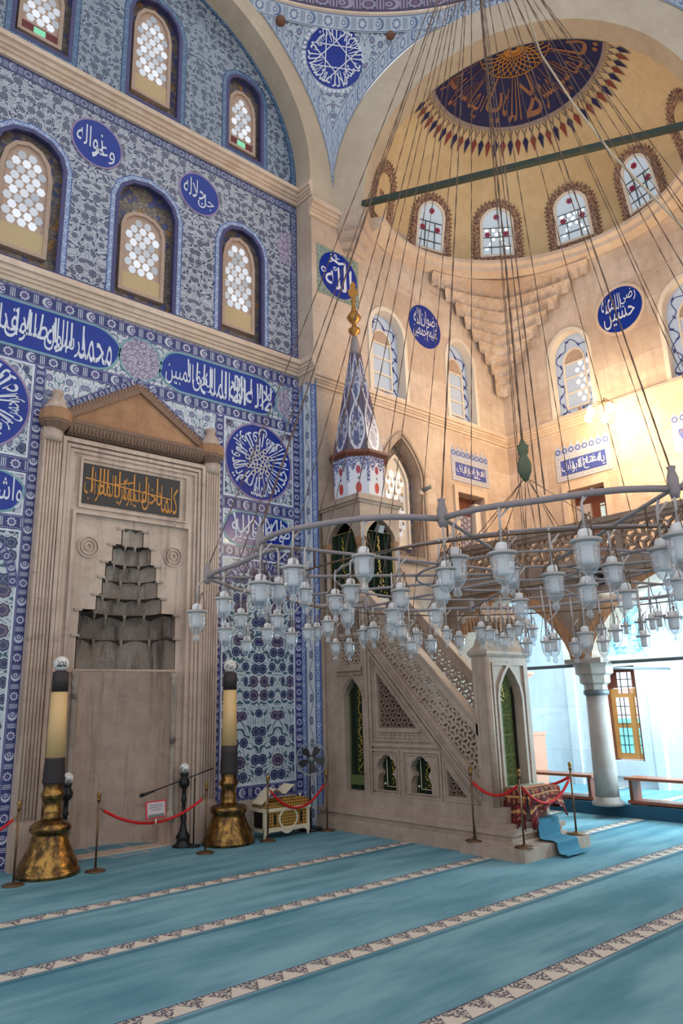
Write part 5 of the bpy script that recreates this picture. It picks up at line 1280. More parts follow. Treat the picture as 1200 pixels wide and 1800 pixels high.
# column
for yy, lb in ((7.22, 'grey marble column with stepped capital between the two benches'), (3.9, 'grey marble column of the gallery outside the right edge')):
    c = thing('column', lb, 'column', (GX+0.25, yy, 0.0), kind='structure'); p = Vector((GX+0.25, yy, 0.2))
    m = MB(); m.lathe(p, [(0.27, 0), (0.27, 0.05), (0.215, 0.09), (0.205, 0.14)], 24); m.build('base', MT['grey_marble'], c)
    m = MB(); m.lathe(p, [(0.20, 0.12), (0.20, 0.6), (0.185, 1.86)], 28); m.build('shaft', MT['grey_marble'], c)
    m = MB(); m.lathe(p, [(0.19, 1.84), (0.22, 1.86), (0.22, 1.92), (0.19, 1.94)], 24); m.build('collar', MT['steel'], c)
    m = MB(); lv = [(0.19, 1.93), (0.19, 2.02), (0.25, 2.06), (0.25, 2.18), (0.31, 2.22), (0.31, 2.34), (0.35, 2.38), (0.35, 2.44)]
    for (r0, z0), (r1, z1) in zip(lv, lv[1:]):
        for i in range(8):
            a, b = PI/4*i+PI/8, PI/4*(i+1)+PI/8; q = lambda r, a, z: p+Vector((r*1.06*cos(a), r*1.06*sin(a), z)); m.add([q(r0, a, z0), q(r0, b, z0), q(r1, b, z1), q(r1, a, z1)], [[0, 1, 2, 3]])
    m.box(p.x-.36, p.x+.36, p.y-.36, p.y+.36, 2.60, 2.68); m.build('capital', MT['grey_marble'], c)
for a, b, lb in (((GX+.25, 7.6, 2.58), (GX+.25, 10.4, 2.58), 'grey tie rod from the column capital to the end wall'), ((GX+.25, 6.85, 2.60), (GX+.25, 4.2, 2.60), 'grey tie rod running right from the column capital'), ((GX+.6, 7.15, 2.52), (14.85, 7.0, 2.52), 'thin grey tie rod from the column to the side wall')):
    m = MB(); m.tube([a, b], 0.032 if 'thin' not in lb else 0.025, 8); m.build('tie_rod', MT['steel'], label=lb, cat='tie rod', group='aisle tie rods')
# aisle window with wooden frame
w = thing('window_30', 'honey wood casement with barred panes in the aisle wall', 'window', RW(-8.11, 0.72), kind='structure')
m = MB(); m.ribbon(RW, [(-8.5, 0.72), (-8.5, 2.62), (-7.72, 2.62), (-7.72, 0.72)], 0.07, -0.3, -0.02, False, -0.5); m.build('outer_frame', MT['dark_wood'], w)
m = MB(); m.obox(RW, -8.43, -7.79, 2.18, 2.56, -0.26, -0.18); f = m.build('top_light', MT['dark_wood'], w)
m = MB(); m.obox(RW, -8.25, -7.93, 2.06, 2.50, -0.185, -0.17); m.build('white_pane', MT['pane_white'], f)
for (a, b) in ((-8.43, -7.93), (-7.92, -7.79)):
    m = MB(); m.obox(RW, a, b, 0.74, 2.16, -0.24, -0.17); l = m.build('casement_leaf', MT['door_wood'], w); k = 0.11 if b-a > .3 else 0.03
    m = MB(); m.obox(RW, a+k, b-k, 1.46, 1.98, -0.175, -0.16); m.build('white_pane', MT['pane_white'], l)
    m = MB(); m.obox(RW, a+k, b-k, 0.86, 1.36, -0.175, -0.16); m.obox(RW, a+k, b-k, 1.46, 1.55, -0.172, -0.157); m.build('turquoise_pane', MT['pane_turq'], l)
    m = MB()
    for i in range(1, 3):
        if b-a > .3: u = a+k+(b-a-2*k)*i/3; m.obox(RW, u-.008, u+.008, 0.86, 1.98, -0.16, -0.145)
    for v in (1.02, 1.2, 1.62, 1.8): m.obox(RW, a+k, b-k, v-.008, v+.008, -0.16, -0.145)
    m.build('bars', MT['steel'], l)
m = MB()
for u in (-8.17, -8.01): m.obox(RW, u-.008, u+.008, 2.06, 2.5, -0.17, -0.155)
for v in (2.2, 2.35): m.obox(RW, -8.25, -7.93, v-.008, v+.008, -0.17, -0.155)
m.build('bars', MT['steel'], f)
m = MB(); m.slab(RW, [(-8.40, 2.86), (-7.5, 2.86), (-7.5, 3.95), (-8.40, 3.95)], 0, 0.012); t = m.build('tile_panel', MT['field_turq'], label='turquoise tile panel on the aisle wall above the casement', cat='tile panel')
m = MB(); m.slab(RW, [(-8.08, 3.02), (-7.8, 3.02), (-7.8, 3.5), (-8.08, 3.5)], 0.012, 0.018); m.build('white_centre', MT['white_glaze'], t)
# gallery doors
d = thing('door_1', 'grey-violet patterned door in the gallery bay left of the corner', 'door', BW(13.22, 4.9), kind='structure')
m = MB(); m.ring(BW, [(12.62, 4.8), (13.82, 4.8), (13.82, 6.80), (12.62, 6.80)], [(12.74, 4.9), (13.70, 4.9), (13.70, 6.64), (12.74, 6.64)], 0, 0.05); m.build('door_surround', MT['stone_trim'], d)
m = MB(); m.obox(BW, 12.74, 13.70, 4.9, 6.64, -0.32, -0.27); m.build('transom_panel', MT['dark_wood'], d)
m = MB(); m.obox(BW, 12.86, 13.44, 4.9, 6.18, -0.27, -0.2); lf_ = m.build('door_leaf', m_plain('violet_grey_door', C8(124, 116, 136), 0.5), d)
m = MB()
for i in range(4):
    for j in range(9): m.obox(BW, 12.9+.13*i, 12.9+.13*i+.10, 4.95+.135*j+(.06 if i % 2 else 0), 5.03+.135*j+(.06 if i % 2 else 0), -0.2, -0.185)
m.build('carved_pattern', m_plain('pale_door_carving', C8(164, 158, 172), 0.5), lf_)
m = MB(); m.obox(BW, 13.5, 13.70, 4.9, 6.5, -0.26, -0.1); m.build('door_jamb', MT['plaster_white'], d)
d = thing('door_2', 'gallery door with small green panes and dark wood frame on the side wall', 'door', RW(-8.36, 4.9), kind='structure')
m = MB(); m.ring(RW, [(-8.96, 4.8), (-7.76, 4.8), (-7.76, 6.82), (-8.96, 6.82)], [(-8.82, 4.9), (-7.90, 4.9), (-7.90, 6.64), (-8.82, 6.64)], 0, 0.05); m.build('door_surround', MT['stone_trim'], d)
m = MB(); m.obox(RW, -8.82, -7.90, 4.9, 6.64, -0.32, -0.27); m.build('door_back', MT['dark_wood'], d)
m = MB(); m.obox(RW, -8.78, -8.42, 4.9, 6.3, -0.27, -0.2); m.build('curtain_leaf', m_plain('pale_lace_leaf', C8(176, 164, 160), 0.7, var=0.3, sc=30), d)
m = MB(); m.obox(RW, -8.2, -7.93, 4.95, 6.25, -0.27, -0.24); m.build('green_panes', m_pane('pale_green_pane', (0.55, 0.72, 0.62, 1), 0.7, 0.1), d)
m = MB()
for v in (5.0, 5.3, 5.6, 5.9, 6.2): m.obox(RW, -8.2, -7.93, v-.012, v+.012, -0.24, -0.22)
m.obox(RW, -8.075, -8.055, 4.95, 6.25, -0.24, -0.22); m.obox(RW, -7.94, -7.90, 4.9, 6.4, -0.27, -0.1); m.build('glazing_bars', MT['dark_wood'], d)
d = thing('door_3', 'gallery door on the side wall hidden at the right edge', 'door', RW(-5.5, 4.9), kind='structure')
m = MB(); m.obox(RW, -5.9, -5.1, 4.9, 6.64, -0.3, -0.25); m.build('door_leaf', MT['dark_wood'], d)
m = MB(); m.ring(RW, [(-6.04, 4.8), (-4.96, 4.8), (-4.96, 6.78), (-6.04, 6.78)], [(-5.9, 4.9), (-5.1, 4.9), (-5.1, 6.64), (-5.9, 6.64)], 0, 0.05); m.build('door_surround', MT['stone_trim'], d)
# benches on the aisle step
def bench(y0, y1, lab):
    t = thing('bench', lab, 'bench', (12.76, (y0+y1)/2, 0.2), group='low benches along the aisle step'); a, b = y0, y1
    m = MB(); m.box(12.58, 12.96, a, b, 0.60, 0.645); m.build('seat', MT['wood'], t)
    m = MB(); m.box(12.60, 12.94, a+.02, b-.02, 0.22, 0.27); m.build('foot_board', MT['wood'], t)
    for yy in (a+.06, b-.12):
        m = MB(); m.box(12.62, 12.92, yy, yy+.06, 0.2, 0.60); m.build('end_panel', MT['dark_wood'], t)
bench(7.62, 9.2, 'low reddish wooden bench between the pulpit and the column')
bench(4.4, 7.0, 'low reddish wooden bench right of the column')
# display cabinet
t = thing('display_cabinet', 'pinkish wood cabinet with glazed top half behind the pulpit', 'cabinet', (13.3, 9.6, 0.2))
m = MB(); m.box(13.0, 13.62, 9.22, 9.95, 0.2, 1.30); m.box(12.98, 13.64, 9.20, 9.97, 1.28, 1.34); m.box(12.98, 13.64, 9.20, 9.97, 0.2, 0.28); m.build('cupboard', MT['cabinet_wood'], t)
m = MB()
for x, y in ((13.02, 9.38), (13.36, 9.38), (13.02, 9.88), (13.36, 9.88)): m.box(x, x+.06, y, y+.06, 1.34, 2.46)
m.box(13.02, 13.42, 9.38, 9.94, 1.34, 1.36); m.build('glazed_frame', MT['cabinet_wood'], t)
m = MB(); m.box(13.04, 13.40, 9.40, 9.92, 1.37, 2.44); m.build('glass_case', m_plain('pale_cabinet_glass', C8(196, 214, 226), 0.15), t)
m = MB(); m.box(12.98, 13.48, 9.32, 9.96, 2.44, 2.50); m.box(12.95, 13.52, 9.28, 9.98, 2.50, 2.56); m.build('cornice', MT['cabinet_wood'], t)
# hanging bulb clusters and camera
def bulb_lamp(hub, bulbs, lab):
    t = thing('hanging_lamp', lab, 'lamp', hub); hub = Vector(hub)
    m = MB(); m.tube([(14.85, hub.y, hub.z+.1), hub+Vector((0, 0, .1)), hub], 0.012, 6)
    m.sphere(hub, 0.05, 10, 6); m.build('bracket', MT['wire'], t)
    for b in bulbs:
        b = Vector(b); m = MB(); m.tube([hub, (hub+b)/2+Vector((0, 0, .12)), b+Vector((0, 0, .10))], 0.009, 5); ar = m.build('arm', MT['wire'], t)
        m = MB(); m.lathe(b, [(0.0, -.12), (.06, -.10), (.085, -.03), (.07, .04), (.03, .10), (.025, .12)], 12); m.build('bulb', MT['bulb_on'], ar)
bulb_lamp((14.3, 7.4, 8.25), [(14.3, 7.80, 8.02), (14.3, 7.74, 8.16), (14.3, 7.42, 7.88), (14.3, 7.27, 8.08), (14.3, 7.06, 7.98)], 'cluster of glowing warm bulbs on the side wall under the blue medallion')
bulb_lamp((14.4, 5.7, 7.25), [(14.4, 5.98, 6.95), (14.4, 5.75, 6.9), (14.4, 5.5, 7.0)], 'cluster of glowing bulbs cut by the right edge')
bulb_lamp((14.3, 0.1, 7.9), [(14.3, .4, 7.7), (14.3, .1, 7.62), (14.3, -.2, 7.72), (14.3, -.4, 7.66)], 'cluster of glowing bulbs far down the side wall, mirrored in the glazed tiles')
t = thing('security_camera', 'small white security camera beside the lattice window', 'camera', BW(11.52, 6.36))
m = MB(); m.obox(BW, 11.46, 11.56, 6.36, 6.46, 0, 0.06); m.build('bracket', MT['plaster_white'], t); m = MB(); m.tube([BW(11.53, 6.46, .06), BW(11.62, 6.52, .22)], .045, 8); m.build('camera_body', MT['grey_plastic'], t)

t = thing('loudspeaker', 'small black loudspeaker fixed to the gallery front above the column', 'loudspeaker', GF(-6.75, 3.98, .1))
m = MB(); m.obox(GF, -6.86, -6.66, 3.95, 4.24, .03, .18); m.build('speaker_box', MT['black'], t); m = MB(); m.obox(GF, -6.78, -6.74, 4.0, 4.2, -.01, .03); m.build('bracket', MT['iron'], t)
m = MB(); m.slab(GF, circ(-6.76, 4.05, .06, 16), .18, .186); m.build('speaker_cone', MT['grey_plastic'], t)
# ------------------------------------------------------------------ minbar (stone pulpit)
mb = thing('minbar', 'tall carved marble pulpit with lattice sides, stair and tiled spire', 'pulpit', (9.1, 8.4, 0))
MX, MW = 8.62, 0.95
MS = Fr((MX, 0, 0), (0, -1, 0), (0, 0, 1), (-1, 0, 0))        # near side, u=-y
MR = Fr((MX+MW, 0, 0), (0, -1, 0), (0, 0, 1), (1, 0, 0))      # far side
mm_, mdk = MT['minbar'], MT['minbar_dark']
yz = lambda pts: [(-y, z) for y, z in pts]
# plinth
m = MB(); m.box(8.46, 9.75, 6.36, 10.4, 0, 0.20); m.box(8.52, 9.69, 6.42, 10.4, 0.20, 0.27); m.box(8.48, 9.73, 6.38, 10.4, 0.27, 0.33); m.box(8.54, 9.67, 6.44, 10.4, 0.33, 0.40); m.box(8.58, 9.62, 6.55, 10.4, 0.40, 0.60)
m.build('plinth', mm_, mb)
m = MB(); m.box(8.36, 9.90, 6.12, 7.2, 0, 0.16); m.build('bottom_step', mm_, mb)
zl = lambda y: 2.93+1.04*(y-9.12)                             # lower edge of the stair string
zb = lambda y: 2.84+1.0*(y-8.85)                              # foot of the balustrade lattice
zt = lambda y: 2.80+0.97*(y-8.24)                             # top of the lattice
zh = lambda y: 2.84+1.0*(y-7.95)                              # hand rail
# side panel with openings
def multifoil(yc, hw, z0, z1):
    o = []; H = z1-z0
    q = [(-1, 0), (1, 0), (1, .30), (.86, .42), (.72, .48), (.80, .56), (.98, .62), (1.0, .72), (.86, .80), (.80, .88), (.52, .90), (.42, .97), (0, 1.02), (-.42, .97), (-.52, .90), (-.80, .88), (-.86, .80), (-1, .72), (-.98, .62), (-.80, .56), (-.72, .48), (-.86, .42), (-1, .30)]
    return [(-yc+a*hw, z0+b*H) for a, b in q]
side = yz([(9.15, 0.58), (9.15, 2.96), (6.92, 0.64), (6.92, 0.58)])
S1, S2 = multifoil(8.84, 0.21, 0.66, 1.20), multifoil(8.10, 0.21, 0.66, 1.20)
T1 = yz([(8.99, 1.62), (8.99, 2.50), (8.14, 1.62)]); T2 = yz([(7.58, 0.68), (7.58, 1.06), (7.22, 0.68)])
for F, nm in ((MS, 'side_panel'), (MR, 'far_side_panel')):
    holed(F, side, [S1, S2, T1, T2] if F is MS else [], 0.0, 0.14).build(nm, mm_, mb)
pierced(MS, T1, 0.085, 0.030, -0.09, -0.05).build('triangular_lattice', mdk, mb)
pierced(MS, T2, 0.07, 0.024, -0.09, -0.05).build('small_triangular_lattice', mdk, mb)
m = MB(); m.slab(MS, yz([(9.14, 0.58), (9.14, 2.8), (6.95, 0.6)]), -0.42, -0.40); m.build('dark_interior', MT['interior_shade'], mb)  # dark sheet standing in for the shade inside the pulpit
m = MB()
for a, b, c, d in ((9.16, 8.55, 0.62, 1.28), (8.44, 7.68, 0.62, 1.28)):
    m.ribbon(MS, yz([(a, c), (b, c), (b, d), (a, d)]), 0.035, 0, 0.025, True); m.ribbon(MS, yz([(a-.05, c+.05), (b+.05, c+.05), (b+.05, d-.05), (a-.05, d-.05)]), 0.015, 0, 0.02, True)
m.ribbon(MS, yz([(7.62, 0.62), (7.62, 1.22), (7.02, 0.62)]), 0.035, 0, 0.025, True)
m.ribbon(MS, yz([(9.13, 1.36), (9.13, 2.84), (7.70, 1.36)]), 0.05, 0, 0.03, True); m.ribbon(MS, yz([(9.06, 1.43), (9.06, 2.68), (7.88, 1.43)]), 0.02, 0, 0.03, True)
m.ribbon(MS, yz([(9.0, 1.57), (8.05, 1.57)]), 0.02, 0, 0.03); 
for i in range(9): m.obox(MS, -9.0+.105*i, -9.0+.105*i+.085, 1.47, 1.50, 0, .02); m.obox(MS, -8.97+.1*i, -8.97+.1*i+.08, 1.52, 1.545, 0, .02)
m.build('panel_mouldings', mm_, mb)
# curtains behind the small arches
def gold_vine(m, F, u, v0, v1, w, d, seed):
    rr = random.Random(seed); n = int((v1-v0)/0.016)
    for i in range(n):
        v = v0+(v1-v0)*i/n; k = 1.25-0.9*(i/n); q = circ(u+rr.uniform(-w, w)*k, v, rr.uniform(.008, .017), 6); m.slab(F, q, d, d+.006)
for i, yc in enumerate((8.84, 8.10)):
    m = MB(); m.grid(lambda s, t: MS(-yc-0.22+0.46*s, 0.66+0.56*t, -0.15+0.02*sin(s*26)), 40, 2, True, lambda s, t: (s*.46, t*.56)); cu = m.build('small_arch_curtain', MT['curtain'], mb)
    m = MB(); gold_vine(m, MS, -yc+0.04, 0.74, 1.12, 0.06, -0.126, i); m.build('gold_embroidery', MT['gold_thread'], cu)
    m = MB(); m.tube([MS(-yc-.10, 1.14, -.12), MS(-yc-.10, .72, -.12), MS(-yc+.24, .72, -.12)], 0.008, 5); m.sphere(MS(-yc-.14, .76, -.11), .02, 8, 6); m.build('white_piping', MT['ivory'], cu)
# stair string and balustrades
for F, nm, dd in ((MS, 'stair_string', 0.035), (MR, 'far_stair_string', 0.035)):
    m = MB(); m.slab(F, yz([(9.15, zl(9.15)-.02), (9.15, zb(9.15)), (6.92, zb(6.92)), (6.92, zl(6.92)-.02)]), -0.12, dd)
    for k, w in ((0.04, 0.03), (0.11, 0.02), (0.2, 0.03)): m.ribbon(F, yz([(9.15, zl(9.15)+k), (6.92, zl(6.92)+k)]), w, dd, dd+0.02)
    m.build(nm, mm_, mb)
for F, nm in ((MS, 'stair_balustrade'), (MR, 'far_stair_balustrade')):
    bl = pierced(F, yz([(9.15, zb(9.15)+.01), (9.15, zt(9.15)+.01), (6.92, zt(6.92)+.01), (6.92, zb(6.92)+.01)]), 0.092, 0.030, -0.07, 0.0, rot=0.3).build(nm, mm_, mb)
    m = MB(); m.slab(F, yz([(9.15, zt(9.15)), (9.15, zt(9.15)+.17), (6.92, zt(6.92)+.17), (6.92, zt(6.92))]), -0.09, 0.03); m.slab(F, yz([(9.15, zt(9.15)+.17), (9.15, zt(9.15)+.23), (6.92, zt(6.92)+.23), (6.92, zt(6.92)+.17)]), -0.11, 0.05); m.build('hand_rail', mm_, bl)
# stair
m = MB(); NS = 13
for i in range(NS):
    y = 6.9+(9.15-6.9)*i/NS; m.box(MX+.46, MX+MW-.1, y, 9.2, 0.6+2.9*i/NS, 0.6+2.9*(i+1)/NS)
m.build('stairs', mm_, mb)
# tower at the wall
tw = yz([(10.38, 0.58), (10.38, 3.70), (9.12, 3.70), (9.12, 0.58)])
TA = [(-9.82, 0.62), (-9.36, 0.62), (-9.36, 2.14), (-9.40, 2.24), (-9.59, 2.44), (-9.78, 2.24), (-9.82, 2.14)]
TL = yz([(9.90, 2.66), (9.90, 3.10), (9.38, 3.10), (9.38, 2.66)])
holed(MS, tw, [TA, TL], 0.0, 0.22).build('tower_side', mm_, mb)
m = MB(); m.box(8.565, 8.64, 10.32, 10.41, 0.3, 3.74); m.build('wall_strip', mm_, mb)
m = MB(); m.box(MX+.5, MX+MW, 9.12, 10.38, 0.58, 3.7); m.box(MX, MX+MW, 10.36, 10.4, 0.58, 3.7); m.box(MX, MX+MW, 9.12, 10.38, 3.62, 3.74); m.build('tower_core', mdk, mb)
pierced(MS, TL, 0.075, 0.024, -0.08, -0.04).build('square_lattice', mm_, mb)
pierced(MS, yz([(9.90, 3.22), (9.90, 3.58), (9.38, 3.58), (9.38, 3.22)]), 0.075, 0.024, 0.0, 0.015).build('upper_lattice_relief', mdk, mb)
m = MB()
for a, b, w in ((10.30, 9.22, .05), (10.22, 9.26, .02)): m.ribbon(MS, yz([(a, 0.6), (a, 3.64), (b, 3.64), (b, 0.6)]), w, 0, 0.03)
m.ribbon(MS, yz([(9.96, 2.58), (9.32, 2.58)]), 0.05, 0, 0.04); m.ribbon(MS, yz([(9.96, 2.5), (9.32, 2.5)]), 0.02, 0, 0.03); m.ribbon(MS, yz([(10.0, 3.16), (9.3, 3.16)]), 0.04, 0, 0.03)
o = [(-9.86, 2.12), (-9.82, 2.28), (-9.59, 2.50), (-9.36, 2.28), (-9.32, 2.12)]; m.ribbon(MS, o, 0.03, 0, 0.025)
m.obox(MS, -10.38, -9.1, 3.64, 3.70, 0, 0.06); m.obox(MS, -10.38, -9.1, 3.70, 3.78, -0.5, 0.09); m.build('tower_mouldings', mm_, mb)
m = MB(); m.grid(lambda s, t: MS(-9.84+0.5*s, 0.62+1.86*t, -0.14+0.02*sin(s*24)), 40, 2, True, lambda s, t: (s*.5, t*1.8)); cu = m.build('tower_curtain', MT['curtain'], mb)
m = MB(); gold_vine(m, MS, -9.54, 0.88, 2.3, 0.05, -0.112, 7); m.build('gold_embroidery', MT['gold_thread'], cu)
m = MB(); m.obox(MS, -9.82, -9.36, 0.70, 0.84, -0.125, -0.105); m.tube([MS(-9.80, 0.85, -.10), MS(-9.36, 0.85, -.10)], .008, 5); m.tube([MS(-9.78, 0.85, -.11), MS(-9.78, 2.15, -.11)], .007, 5); m.build('curtain_hem', MT['curtain_olive'], cu)
# canopy
CY0, CY1 = 9.26, 10.30; CXm, CYm = MX+MW/2+0.03, (CY0+CY1)/2; TOP = 5.50
CF = Fr((0, CY0, 0), (1, 0, 0), (0, 0, 1), (0, -1, 0))         # canopy front
def arch_wall(F, u0, u1, v0, v1, uc, hw, vs, va, depth):
    A = [(uc+hw*cos(PI-PI*i/16), vs+(va-vs)*(0.6*sin(PI*i/16)+0.4*(1-abs(cos(PI*i/16))))) for i in range(17)]
    a = MB(); a.obox(F, u0, uc-hw, v0, v1, -depth, 0); a.obox(F, uc+hw, u1, v0, v1, -depth, 0)
    for p, q in zip(A, A[1:]):
        for d in (0, -depth): a.add([F(*p, d), F(*q, d), F(q[0], v1, d), F(p[0], v1, d)], [[0, 1, 2, 3]])
        a.add([F(*p, 0), F(*q, 0), F(*q, -depth), F(*p, -depth)], [[0, 1, 2, 3]])
    return a
a = arch_wall(MS, -CY1, -CY0, 4.86, TOP, -(CY0+CY1)/2, 0.36, 4.88, 5.26, 0.14); a.join(arch_wall(CF.at(0, 0, 0.006), MX+.004, MX+MW+.036, 4.86, TOP, CXm, 0.36, 4.88, 5.26, 0.14)); a.join(arch_wall(Fr((MX+MW+.04, 0, 0), (0, -1, 0), (0, 0, 1), (1, 0, 0)), -CY1, -CY0, 4.86, TOP, -(CY0+CY1)/2, 0.36, 4.88, 5.26, 0.14))
a.build('canopy_arches', mm_, mb)
for x, y in ((MX+.08, CY0+.08), (MX+MW-.04, CY0+.08), (MX+.08, CY1-.08), (MX+MW-.04, CY1-.08)):
    m = MB(); m.lathe((x, y, 3.74), [(.09, 0), (.09, .06), (.06, .1), (.058, .92), (.07, .96)], 12); cl = m.build('canopy_column', mm_, mb)
    m = MB(); m.lathe((x, y, 4.68), [(.06, 0), (.09, .08), (.10, .12), (.11, .19)], 8, False); m.build('capital', MT['terracotta'], cl)
m = MB(); m.box(MX-.03, MX+MW+.07, CY0-.03, CY1+.03, TOP, TOP+.05); m.box(MX-.07, MX+MW+.11, CY0-.07, CY1+.07, TOP+.05, TOP+.13); m.box(MX-.02, MX+MW+.06, CY0-.02, CY1+.02, TOP+.13, TOP+.17)
o = [(-9.90-.03, 4.9), (-9.86, 5.16), (-9.78, 5.38), (-9.26-.4, 5.3)]
m.build('canopy_cornice', mm_, mb)
m = MB(); m.box(MX+.05, MX+MW, CY1-.05, CY1, 3.74, TOP-.05); m.box(MX+MW-.16, MX+MW-.10, CY0+.14, CY1, 3.74, TOP-.02); m.box(MX+.14, MX+MW, CY0+.14, CY1, TOP-.06, TOP-.01); m.build('canopy_inner_shade', m_plain('painted_inner_shade', C8(24, 28, 24), 0.95, var=0.2), mb)  # dark boxes added to stand for the shade inside the canopy
for F, u0, u1 in ((MS, -10.14, -9.42), (CF, CXm-.34, CXm+.34)):
    m = MB(); m.grid(lambda s, t: F(u0+(u1-u0)*s, 3.80+1.22*t, -0.10+0.03*sin(s*28)), 44, 2, True, lambda s, t: (s*.7, t*1.2)); cu = m.build('canopy_curtain', MT['curtain'], mb)
    m = MB(); gold_vine(m, F, (u0+u1)/2-.02, 4.2, 4.95, 0.04, -0.06, 3); gold_vine(m, F, (u0+u1)/2, 3.86, 4.2, 0.16, -0.06, 4); m.tube([F(u0, 3.82, -.06), F(u0, 5.02, -.06), F(u1, 5.02, -.06), F(u1, 3.82, -.06)], .009, 5); m.build('gold_embroidery', MT['gold_thread'], cu)
NO = 8
def octa(r, z, k): a = 2*PI*k/NO+PI/8; return Vector((CXm+r*cos(a), CYm+r*sin(a), z))
m = MB()
for k in range(NO): m.add([octa(.50, TOP+.15, k), octa(.50, TOP+.15, k+1), octa(.52, 6.46, k+1), octa(.52, 6.46, k)], [[0, 1, 2, 3]], [[(k, 0), (k+1, 0), (k+1, 1), (k, 1)]])
m.build('tiled_drum', MT['drum'], mb)
m = MB()
for (r0, z0), (r1, z1) in (((.52, 6.44), (.60, 6.50)), ((.60, 6.50), (.58, 6.56)), ((.58, 6.56), (.48, 6.58))):
    for k in range(NO): m.add([octa(r0, z0, k), octa(r0, z0, k+1), octa(r1, z1, k+1), octa(r1, z1, k)], [[0, 1, 2, 3]])
m.build('spire_eaves', MT['dark_wood'], mb)
m = MB(); Rn = [(.52, 6.56), (.40, 7.2), (.29, 7.8), (.19, 8.35), (.12, 8.72)]
for (r0, z0), (r1, z1) in zip(Rn, Rn[1:]):
    for k in range(NO): m.add([octa(r0, z0, k), octa(r0, z0, k+1), octa(r1, z1, k+1), octa(r1, z1, k)], [[0, 1, 2, 3]], [[(k, z0-6.56), (k+1, z0-6.56), (k+1, z1-6.56), (k, z1-6.56)]])
m.build('tiled_spire', MT['cone'], mb)
m = MB(); m.lathe((CXm, CYm, 8.70), [(.13, 0), (.11, .1), (.07, .35), (.055, .42)], 12); m.build('lead_cap', MT['iron'], mb)
m = MB(); m.lathe((CXm, CYm, 9.10), [(.05, 0), (.045, .06), (.12, .12), (.12, .18), (.05, .23), (.045, .30), (.10, .36), (.15, .44), (.10, .52), (.05, .60), (.03, .78), (.06, .82), (.03, .86), (0.02, .9)], 16)
m.slab(Fr((CXm, CYm, 0), (0.75, -0.66, 0), (0, 0, 1), (-0.66, -0.75, 0)), [(0, 9.96), (.09, 10.06), (.11, 10.18), (.05, 10.16), (.06, 10.28), (0, 10.36), (-.06, 10.28), (-.05, 10.16), (-.11, 10.18), (-.09, 10.06)], -0.02, 0.02); m.build('gilded_finial', MT['gold_metal'], mb)
# portal at the foot of the stair
PF = Fr((0, 6.70, 0), (1, 0, 0), (0, 0, 1), (0, -1, 0))
def portal(F, depth):
    uc, hw = MX+MW/2, 0.26; o = [(MX-.02, 0.4), (uc-hw, 0.4), (uc-hw, 2.05), (uc-hw*.86, 2.2), (uc-hw*.45, 2.36), (uc, 2.48), (uc+hw*.45, 2.36), (uc+hw*.86, 2.2), (uc+hw, 2.05), (uc+hw, 0.4), (MX+MW+.02, 0.4), (MX+MW+.02, 2.62), (MX-.02, 2.62)]
    a = holed(F, o, [], 0.0); a.join(holed(F.at(0, 0, -depth), o, [], 0.0)); n = len(o); P = [F(*p, 0) for p in o]+[F(*p, -depth) for p in o]
    a.add(P, [[i, (i+1) % n, n+(i+1) % n, n+i] for i in range(n)], [[o[i], o[(i+1) % n], o[(i+1) % n], o[i]] for i in range(n)]); return a, o
a, o = portal(PF, 0.26); a.build('portal', mm_, mb)
m = MB(); m.ribbon(PF, o[1:10], 0.05, 0, 0.03, False, 0.5); m.ribbon(PF, [(MX+.1, .6), (MX+.1, 2.52), (MX+MW-.1, 2.52), (MX+MW-.1, .6)], 0.04, 0, 0.03)
for y in (6.74, 6.92): m.obox(MS, -y-.035, -y+.035, 0.6, 2.6, 0, 0.03)
m.lathe((MX-.01, 6.69, 0.6), [(.05, 0), (.05, 2.0)], 10); m.build('portal_mouldings', mm_, mb)
m = MB(); cc = MX+MW/2
for (e0, z0), (e1, z1) in (((.0, 2.62), (.03, 2.66)), ((.03, 2.66), (.03, 2.70)), ((.03, 2.70), (-.04, 2.78)), ((-.04, 2.78), (-.10, 3.0)), ((-.10, 3.0), (.06, 3.12)), ((.06, 3.12), (.06, 3.20)), ((.06, 3.2), (.0, 3.24))):
    def rc(e, z): return [Vector(p) for p in ((MX-.02-e, 6.68-e, z), (MX+MW+.02+e, 6.68-e, z), (MX+MW+.02+e, 6.98+e, z), (MX-.02-e, 6.98+e, z))]
    A, B2 = rc(e0, z0), rc(e1, z1)
    for i in range(4): m.add([A[i], A[(i+1) % 4], B2[(i+1) % 4], B2[i]], [[0, 1, 2, 3]])
m.box(MX, MX+MW, 6.7, 6.96, 3.20, 3.24); pcw = m.build('portal_crown', mm_, mb)
m = MB()
for i in range(9): x = MX+MW*(i+.5)/9; m.box(x-.018, x+.018, 6.60, 6.66, 2.98, 3.18)
for i in range(4): y = 6.7+.26*(i+.5)/4; m.box(MX-.10, MX-.05, y-.018, y+.018, 2.98, 3.18)
m.build_each('crown_drop', MT['terracotta'], pcw)
m = MB()
for i in range(5):
    x = MX+MW*(i+.5)/5; m.slab(Fr((0, 6.72, 0), (1, 0, 0), (0, 0, 1), (0, -1, 0)), [(x-.09, 3.22), (x+.09, 3.22), (x+.1, 3.30), (x+.04, 3.34), (x, 3.42), (x-.04, 3.34), (x-.1, 3.30)], -.05, 0)
m.build_each('crown_leaf', MT['terracotta'], pcw)
m = MB(); m.grid(lambda s, t: PF(cc-.28+.56*s, 0.4+2.1*t, -0.13+0.012*sin(s*20)), 30, 2, True, lambda s, t: (s*.56, t*2.1)); cu = m.build('portal_curtain', MT['curtain_olive'], mb)
m = MB(); gold_vine(m, PF, cc-.02, 2.0, 2.3, 0.05, -0.11, 9); m.build('gold_emblem', MT['gold_thread'], cu)
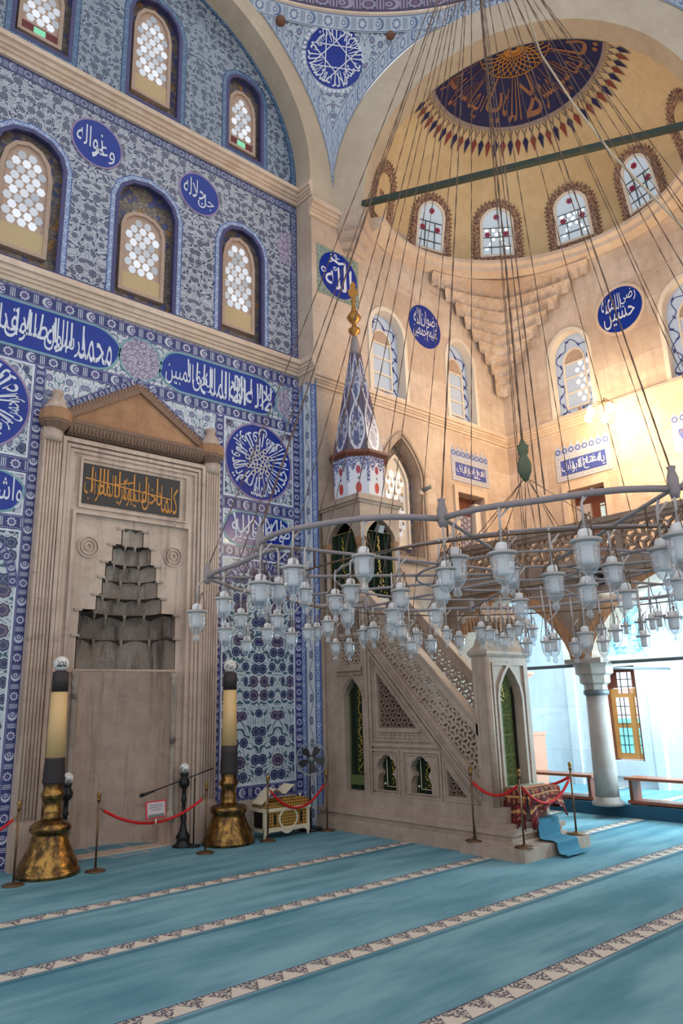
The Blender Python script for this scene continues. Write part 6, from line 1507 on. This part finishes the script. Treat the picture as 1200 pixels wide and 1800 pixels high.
m = MB(); m.obox(PF, cc+.21, cc+.27, 0.4, 2.2, -.125, -.115); m.build('dark_curtain_edge', MT['black'], cu)
m = MB()
for y in (6.90,): m.lathe((MX-.02, y, .74), [(.0, 0), (.03, .03), (.02, .08), (.035, .1)], 8)
m.build('post_knob', mm_, mb)

t = thing('floodlight', 'small grey floodlight hung in the front arch of the pulpit canopy', 'floodlight', (9.06, 9.2, 5.0))
m = MB(); m.tube([(9.06, 9.30, 5.22), (9.06, 9.22, 5.10)], .012, 6); m.build('bracket', MT['iron'], t)
F = Fr((9.06, 9.22, 5.04), (1, 0.2, 0), (0.1, -0.35, 1), (0.2, -1, -0.35)); m = MB(); m.slab(F, [(-.09, -.06), (.09, -.06), (.07, .08), (-.07, .08)], -.04, .04); m.build('lamp_head', MT['grey_plastic'], t)
m = MB(); m.slab(F, [(-.075, -.05), (.075, -.05), (.06, .065), (-.06, .065)], .04, .044); m.build('front_glass', m_plain('floodlight_glass', C8(150, 156, 160), 0.2), t)
# ------------------------------------------------------------------ things on the floor
def candlestand(x, y, s, lab, word):
    t = thing('candle_stand', lab, 'candle stand', (x, y, 0), group='giant brass candle stands beside the mihrab')
    P = [(.39, 0), (.40, .035), (.385, .07), (.37, .075), (.375, .11), (.35, .16), (.30, .26), (.255, .36), (.225, .46), (.205, .49), (.235, .51), (.262, .55), (.25, .60), (.20, .63), (.14, .66)] if s == 0 else [(.40, 0), (.41, .035), (.39, .08), (.365, .12), (.33, .2), (.285, .31), (.255, .39), (.25, .43), (.275, .45), (.285, .49), (.285, .52), (.24, .55), (.14, .565)]
    z0 = P[-1][1]; Nk = [(.14, 0), (.115, .04), (.13, .10), (.12, .15), (.105, .2), (.125, .25), (.15, .30), (.145, .33), (.115, .37), (.12, .43), (.125, .45)]
    m = MB(); m.lathe((x, y, 0), P, 40); m.build('bell_base', MT['brass'], t)
    m = MB(); m.lathe((x, y, z0), Nk, 28); m.build('neck', MT['brass'], t)
    zn = z0+.44
    m = MB(); m.lathe((x, y, 0), [(.135, zn), (.145, zn+.03), (.135, zn+.10), (.14, zn+.12), (.128, zn+.30), (.133, zn+.32), (.125, 1.43)], 28); m.build('leather_socket', MT['dark_wrap'], t)
    m = MB(); m.lathe((x, y, 0), [(.122, 1.43), (.105, 2.30)], 28); m.build('candle', MT['wax'], t)
    m = MB(); m.lathe((x, y, 0), [(.109, 2.28), (.109, 2.40), (.113, 2.41), (.109, 2.43), (.105, 2.54), (.06, 2.56)], 24); m.build('candle_cap', MT['dark_wrap'], t)
    ball_with_word((x, y, 2.65), .105, t, word)
def ball_with_word(c, r, parent, word):
    c = Vector(c); m = MB(); m.sphere(c, r, 20, 12); b = m.build('glass_ball', MT['ball'], parent)
    d = (Vector((0, 0, EYE))-c); d.z = 0; az = math.atan2(d.y, d.x)
    def mp(u, v, dd): a = az+u/r; return c+Vector((cos(a)*cos(v/r), sin(a)*cos(v/r), sin(v/r)))*(r+dd)
    m = MB(); letter(m, mp, word, -.065, .065, -.045, .055, 0.004); m.build('black_script', MT['black'], b)
candlestand(3.87, 10.25, 0, 'giant brass candle stand left of the mihrab niche', 'محمد')
candlestand(6.62, 10.30, 1, 'giant brass candle stand right of the mihrab niche', 'الله')
# little dark stands inside the niche mouth
def ball_stand(x, y, lab, mic):
    t = thing('ball_stand', lab, 'stand', (x, y, 0), group='turned dark stands in the niche mouth')
    m = MB(); m.lathe((x, y, 0), [(.15, 0), (.16, .02), (.10, .05), (.09, .1), (.11, .14), (.06, .22), (.035, .34), (.05, .42), (.028, .5), (.03, .62), (.045, .66), (.03, .7), (.03, .82), (.075, .86), (.085, .93), (.05, .99), (.06, 1.02), (.07, 1.05), (.03, 1.06)], 20); m.build('turned_post', MT['black'], t)
    ball_with_word((x, y, 1.12), .075, t, 'الله')
ball_stand(6.02, 10.62, 'dark turned stand with white script ball at the right of the niche', True)
ball_stand(4.22, 10.66, 'dark turned stand with white ball half behind the left candle stand', False)
t = thing('microphone', 'black microphone on a boom arm across the niche', 'microphone', (6.05, 10.50, 0.0))
m = MB(); m.tube([(6.12, 10.48, 0.0), (6.12, 10.48, 0.98)], 0.010, 6); m.lathe((6.12, 10.48, 0), [(.11, 0), (.11, .02), (.02, .03)], 16); m.build('stand', MT['black'], t)
m = MB(); m.tube([(6.40, 10.40, 1.10), (5.50, 10.75, .80)], 0.010, 6); m.build('boom_arm', MT['black'], t)
m = MB(); m.tube([(5.58, 10.72, .825), (5.46, 10.77, .785), (5.42, 10.785, .775)], [.014, .022, .026], 8); m.sphere((5.40, 10.79, .77), .03, 10, 8); m.build('microphone_head', MT['black'], t)
# rope barrier
ST = [(3.36, 9.97, 0, 'stanchion at the left edge before the left candle stand'), (4.38, 9.96, 0, 'stanchion with brass knob between the left candle stand and the niche'), (5.98, 9.90, 0, 'stanchion in front of the right candle stand'), (7.13, 9.98, 0, 'stanchion in front of the gilded chest'), (8.33, 9.98, 0, 'stanchion at the back corner of the pulpit'), (8.46, 7.0, 0.16, 'stanchion on the pulpit step, left of the draped table'), (8.50, 6.22, 0.16, 'stanchion at the front corner of the pulpit step'), (9.76, 6.24, 0.16, 'stanchion on the pulpit step, right of the blue runner')]
for x, y, z, lb in ST:
    t = thing('stanchion', lb, 'stanchion', (x, y, z), group='rope barrier stanchions')
    m = MB(); m.lathe((x, y, z), [(.125, 0), (.13, .008), (.12, .018), (.04, .028), (.018, .05)], 24); m.build('foot', MT['bronze'], t)
    m = MB(); m.lathe((x, y, z), [(.014, .03), (.014, .86)], 10); m.build('pole', MT['bronze'], t)
    m = MB(); m.lathe((x, y, z), [(.02, .85), (.024, .88), (.018, .90), (.03, .935), (.022, .96), (0, .965)], 12); m.build('knob', MT['brass'], t)
def rope(a, b, sag, lab, n=22):
    a, b = Vector(a), Vector(b); P = [a.lerp(b, i/n)-Vector((0, 0, sag*4*(i/n)*(1-i/n))) for i in range(n+1)]
    t = thing('barrier_rope', lab, 'rope', (a+b)/2-Vector((0, 0, sag)), group='red barrier ropes')
    m = MB(); m.tube(P[1:-1], .019, 8); m.build('velvet_rope', MT['rope'], t)
    m = MB(); m.tube([P[0], P[1]], .006, 6); m.tube([P[-2], P[-1]], .006, 6); m.build_each('end_hook', MT['bronze'], t)
def hk(i, z=.78): return (ST[i][0], ST[i][1], ST[i][2]+z)
rope(hk(1), hk(2), .28, 'red rope with the small notice, across the niche')
rope(hk(0, .8), (1.9, 9.9, .8), .3, 'red rope end at the left edge of the photo')
rope(hk(3), hk(4), .36, 'red rope drooping over the gilded chest')
rope(hk(5), hk(6), .17, 'short red rope left of the draped table, along the pulpit step')
rope(hk(6), hk(7), .30, 'red rope drooping in front of the draped table')
rope(hk(7), (9.64, 7.0, .84), .10, 'short red rope from the right stanchion back to the pulpit')
# notice on the rope
F = Fr((5.17, 9.87, 0.52), (1, 0.15, 0), (0, 0.12, 1), (0.15, -1, 0.12))
t = thing('rope_notice', 'small red framed notice card clipped on the red rope', 'sign', (5.17, 9.9, .48))
m = MB(); m.slab(F, [(-.165, .04), (.165, .04), (.165, .27), (-.165, .27)], 0, .012); m.build('red_frame', MT['red_frame'], t)
m = MB(); m.slab(F, [(-.145, .06), (.145, .06), (.145, .25), (-.145, .25)], .012, .016); m.build('printed_card', MT['sign_face'], t)
m = MB()
for i, (v, w) in enumerate(((.215, .11), (.185, .12), (.155, .09))): m.obox(F, -w, w, v-.004, v+.004, .016, .018)
m.obox(F, -.13, .13, .062, .095, .016, .018); m.build('printed_lines', m_plain('grey_print', C8(110, 120, 110), 0.6), t)
m = MB(); m.tube([F(0, .04, .0), F(0, -.03, 0)], .012, 6); m.build('clip', MT['ivory'], t)
# gilded chest
t = thing('gilded_chest', 'ivory and gold pierced chest by the tiled wall', 'chest', (7.5, 10.28, 0))
CF2 = Fr((7.12, 10.06, 0), (1, -0.06, 0), (0, 0, 1), (-0.06, -1, 0)); W, Dp = .86, .40
def CB(u, v, d): return CF2(u, v, d)
m = MB(); m.obox(CF2, 0, W, .10, .15, -Dp, 0); m.obox(CF2, -.02, W+.02, .40, .45, -Dp-.02, .02)
for u in (0, W-.05): m.obox(CF2, u, u+.05, .10, .42, -.05, .005); m.obox(CF2, u, u+.05, .10, .42, -Dp, -Dp+.05)
o = [(.05, .15), (.05, .12)]+[(.05+(W-.1)*i/20, .13-.05*cos(4*PI*i/20)+.02) for i in range(21)]+[(W-.05, .15)]
m.slab(CF2, [(0, .08)]+[(W*i/24, .10-.045*cos(4*PI*i/24)*1.0) for i in range(25)]+[(W, .16), (0, .16)], -.02, .006); m.build('ivory_frame', MT['ivory'], t)
m = MB(); m.obox(CF2, .04, W-.04, .15, .40, -Dp+.02, -.01); m.build('gold_panels', MT['chest_gold'], t)
m = MB(); e = circ(W*.52, .28, .135, 28, 1.15); m.ring(CF2, offs(e, -.028), e, -.01, .014); m.build('oval_rim', MT['ivory'], t)
m = MB(); m.slab(CF2, e, -.01, .004); m.build('oval_panel', MT['chest_gold'], t)
m = MB()
for u in (.06, .0+W*.22, W*.8): m.obox(CF2, u, u+.03, .20, .36, -.01, .003)
m.obox(CF2, -.004, .004, .17, .38, -.30, -.08); m.build_each('dark_opening', MT['black'], t)
m = MB(); m.slab(CF2, [(.02, .45), (W-.02, .45), (W-.02, .56), (W*.72, .60), (W*.62, .55), (W*.45, .60), (W*.35, .53), (.02, .52)], -.02, .0); m.slab(CF2.at(0, 0, -Dp+.02), [(.02, .45), (W-.02, .45), (W-.02, .55), (.02, .55)], -.02, 0); m.build('pierced_gallery', MT['chest_gold'], t)
m = MB()
for x, y in ((.02, -.02), (W-.02, -.02), (.02, -Dp+.02), (W-.02, -Dp+.02)): m.lathe(CF2(x, 0, y), [(.018, 0), (.022, .03), (.016, .09)], 10)
for x in (.08, .72): m.lathe(CF2(x, .45, -.06), [(.014, 0), (.014, .14), (.02, .16), (0, .18)], 8)
m.build_each('turned_post', MT['ivory'], t)
lid = [(-.02, .52), (.06, .58), (.16, .68), (.24, .735), (.30, .72), (.38, .66), (.44, .655), (.52, .72), (.60, .77)]
m = MB()
for dd in (0, .014):
    m.grid(lambda s, tt: (lambda k: CF2(lid[k][0], lid[k][1]-dd, -.05-.30*tt))(int(round(s*8))), 8, 2, True)
m.add([CF2(u, v-k, -.05) for u, v in lid for k in (0, .014)], [[2*i, 2*i+1, 2*i+3, 2*i+2] for i in range(8)])
m.build('curved_lid', MT['ivory'], t)
# pedestal fan
t = thing('pedestal_fan', 'black pedestal fan with round cage beside the gilded chest', 'fan', (8.2, 10.22, 0)); c = Vector((8.2, 10.20, 1.12)); ax = Vector((-.72, -.68, -.02)).normalized()
m = MB(); m.lathe((8.2, 10.26, 0), [(.21, 0), (.21, .025), (.18, .04), (.03, .06)], 28); m.build('base', MT['black'], t)
m = MB(); m.tube([(8.2, 10.26, .05), (8.2, 10.26, .5)], .022, 8); m.tube([(8.2, 10.26, .5), (8.2, 10.26, 1.1)], .014, 8); m.build('pole', MT['black'], t)
m = MB(); m.lathe(c-ax*.02, [(.06, -.12), (.065, 0), (.03, .02)], 16, axis=ax); m.build('motor', MT['black'], t)
q = Vector((0, 0, 1)).rotation_difference(ax); pt = lambda r, a, z: c+q @ Vector((r*cos(a), r*sin(a), z))
m = MB(); m.tube([pt(.26, 2*PI*i/36, .03) for i in range(36)], .010, 6, True); m.tube([pt(.255, 2*PI*i/36, -.03) for i in range(36)], .007, 6, True); m.build('cage_ring', m_plain('silver_cage_ring', C8(150, 150, 150), 0.4), t)
m = MB()
for i in range(36): a = 2*PI*i/36; m.tube([pt(.05, a, .06), pt(.20, a+.1, .06), pt(.26, a+.12, .03)], .0016, 4)
m.build('cage_wires', MT['iron'], t)
m = MB()
for i in range(5):
    a = 2*PI*i/5+.3; m.add([pt(.04, a-.35, .0), pt(.15, a-.48, .016), pt(.215, a-.36, .012), pt(.225, a+.05, .0), pt(.20, a+.26, -.008), pt(.04, a+.5, -.012)], [[0, 1, 2, 3, 4, 5]])
m.build('blades', MT['black'], t)
m = MB(); m.lathe(c, [(.05, .05), (.045, .075), (0, .085)], 16, axis=ax); m.build('hub_badge', MT['grey_plastic'], t)
# table under a rug at the foot of the pulpit
t = thing('covered_table', 'small table under a red oriental rug at the pulpit door', 'table', (9.1, 6.42, 0.16))
m = MB(); m.box(8.86, 9.42, 6.46, 6.62, 0.40, 0.80); m.build('wooden_table', MT['dark_wood'], t)
rg = thing('oriental_rug', 'red oriental rug with fringe draped over the small table', 'rug', (9.1, 6.42, 0.43))
x0, x1, y0, y1, zt_ = 8.74, 9.52, 6.29, 6.66, 0.83
m = MB()
def drape(s, tt):  # front skirt
    x = x0+(x1-x0)*s; return Vector((x+(.06 if s > .9 else 0)*tt, y0-.05*tt-.02*sin(s*18)*tt, zt_-(.27+.05*sin(s*5+1)+(.12*max(0, s-.8)*3) + (.1*max(0, .15-s)*6))*tt))
m.grid(drape, 26, 8, True, lambda s, tt: (s*.78, tt*.34))
def drapeL(s, tt):
    y = y1-(y1-y0)*s; return Vector((x0-.05*tt-.02*sin(s*14)*tt, y, zt_-(.36+.06*s+.03*sin(s*6))*tt))
m.grid(drapeL, 20, 8, True, lambda s, tt: (s*.5+.13, tt*.34))
m.grid(lambda s, tt: Vector((x1+.05*tt, y0+(y1-y0)*s, zt_-.30*tt)), 12, 4, True, lambda s, tt: (s*.5, tt*.3)); m.build('patterned_skirt', MT['rug'], rg)
m = MB(); m.grid(lambda s, tt: Vector((x0+(x1-x0)*s, y0+(y1-y0)*tt, zt_+.004*sin(s*9)*sin(tt*7))), 14, 10, True, lambda s, tt: (s*.78, tt*.48)); top = m.build('rug_top', MT['rug'], rg)
m = MB(); m.grid(lambda s, tt: Vector((x0+.12+(x1-x0-.24)*s, y0+.08+(y1-y0-.16)*tt, zt_+.01)), 6, 6, True); m.build('orange_centre', MT['rug_top'], top)
m = MB(); rr = random.Random(5)
for i in range(46):
    s = i/45; p = drapeL(s, 1.0); m.tube([p, p+Vector((-.01+rr.uniform(-.01, .01), rr.uniform(-.01, .01), -.075-rr.random()*.03))], .006, 4)
for i in range(20):
    s = i/19*.14; p = drape(s, 1.0); m.tube([p, p+Vector((rr.uniform(-.01, .01), -.01, -.07-rr.random()*.04))], .006, 4)
for i in range(10):
    p = drape(.93+.07*i/9, 1.0); m.tube([p, p+Vector((.02, -.01, -.06-rr.random()*.03))], .006, 4)
m.build('dark_fringe', MT['rug_fringe'], rg, kind='stuff')
t = thing('glass_sheet', 'pale green glass sheet lying on the covered table', 'glass sheet', (9.1, 6.5, .84)); m = MB()  # two greenish glass panes laid flat on the rug top
m.box(8.80, 9.12, 6.50, 6.65, .842, .856); m.box(9.14, 9.47, 6.50, 6.65, .842, .856)
m.build_each('glass_pane', m_plain('greenish_glass_sheet', C8(168, 176, 156), 0.15), t)
# blue runner over the steps
pth = [(6.50, .415), (6.38, .418), (6.345, .40), (6.335, .30), (6.325, .19), (6.27, .178), (6.12, .182), (6.06, .165), (6.05, .10), (6.03, .045), (5.98, .03), (5.92, .035), (5.90, .018), (5.93, .008)]
m = MB()
def runner(s, tt):
    k = s*(len(pth)-1); i = min(int(k), len(pth)-2); f = k-i; y = pth[i][0]+(pth[i+1][0]-pth[i][0])*f; z = pth[i][1]+(pth[i+1][1]-pth[i][1])*f
    return Vector((8.97+.50*tt+.05*(1-s), y, z+.006+.004*sin(tt*9)))
m.grid(runner, 52, 6, True); m.build('stair_runner', MT['carpet_blue'], label='blue carpet runner spilling over the pulpit step onto the floor', cat='runner')
# ------------------------------------------------------------------ chandelier
HC = Vector((5.05, 3.38, 0)); ZR, ZAP = 3.03, 9.75
ch = thing('chandelier', 'huge ring chandelier of grey iron hung on dozens of long chains', 'chandelier', (HC.x, HC.y, ZR))
def cusp(k): a = 21+30*k; return math.radians(a), {171: 2.45, 141: 2.62, 201: 2.12, 231: 2.38}.get(a % 360, 2.42)
BULGE = {201: 0.05, 171: 0.20, 141: -0.06, 111: 0.0}
def ring_pt(k, s, z=ZR):
    """old hand-bent lobes, none of them quite alike"""
    a0, r0 = cusp(k); a1, r1 = cusp(k+1); d = (21+30*k) % 360; r1 = 2.28 if d == 141 else r1
    r = r0+(r1-r0)*s+BULGE.get(d, 0.12)*sin(PI*s); a = a0+(a1-a0)*s; return HC+Vector((r*cos(a), r*sin(a), z))
for k in range(12):
    m = MB(); m.tube([ring_pt(k, i/10, ZR+.006*sin(i)) for i in range(11)], 0.018, 8); m.build('ring_lobe', MT['iron'], ch)
for k in range(12):
    a, r = cusp(k); m = MB(); m.tube([HC+Vector((.34*cos(a), .34*sin(a), ZR-.02)), HC+Vector((r*cos(a), r*sin(a), ZR))], 0.012, 6)
    p = HC+Vector((r*cos(a), r*sin(a), ZR)); m.lathe(p, [(.02, -.05), (.03, -.02), (.03, .05), (.018, .09), (.024, .11), (0, .12)], 8); m.build('spoke', MT['iron'], ch)
for R_, z_ in ((1.62, ZR-.01), (.95, ZR-.015), (.34, ZR-.02)):
    n = 72; m = MB(); m.tube([HC+Vector((R_*cos(2*PI*i/n), R_*sin(2*PI*i/n), z_)) for i in range(n)], 0.0105, 6, True); m.build('inner_ring', MT['iron'], ch)
m = MB(); m.tube([HC+Vector((2.05*cos(2*PI*i/90), 2.05*sin(2*PI*i/90), ZR-.12)) for i in range(90)], 0.007, 5, True)
for k in range(12):
    a = cusp(k)[0]; m.tube([HC+Vector((2.05*cos(a), 2.05*sin(a), ZR-.12)), HC+Vector((2.05*cos(a), 2.05*sin(a), ZR))], .006, 4)
m.build('wire_ring', MT['wire'], ch)
def chain(a, b, r, name='chain', mat='wire', knots=True):
    a, b = Vector(a), Vector(b); n = max(2, int((b-a).length/0.11)); m = MB()
    m.tube([a.lerp(b, i/n) for i in range(n+1)], [r*(1.45 if i % 2 else 0.75) for i in range(n+1)], 4); return m.build(name, MT[mat], ch)
AP = HC+Vector((0, 0, ZAP))
for k in range(12):
    a, r = cusp(k); t_ = AP+Vector((.16*cos(a), .16*sin(a), 0)); chain(HC+Vector((r*cos(a), r*sin(a), ZR+.08)), t_, .0040)
    p = ring_pt(k, .5, ZR+.02); a2 = atan2(p.y-HC.y, p.x-HC.x); chain(p, AP+Vector((.12*cos(a2), .12*sin(a2), 0)), .0036)
    if k % 2 == 0: a3 = math.radians(36+30*k); chain(HC+Vector((1.62*cos(a3), 1.62*sin(a3), ZR)), AP+Vector((.08*cos(a3), .08*sin(a3), 0)), .0034)
chain(HC+Vector((0, 0, 4.1)), AP, .0075, 'central_chain')
m = MB(); m.lathe(HC+Vector((0, 0, 3.80)), [(.0, -.02), (.025, 0), (.055, .07), (.062, .13), (.045, .18), (.03, .21), (.045, .24), (.05, .30), (.03, .31), (.012, .36)], 16); m.build('green_knob', m_plain('greenish_bronze', C8(98, 104, 82), 0.5, 0.3, var=0.3, sc=20), ch)
for i in range(8):
    a = 2*PI*i/8; chain(HC+Vector((.03*cos(a), .03*sin(a), 3.80)), HC+Vector(((.34 if i % 2 else .95)*cos(a), (.34 if i % 2 else .95)*sin(a), ZR)), .003, 'lower_chain')
m = MB(); m.tube([AP, HC+Vector((0, 0, 17.5))], .03, 8); m.lathe(AP, [(.2, -.02), (.2, .02), (.03, .1)], 16); m.build('hanger', MT['wire'], ch)
m = MB(); Q = [Vector((7.55, 4.20, 10.55)), Vector((7.8, 4.33, 10.8)), Vector((7.5, 3.8, 9.4)), Vector((7.24, 3.27, 8.12)), Vector((7.2, 2.62, 6.77)), Vector((7.1, 1.9, 5.2))]
m.tube([AP+Vector((0, 0, 1.6)), Q[1]]+[Q[2], Q[3], Q[4], Q[5]], .014, 6); m.build('pale_cable', m_plain('pale_cable', C8(196, 176, 150), 0.6), ch, label='thick pale cable')
# lamps
LP = [(2.94, 5.06, 2.76, 3.01, 5.03, 0.128), (2.92, 4.64, 2.81, 2.92, 4.64, 0.111), (3.37, 5.33, 2.67, 3.37, 5.31, 0.108), (3.58, 5.41, 2.81, 3.57, 5.42, 0.111), (3.7, 5.5, 2.59, 3.71, 5.49, 0.093), (2.59, 3.7, 2.77, 2.61, 3.7, 0.117), (3.99, 5.59, 2.72, 4, 5.59, 0.107), (3.45, 4.7, 2.72, 3.43, 4.69, 0.1), (2.75, 3.73, 2.78, 2.74, 3.75, 0.098), (4.41, 5.77, 2.71, 4.41, 5.79, 0.113), (2.53, 3.29, 2.8, 2.54, 3.29, 0.111), (2.93, 3.69, 2.76, 2.95, 3.71, 0.09), (4.72, 5.91, 2.78, 4.72, 5.9, 0.106), (4.86, 5.93, 2.8, 4.87, 5.91, 0.107), (4.39, 5.2, 2.77, 4.36, 5.18, 0.106), (3.68, 4.26, 2.84, 3.68, 4.25, 0.11), (5.11, 5.93, 2.65, 5.09, 5.89, 0.097), (3.86, 4.33, 2.75, 3.88, 4.33, 0.109), (5.25, 5.87, 2.65, 5.24, 5.85, 0.104), (3.5, 3.88, 2.85, 3.51, 3.88, 0.111), (5.38, 5.79, 2.78, 5.39, 5.79, 0.111), (2.71, 2.89, 2.82, 2.72, 2.89, 0.109), (5.41, 5.66, 2.8, 5.41, 5.67, 0.122), (5.38, 5.38, 2.82, 5.37, 5.39, 0.107), (4.13, 4.09, 2.74, 4.15, 4.11, 0.118), (3.43, 3.32, 2.74, 3.43, 3.32, 0.105), (5.34, 5.18, 2.77, 5.34, 5.18, 0.116), (5.3, 5.03, 2.6, 5.31, 5.04, 0.091), (6.1, 5.7, 2.77, 6.1, 5.69, 0.13), (6.22, 5.59, 2.69, 6.24, 5.61, 0.117), (4.89, 4.32, 2.81, 4.89, 4.32, 0.122), (3.46, 3, 2.73, 3.47, 3, 0.093), (3.06, 2.61, 2.74, 3.07, 2.62, 0.095), (5.65, 4.86, 2.71, 5.66, 4.88, 0.093), (3.22, 2.67, 2.83, 3.21, 2.67, 0.125), (6.5, 5.41, 2.73, 6.48, 5.39, 0.118), (6.36, 4.98, 2.78, 6.35, 4.99, 0.13), (6.08, 4.66, 2.71, 6.09, 4.66, 0.095), (6.84, 5.15, 2.74, 6.83, 5.13, 0.1), (3.09, 2.25, 2.77, 3.11, 2.26, 0.121), (5.78, 4.27, 2.6, 5.78, 4.28, 0.09), (6.21, 4.51, 2.72, 6.22, 4.51, 0.096), (3.62, 2.58, 2.79, 3.63, 2.59, 0.091), (7.04, 4.99, 2.83, 7.02, 4.97, 0.121), (4.56, 3.2, 2.74, 4.56, 3.19, 0.113), (6.29, 4.38, 2.57, 6.31, 4.4, 0.107), (7.12, 4.86, 2.79, 7.12, 4.85, 0.107), (5.88, 3.87, 2.53, 5.86, 3.87, 0.098), (3.76, 2.39, 2.74, 3.76, 2.39, 0.115), (6.47, 4.18, 2.6, 6.46, 4.18, 0.13), (6.56, 4, 2.55, 6.55, 4, 0.107), (5.16, 3.05, 2.51, 5.18, 3.05, 0.112), (3.26, 1.87, 2.79, 3.28, 1.86, 0.125), (4.5, 2.61, 2.77, 4.49, 2.61, 0.122), (7.38, 4.17, 2.74, 7.37, 4.16, 0.105), (6.65, 3.75, 2.55, 6.63, 3.74, 0.107), (4.09, 2.19, 2.8, 4.09, 2.2, 0.109), (5.95, 3.23, 2.58, 5.95, 3.24, 0.105), (4.93, 2.56, 2.75, 4.92, 2.55, 0.13), (7.45, 3.92, 2.75, 7.49, 3.94, 0.092), (6.67, 3.36, 2.7, 6.67, 3.35, 0.09), (6.31, 3.17, 2.54, 6.33, 3.18, 0.099), (6.51, 3.17, 2.7, 6.5, 3.15, 0.101), (7.59, 3.62, 2.83, 7.58, 3.62, 0.118), (3.66, 1.68, 2.76, 3.66, 1.66, 0.117), (6.64, 3.05, 2.71, 6.63, 3.04, 0.114), (7.58, 3.45, 2.8, 7.58, 3.45, 0.13), (4.32, 1.92, 2.69, 4.33, 1.93, 0.126), (3.54, 1.53, 2.79, 3.55, 1.53, 0.13)]
def make_lamp(p, W, ztop):
    x, y, z = p; k = W/0.11; t = thing('chandelier_lamp', '', 'lamp', (x, y, z-.2*k), group='glass cup lamps hung under the chandelier')
    c = Vector((x, y, z))
    gl = MB(); gl.lathe(c, [(r*k, h*k) for r, h in ((.055, 0), (.0535, -.03), (.051, -.07), (.044, -.10), (.030, -.125), (.014, -.138), (.015, -.15), (.021, -.16), (.019, -.172), (.010, -.182), (0, -.184))], 16); gl.build('glass_cup', MT['glass'], t)
    m = MB(); m.lathe(c, [(.052*k, -.008), (.062*k, -.006), (.063*k, .004), (.052*k, .008), (.052*k, -.008)], 16); m.build('rim_ring', MT['rim_grey'], t)
    m = MB(); m.lathe(c, [(.026*k, -.02), (.029*k, 0), (.029*k, .034*k), (.022*k, .045*k), (.006, .05*k)], 12); m.build('lamp_holder', MT['lamp_white'], t)
    m = MB(); m.lathe(c, [(0, -.098*k)]+[((.023+.003*(i % 2))*k, (-.094+.0098*i)*k) for i in range(8)]+[(.022*k, -.012)], 12); m.build('bulb', MT['lamp_white'], t)
    return t
proto = make_lamp((0, 0, 0), 0.11, 0); proto.location = (0, 0, -0.2)
ORD = ['first', 'second', 'third', 'fourth', 'fifth', 'sixth', 'seventh', 'eighth', 'ninth', 'tenth', 'eleventh', 'twelfth', 'thirteenth', 'fourteenth', 'fifteenth', 'sixteenth', 'seventeenth', 'eighteenth', 'nineteenth', 'twentieth']
def img_x(p): v = Vector(p)-Vector((0, 0, EYE)); return v.dot(rgt)/v.dot(fwd)
fam = {}
for x, y, z, ax, ay, W in LP:
    r = math.hypot(ax-HC.x, ay-HC.y); d = math.hypot(x, y); far = d > 6.0
    if r > 2.02: key = 'near arc of the outer ring' if d < 4.7 else ('left arc of the outer ring' if d < 7.0 and x < 4.3 else 'far arc of the outer ring')
    elif 1.5 < r < 1.75: key = 'far half of the middle ring' if far else 'near half of the middle ring'
    elif r < 1.1: key = 'innermost ring'
    else: key = 'spokes'
    fam.setdefault(key, []).append((x, y, z, ax, ay, W))
first = True
for key, ls in fam.items():
    ls.sort(key=lambda q: img_x(q[:3]))
    for i, (x, y, z, ax, ay, W) in enumerate(ls):
        W *= 1.1; k = W/0.11; o = proto if first else copy_tree(proto); first = False
        loc = Vector((x, y, z-0.2*k)); o.location = loc; o.scale = (k, k, k); WL[o.name] = loc
        o['label'] = '%s hanging glass cup lamp from the left on the %s' % (ORD[i], key)
        m = MB(); tp = Vector((ax, ay, ZR+.008)); c = Vector((x, y, z)); m.tube([c+Vector((0, 0, .05*k)), Vector((x, y, min(z+.2, ZR-.05))), tp], .0075, 6); m.v = [loc+(p-loc)/k for p in m.v]; m.build('hanging_rod', MT['rim_grey'], o); m = MB()
        nk = c.lerp(tp, .55)
        for q in range(3): a = 2*PI*q/3+i; m.tube([c+Vector((.058*k*cos(a), .058*k*sin(a), .006)), nk], .0024, 4)
        m.v = [loc+(p-loc)/k for p in m.v]; m.build('rim_wires', MT['wire'], o)
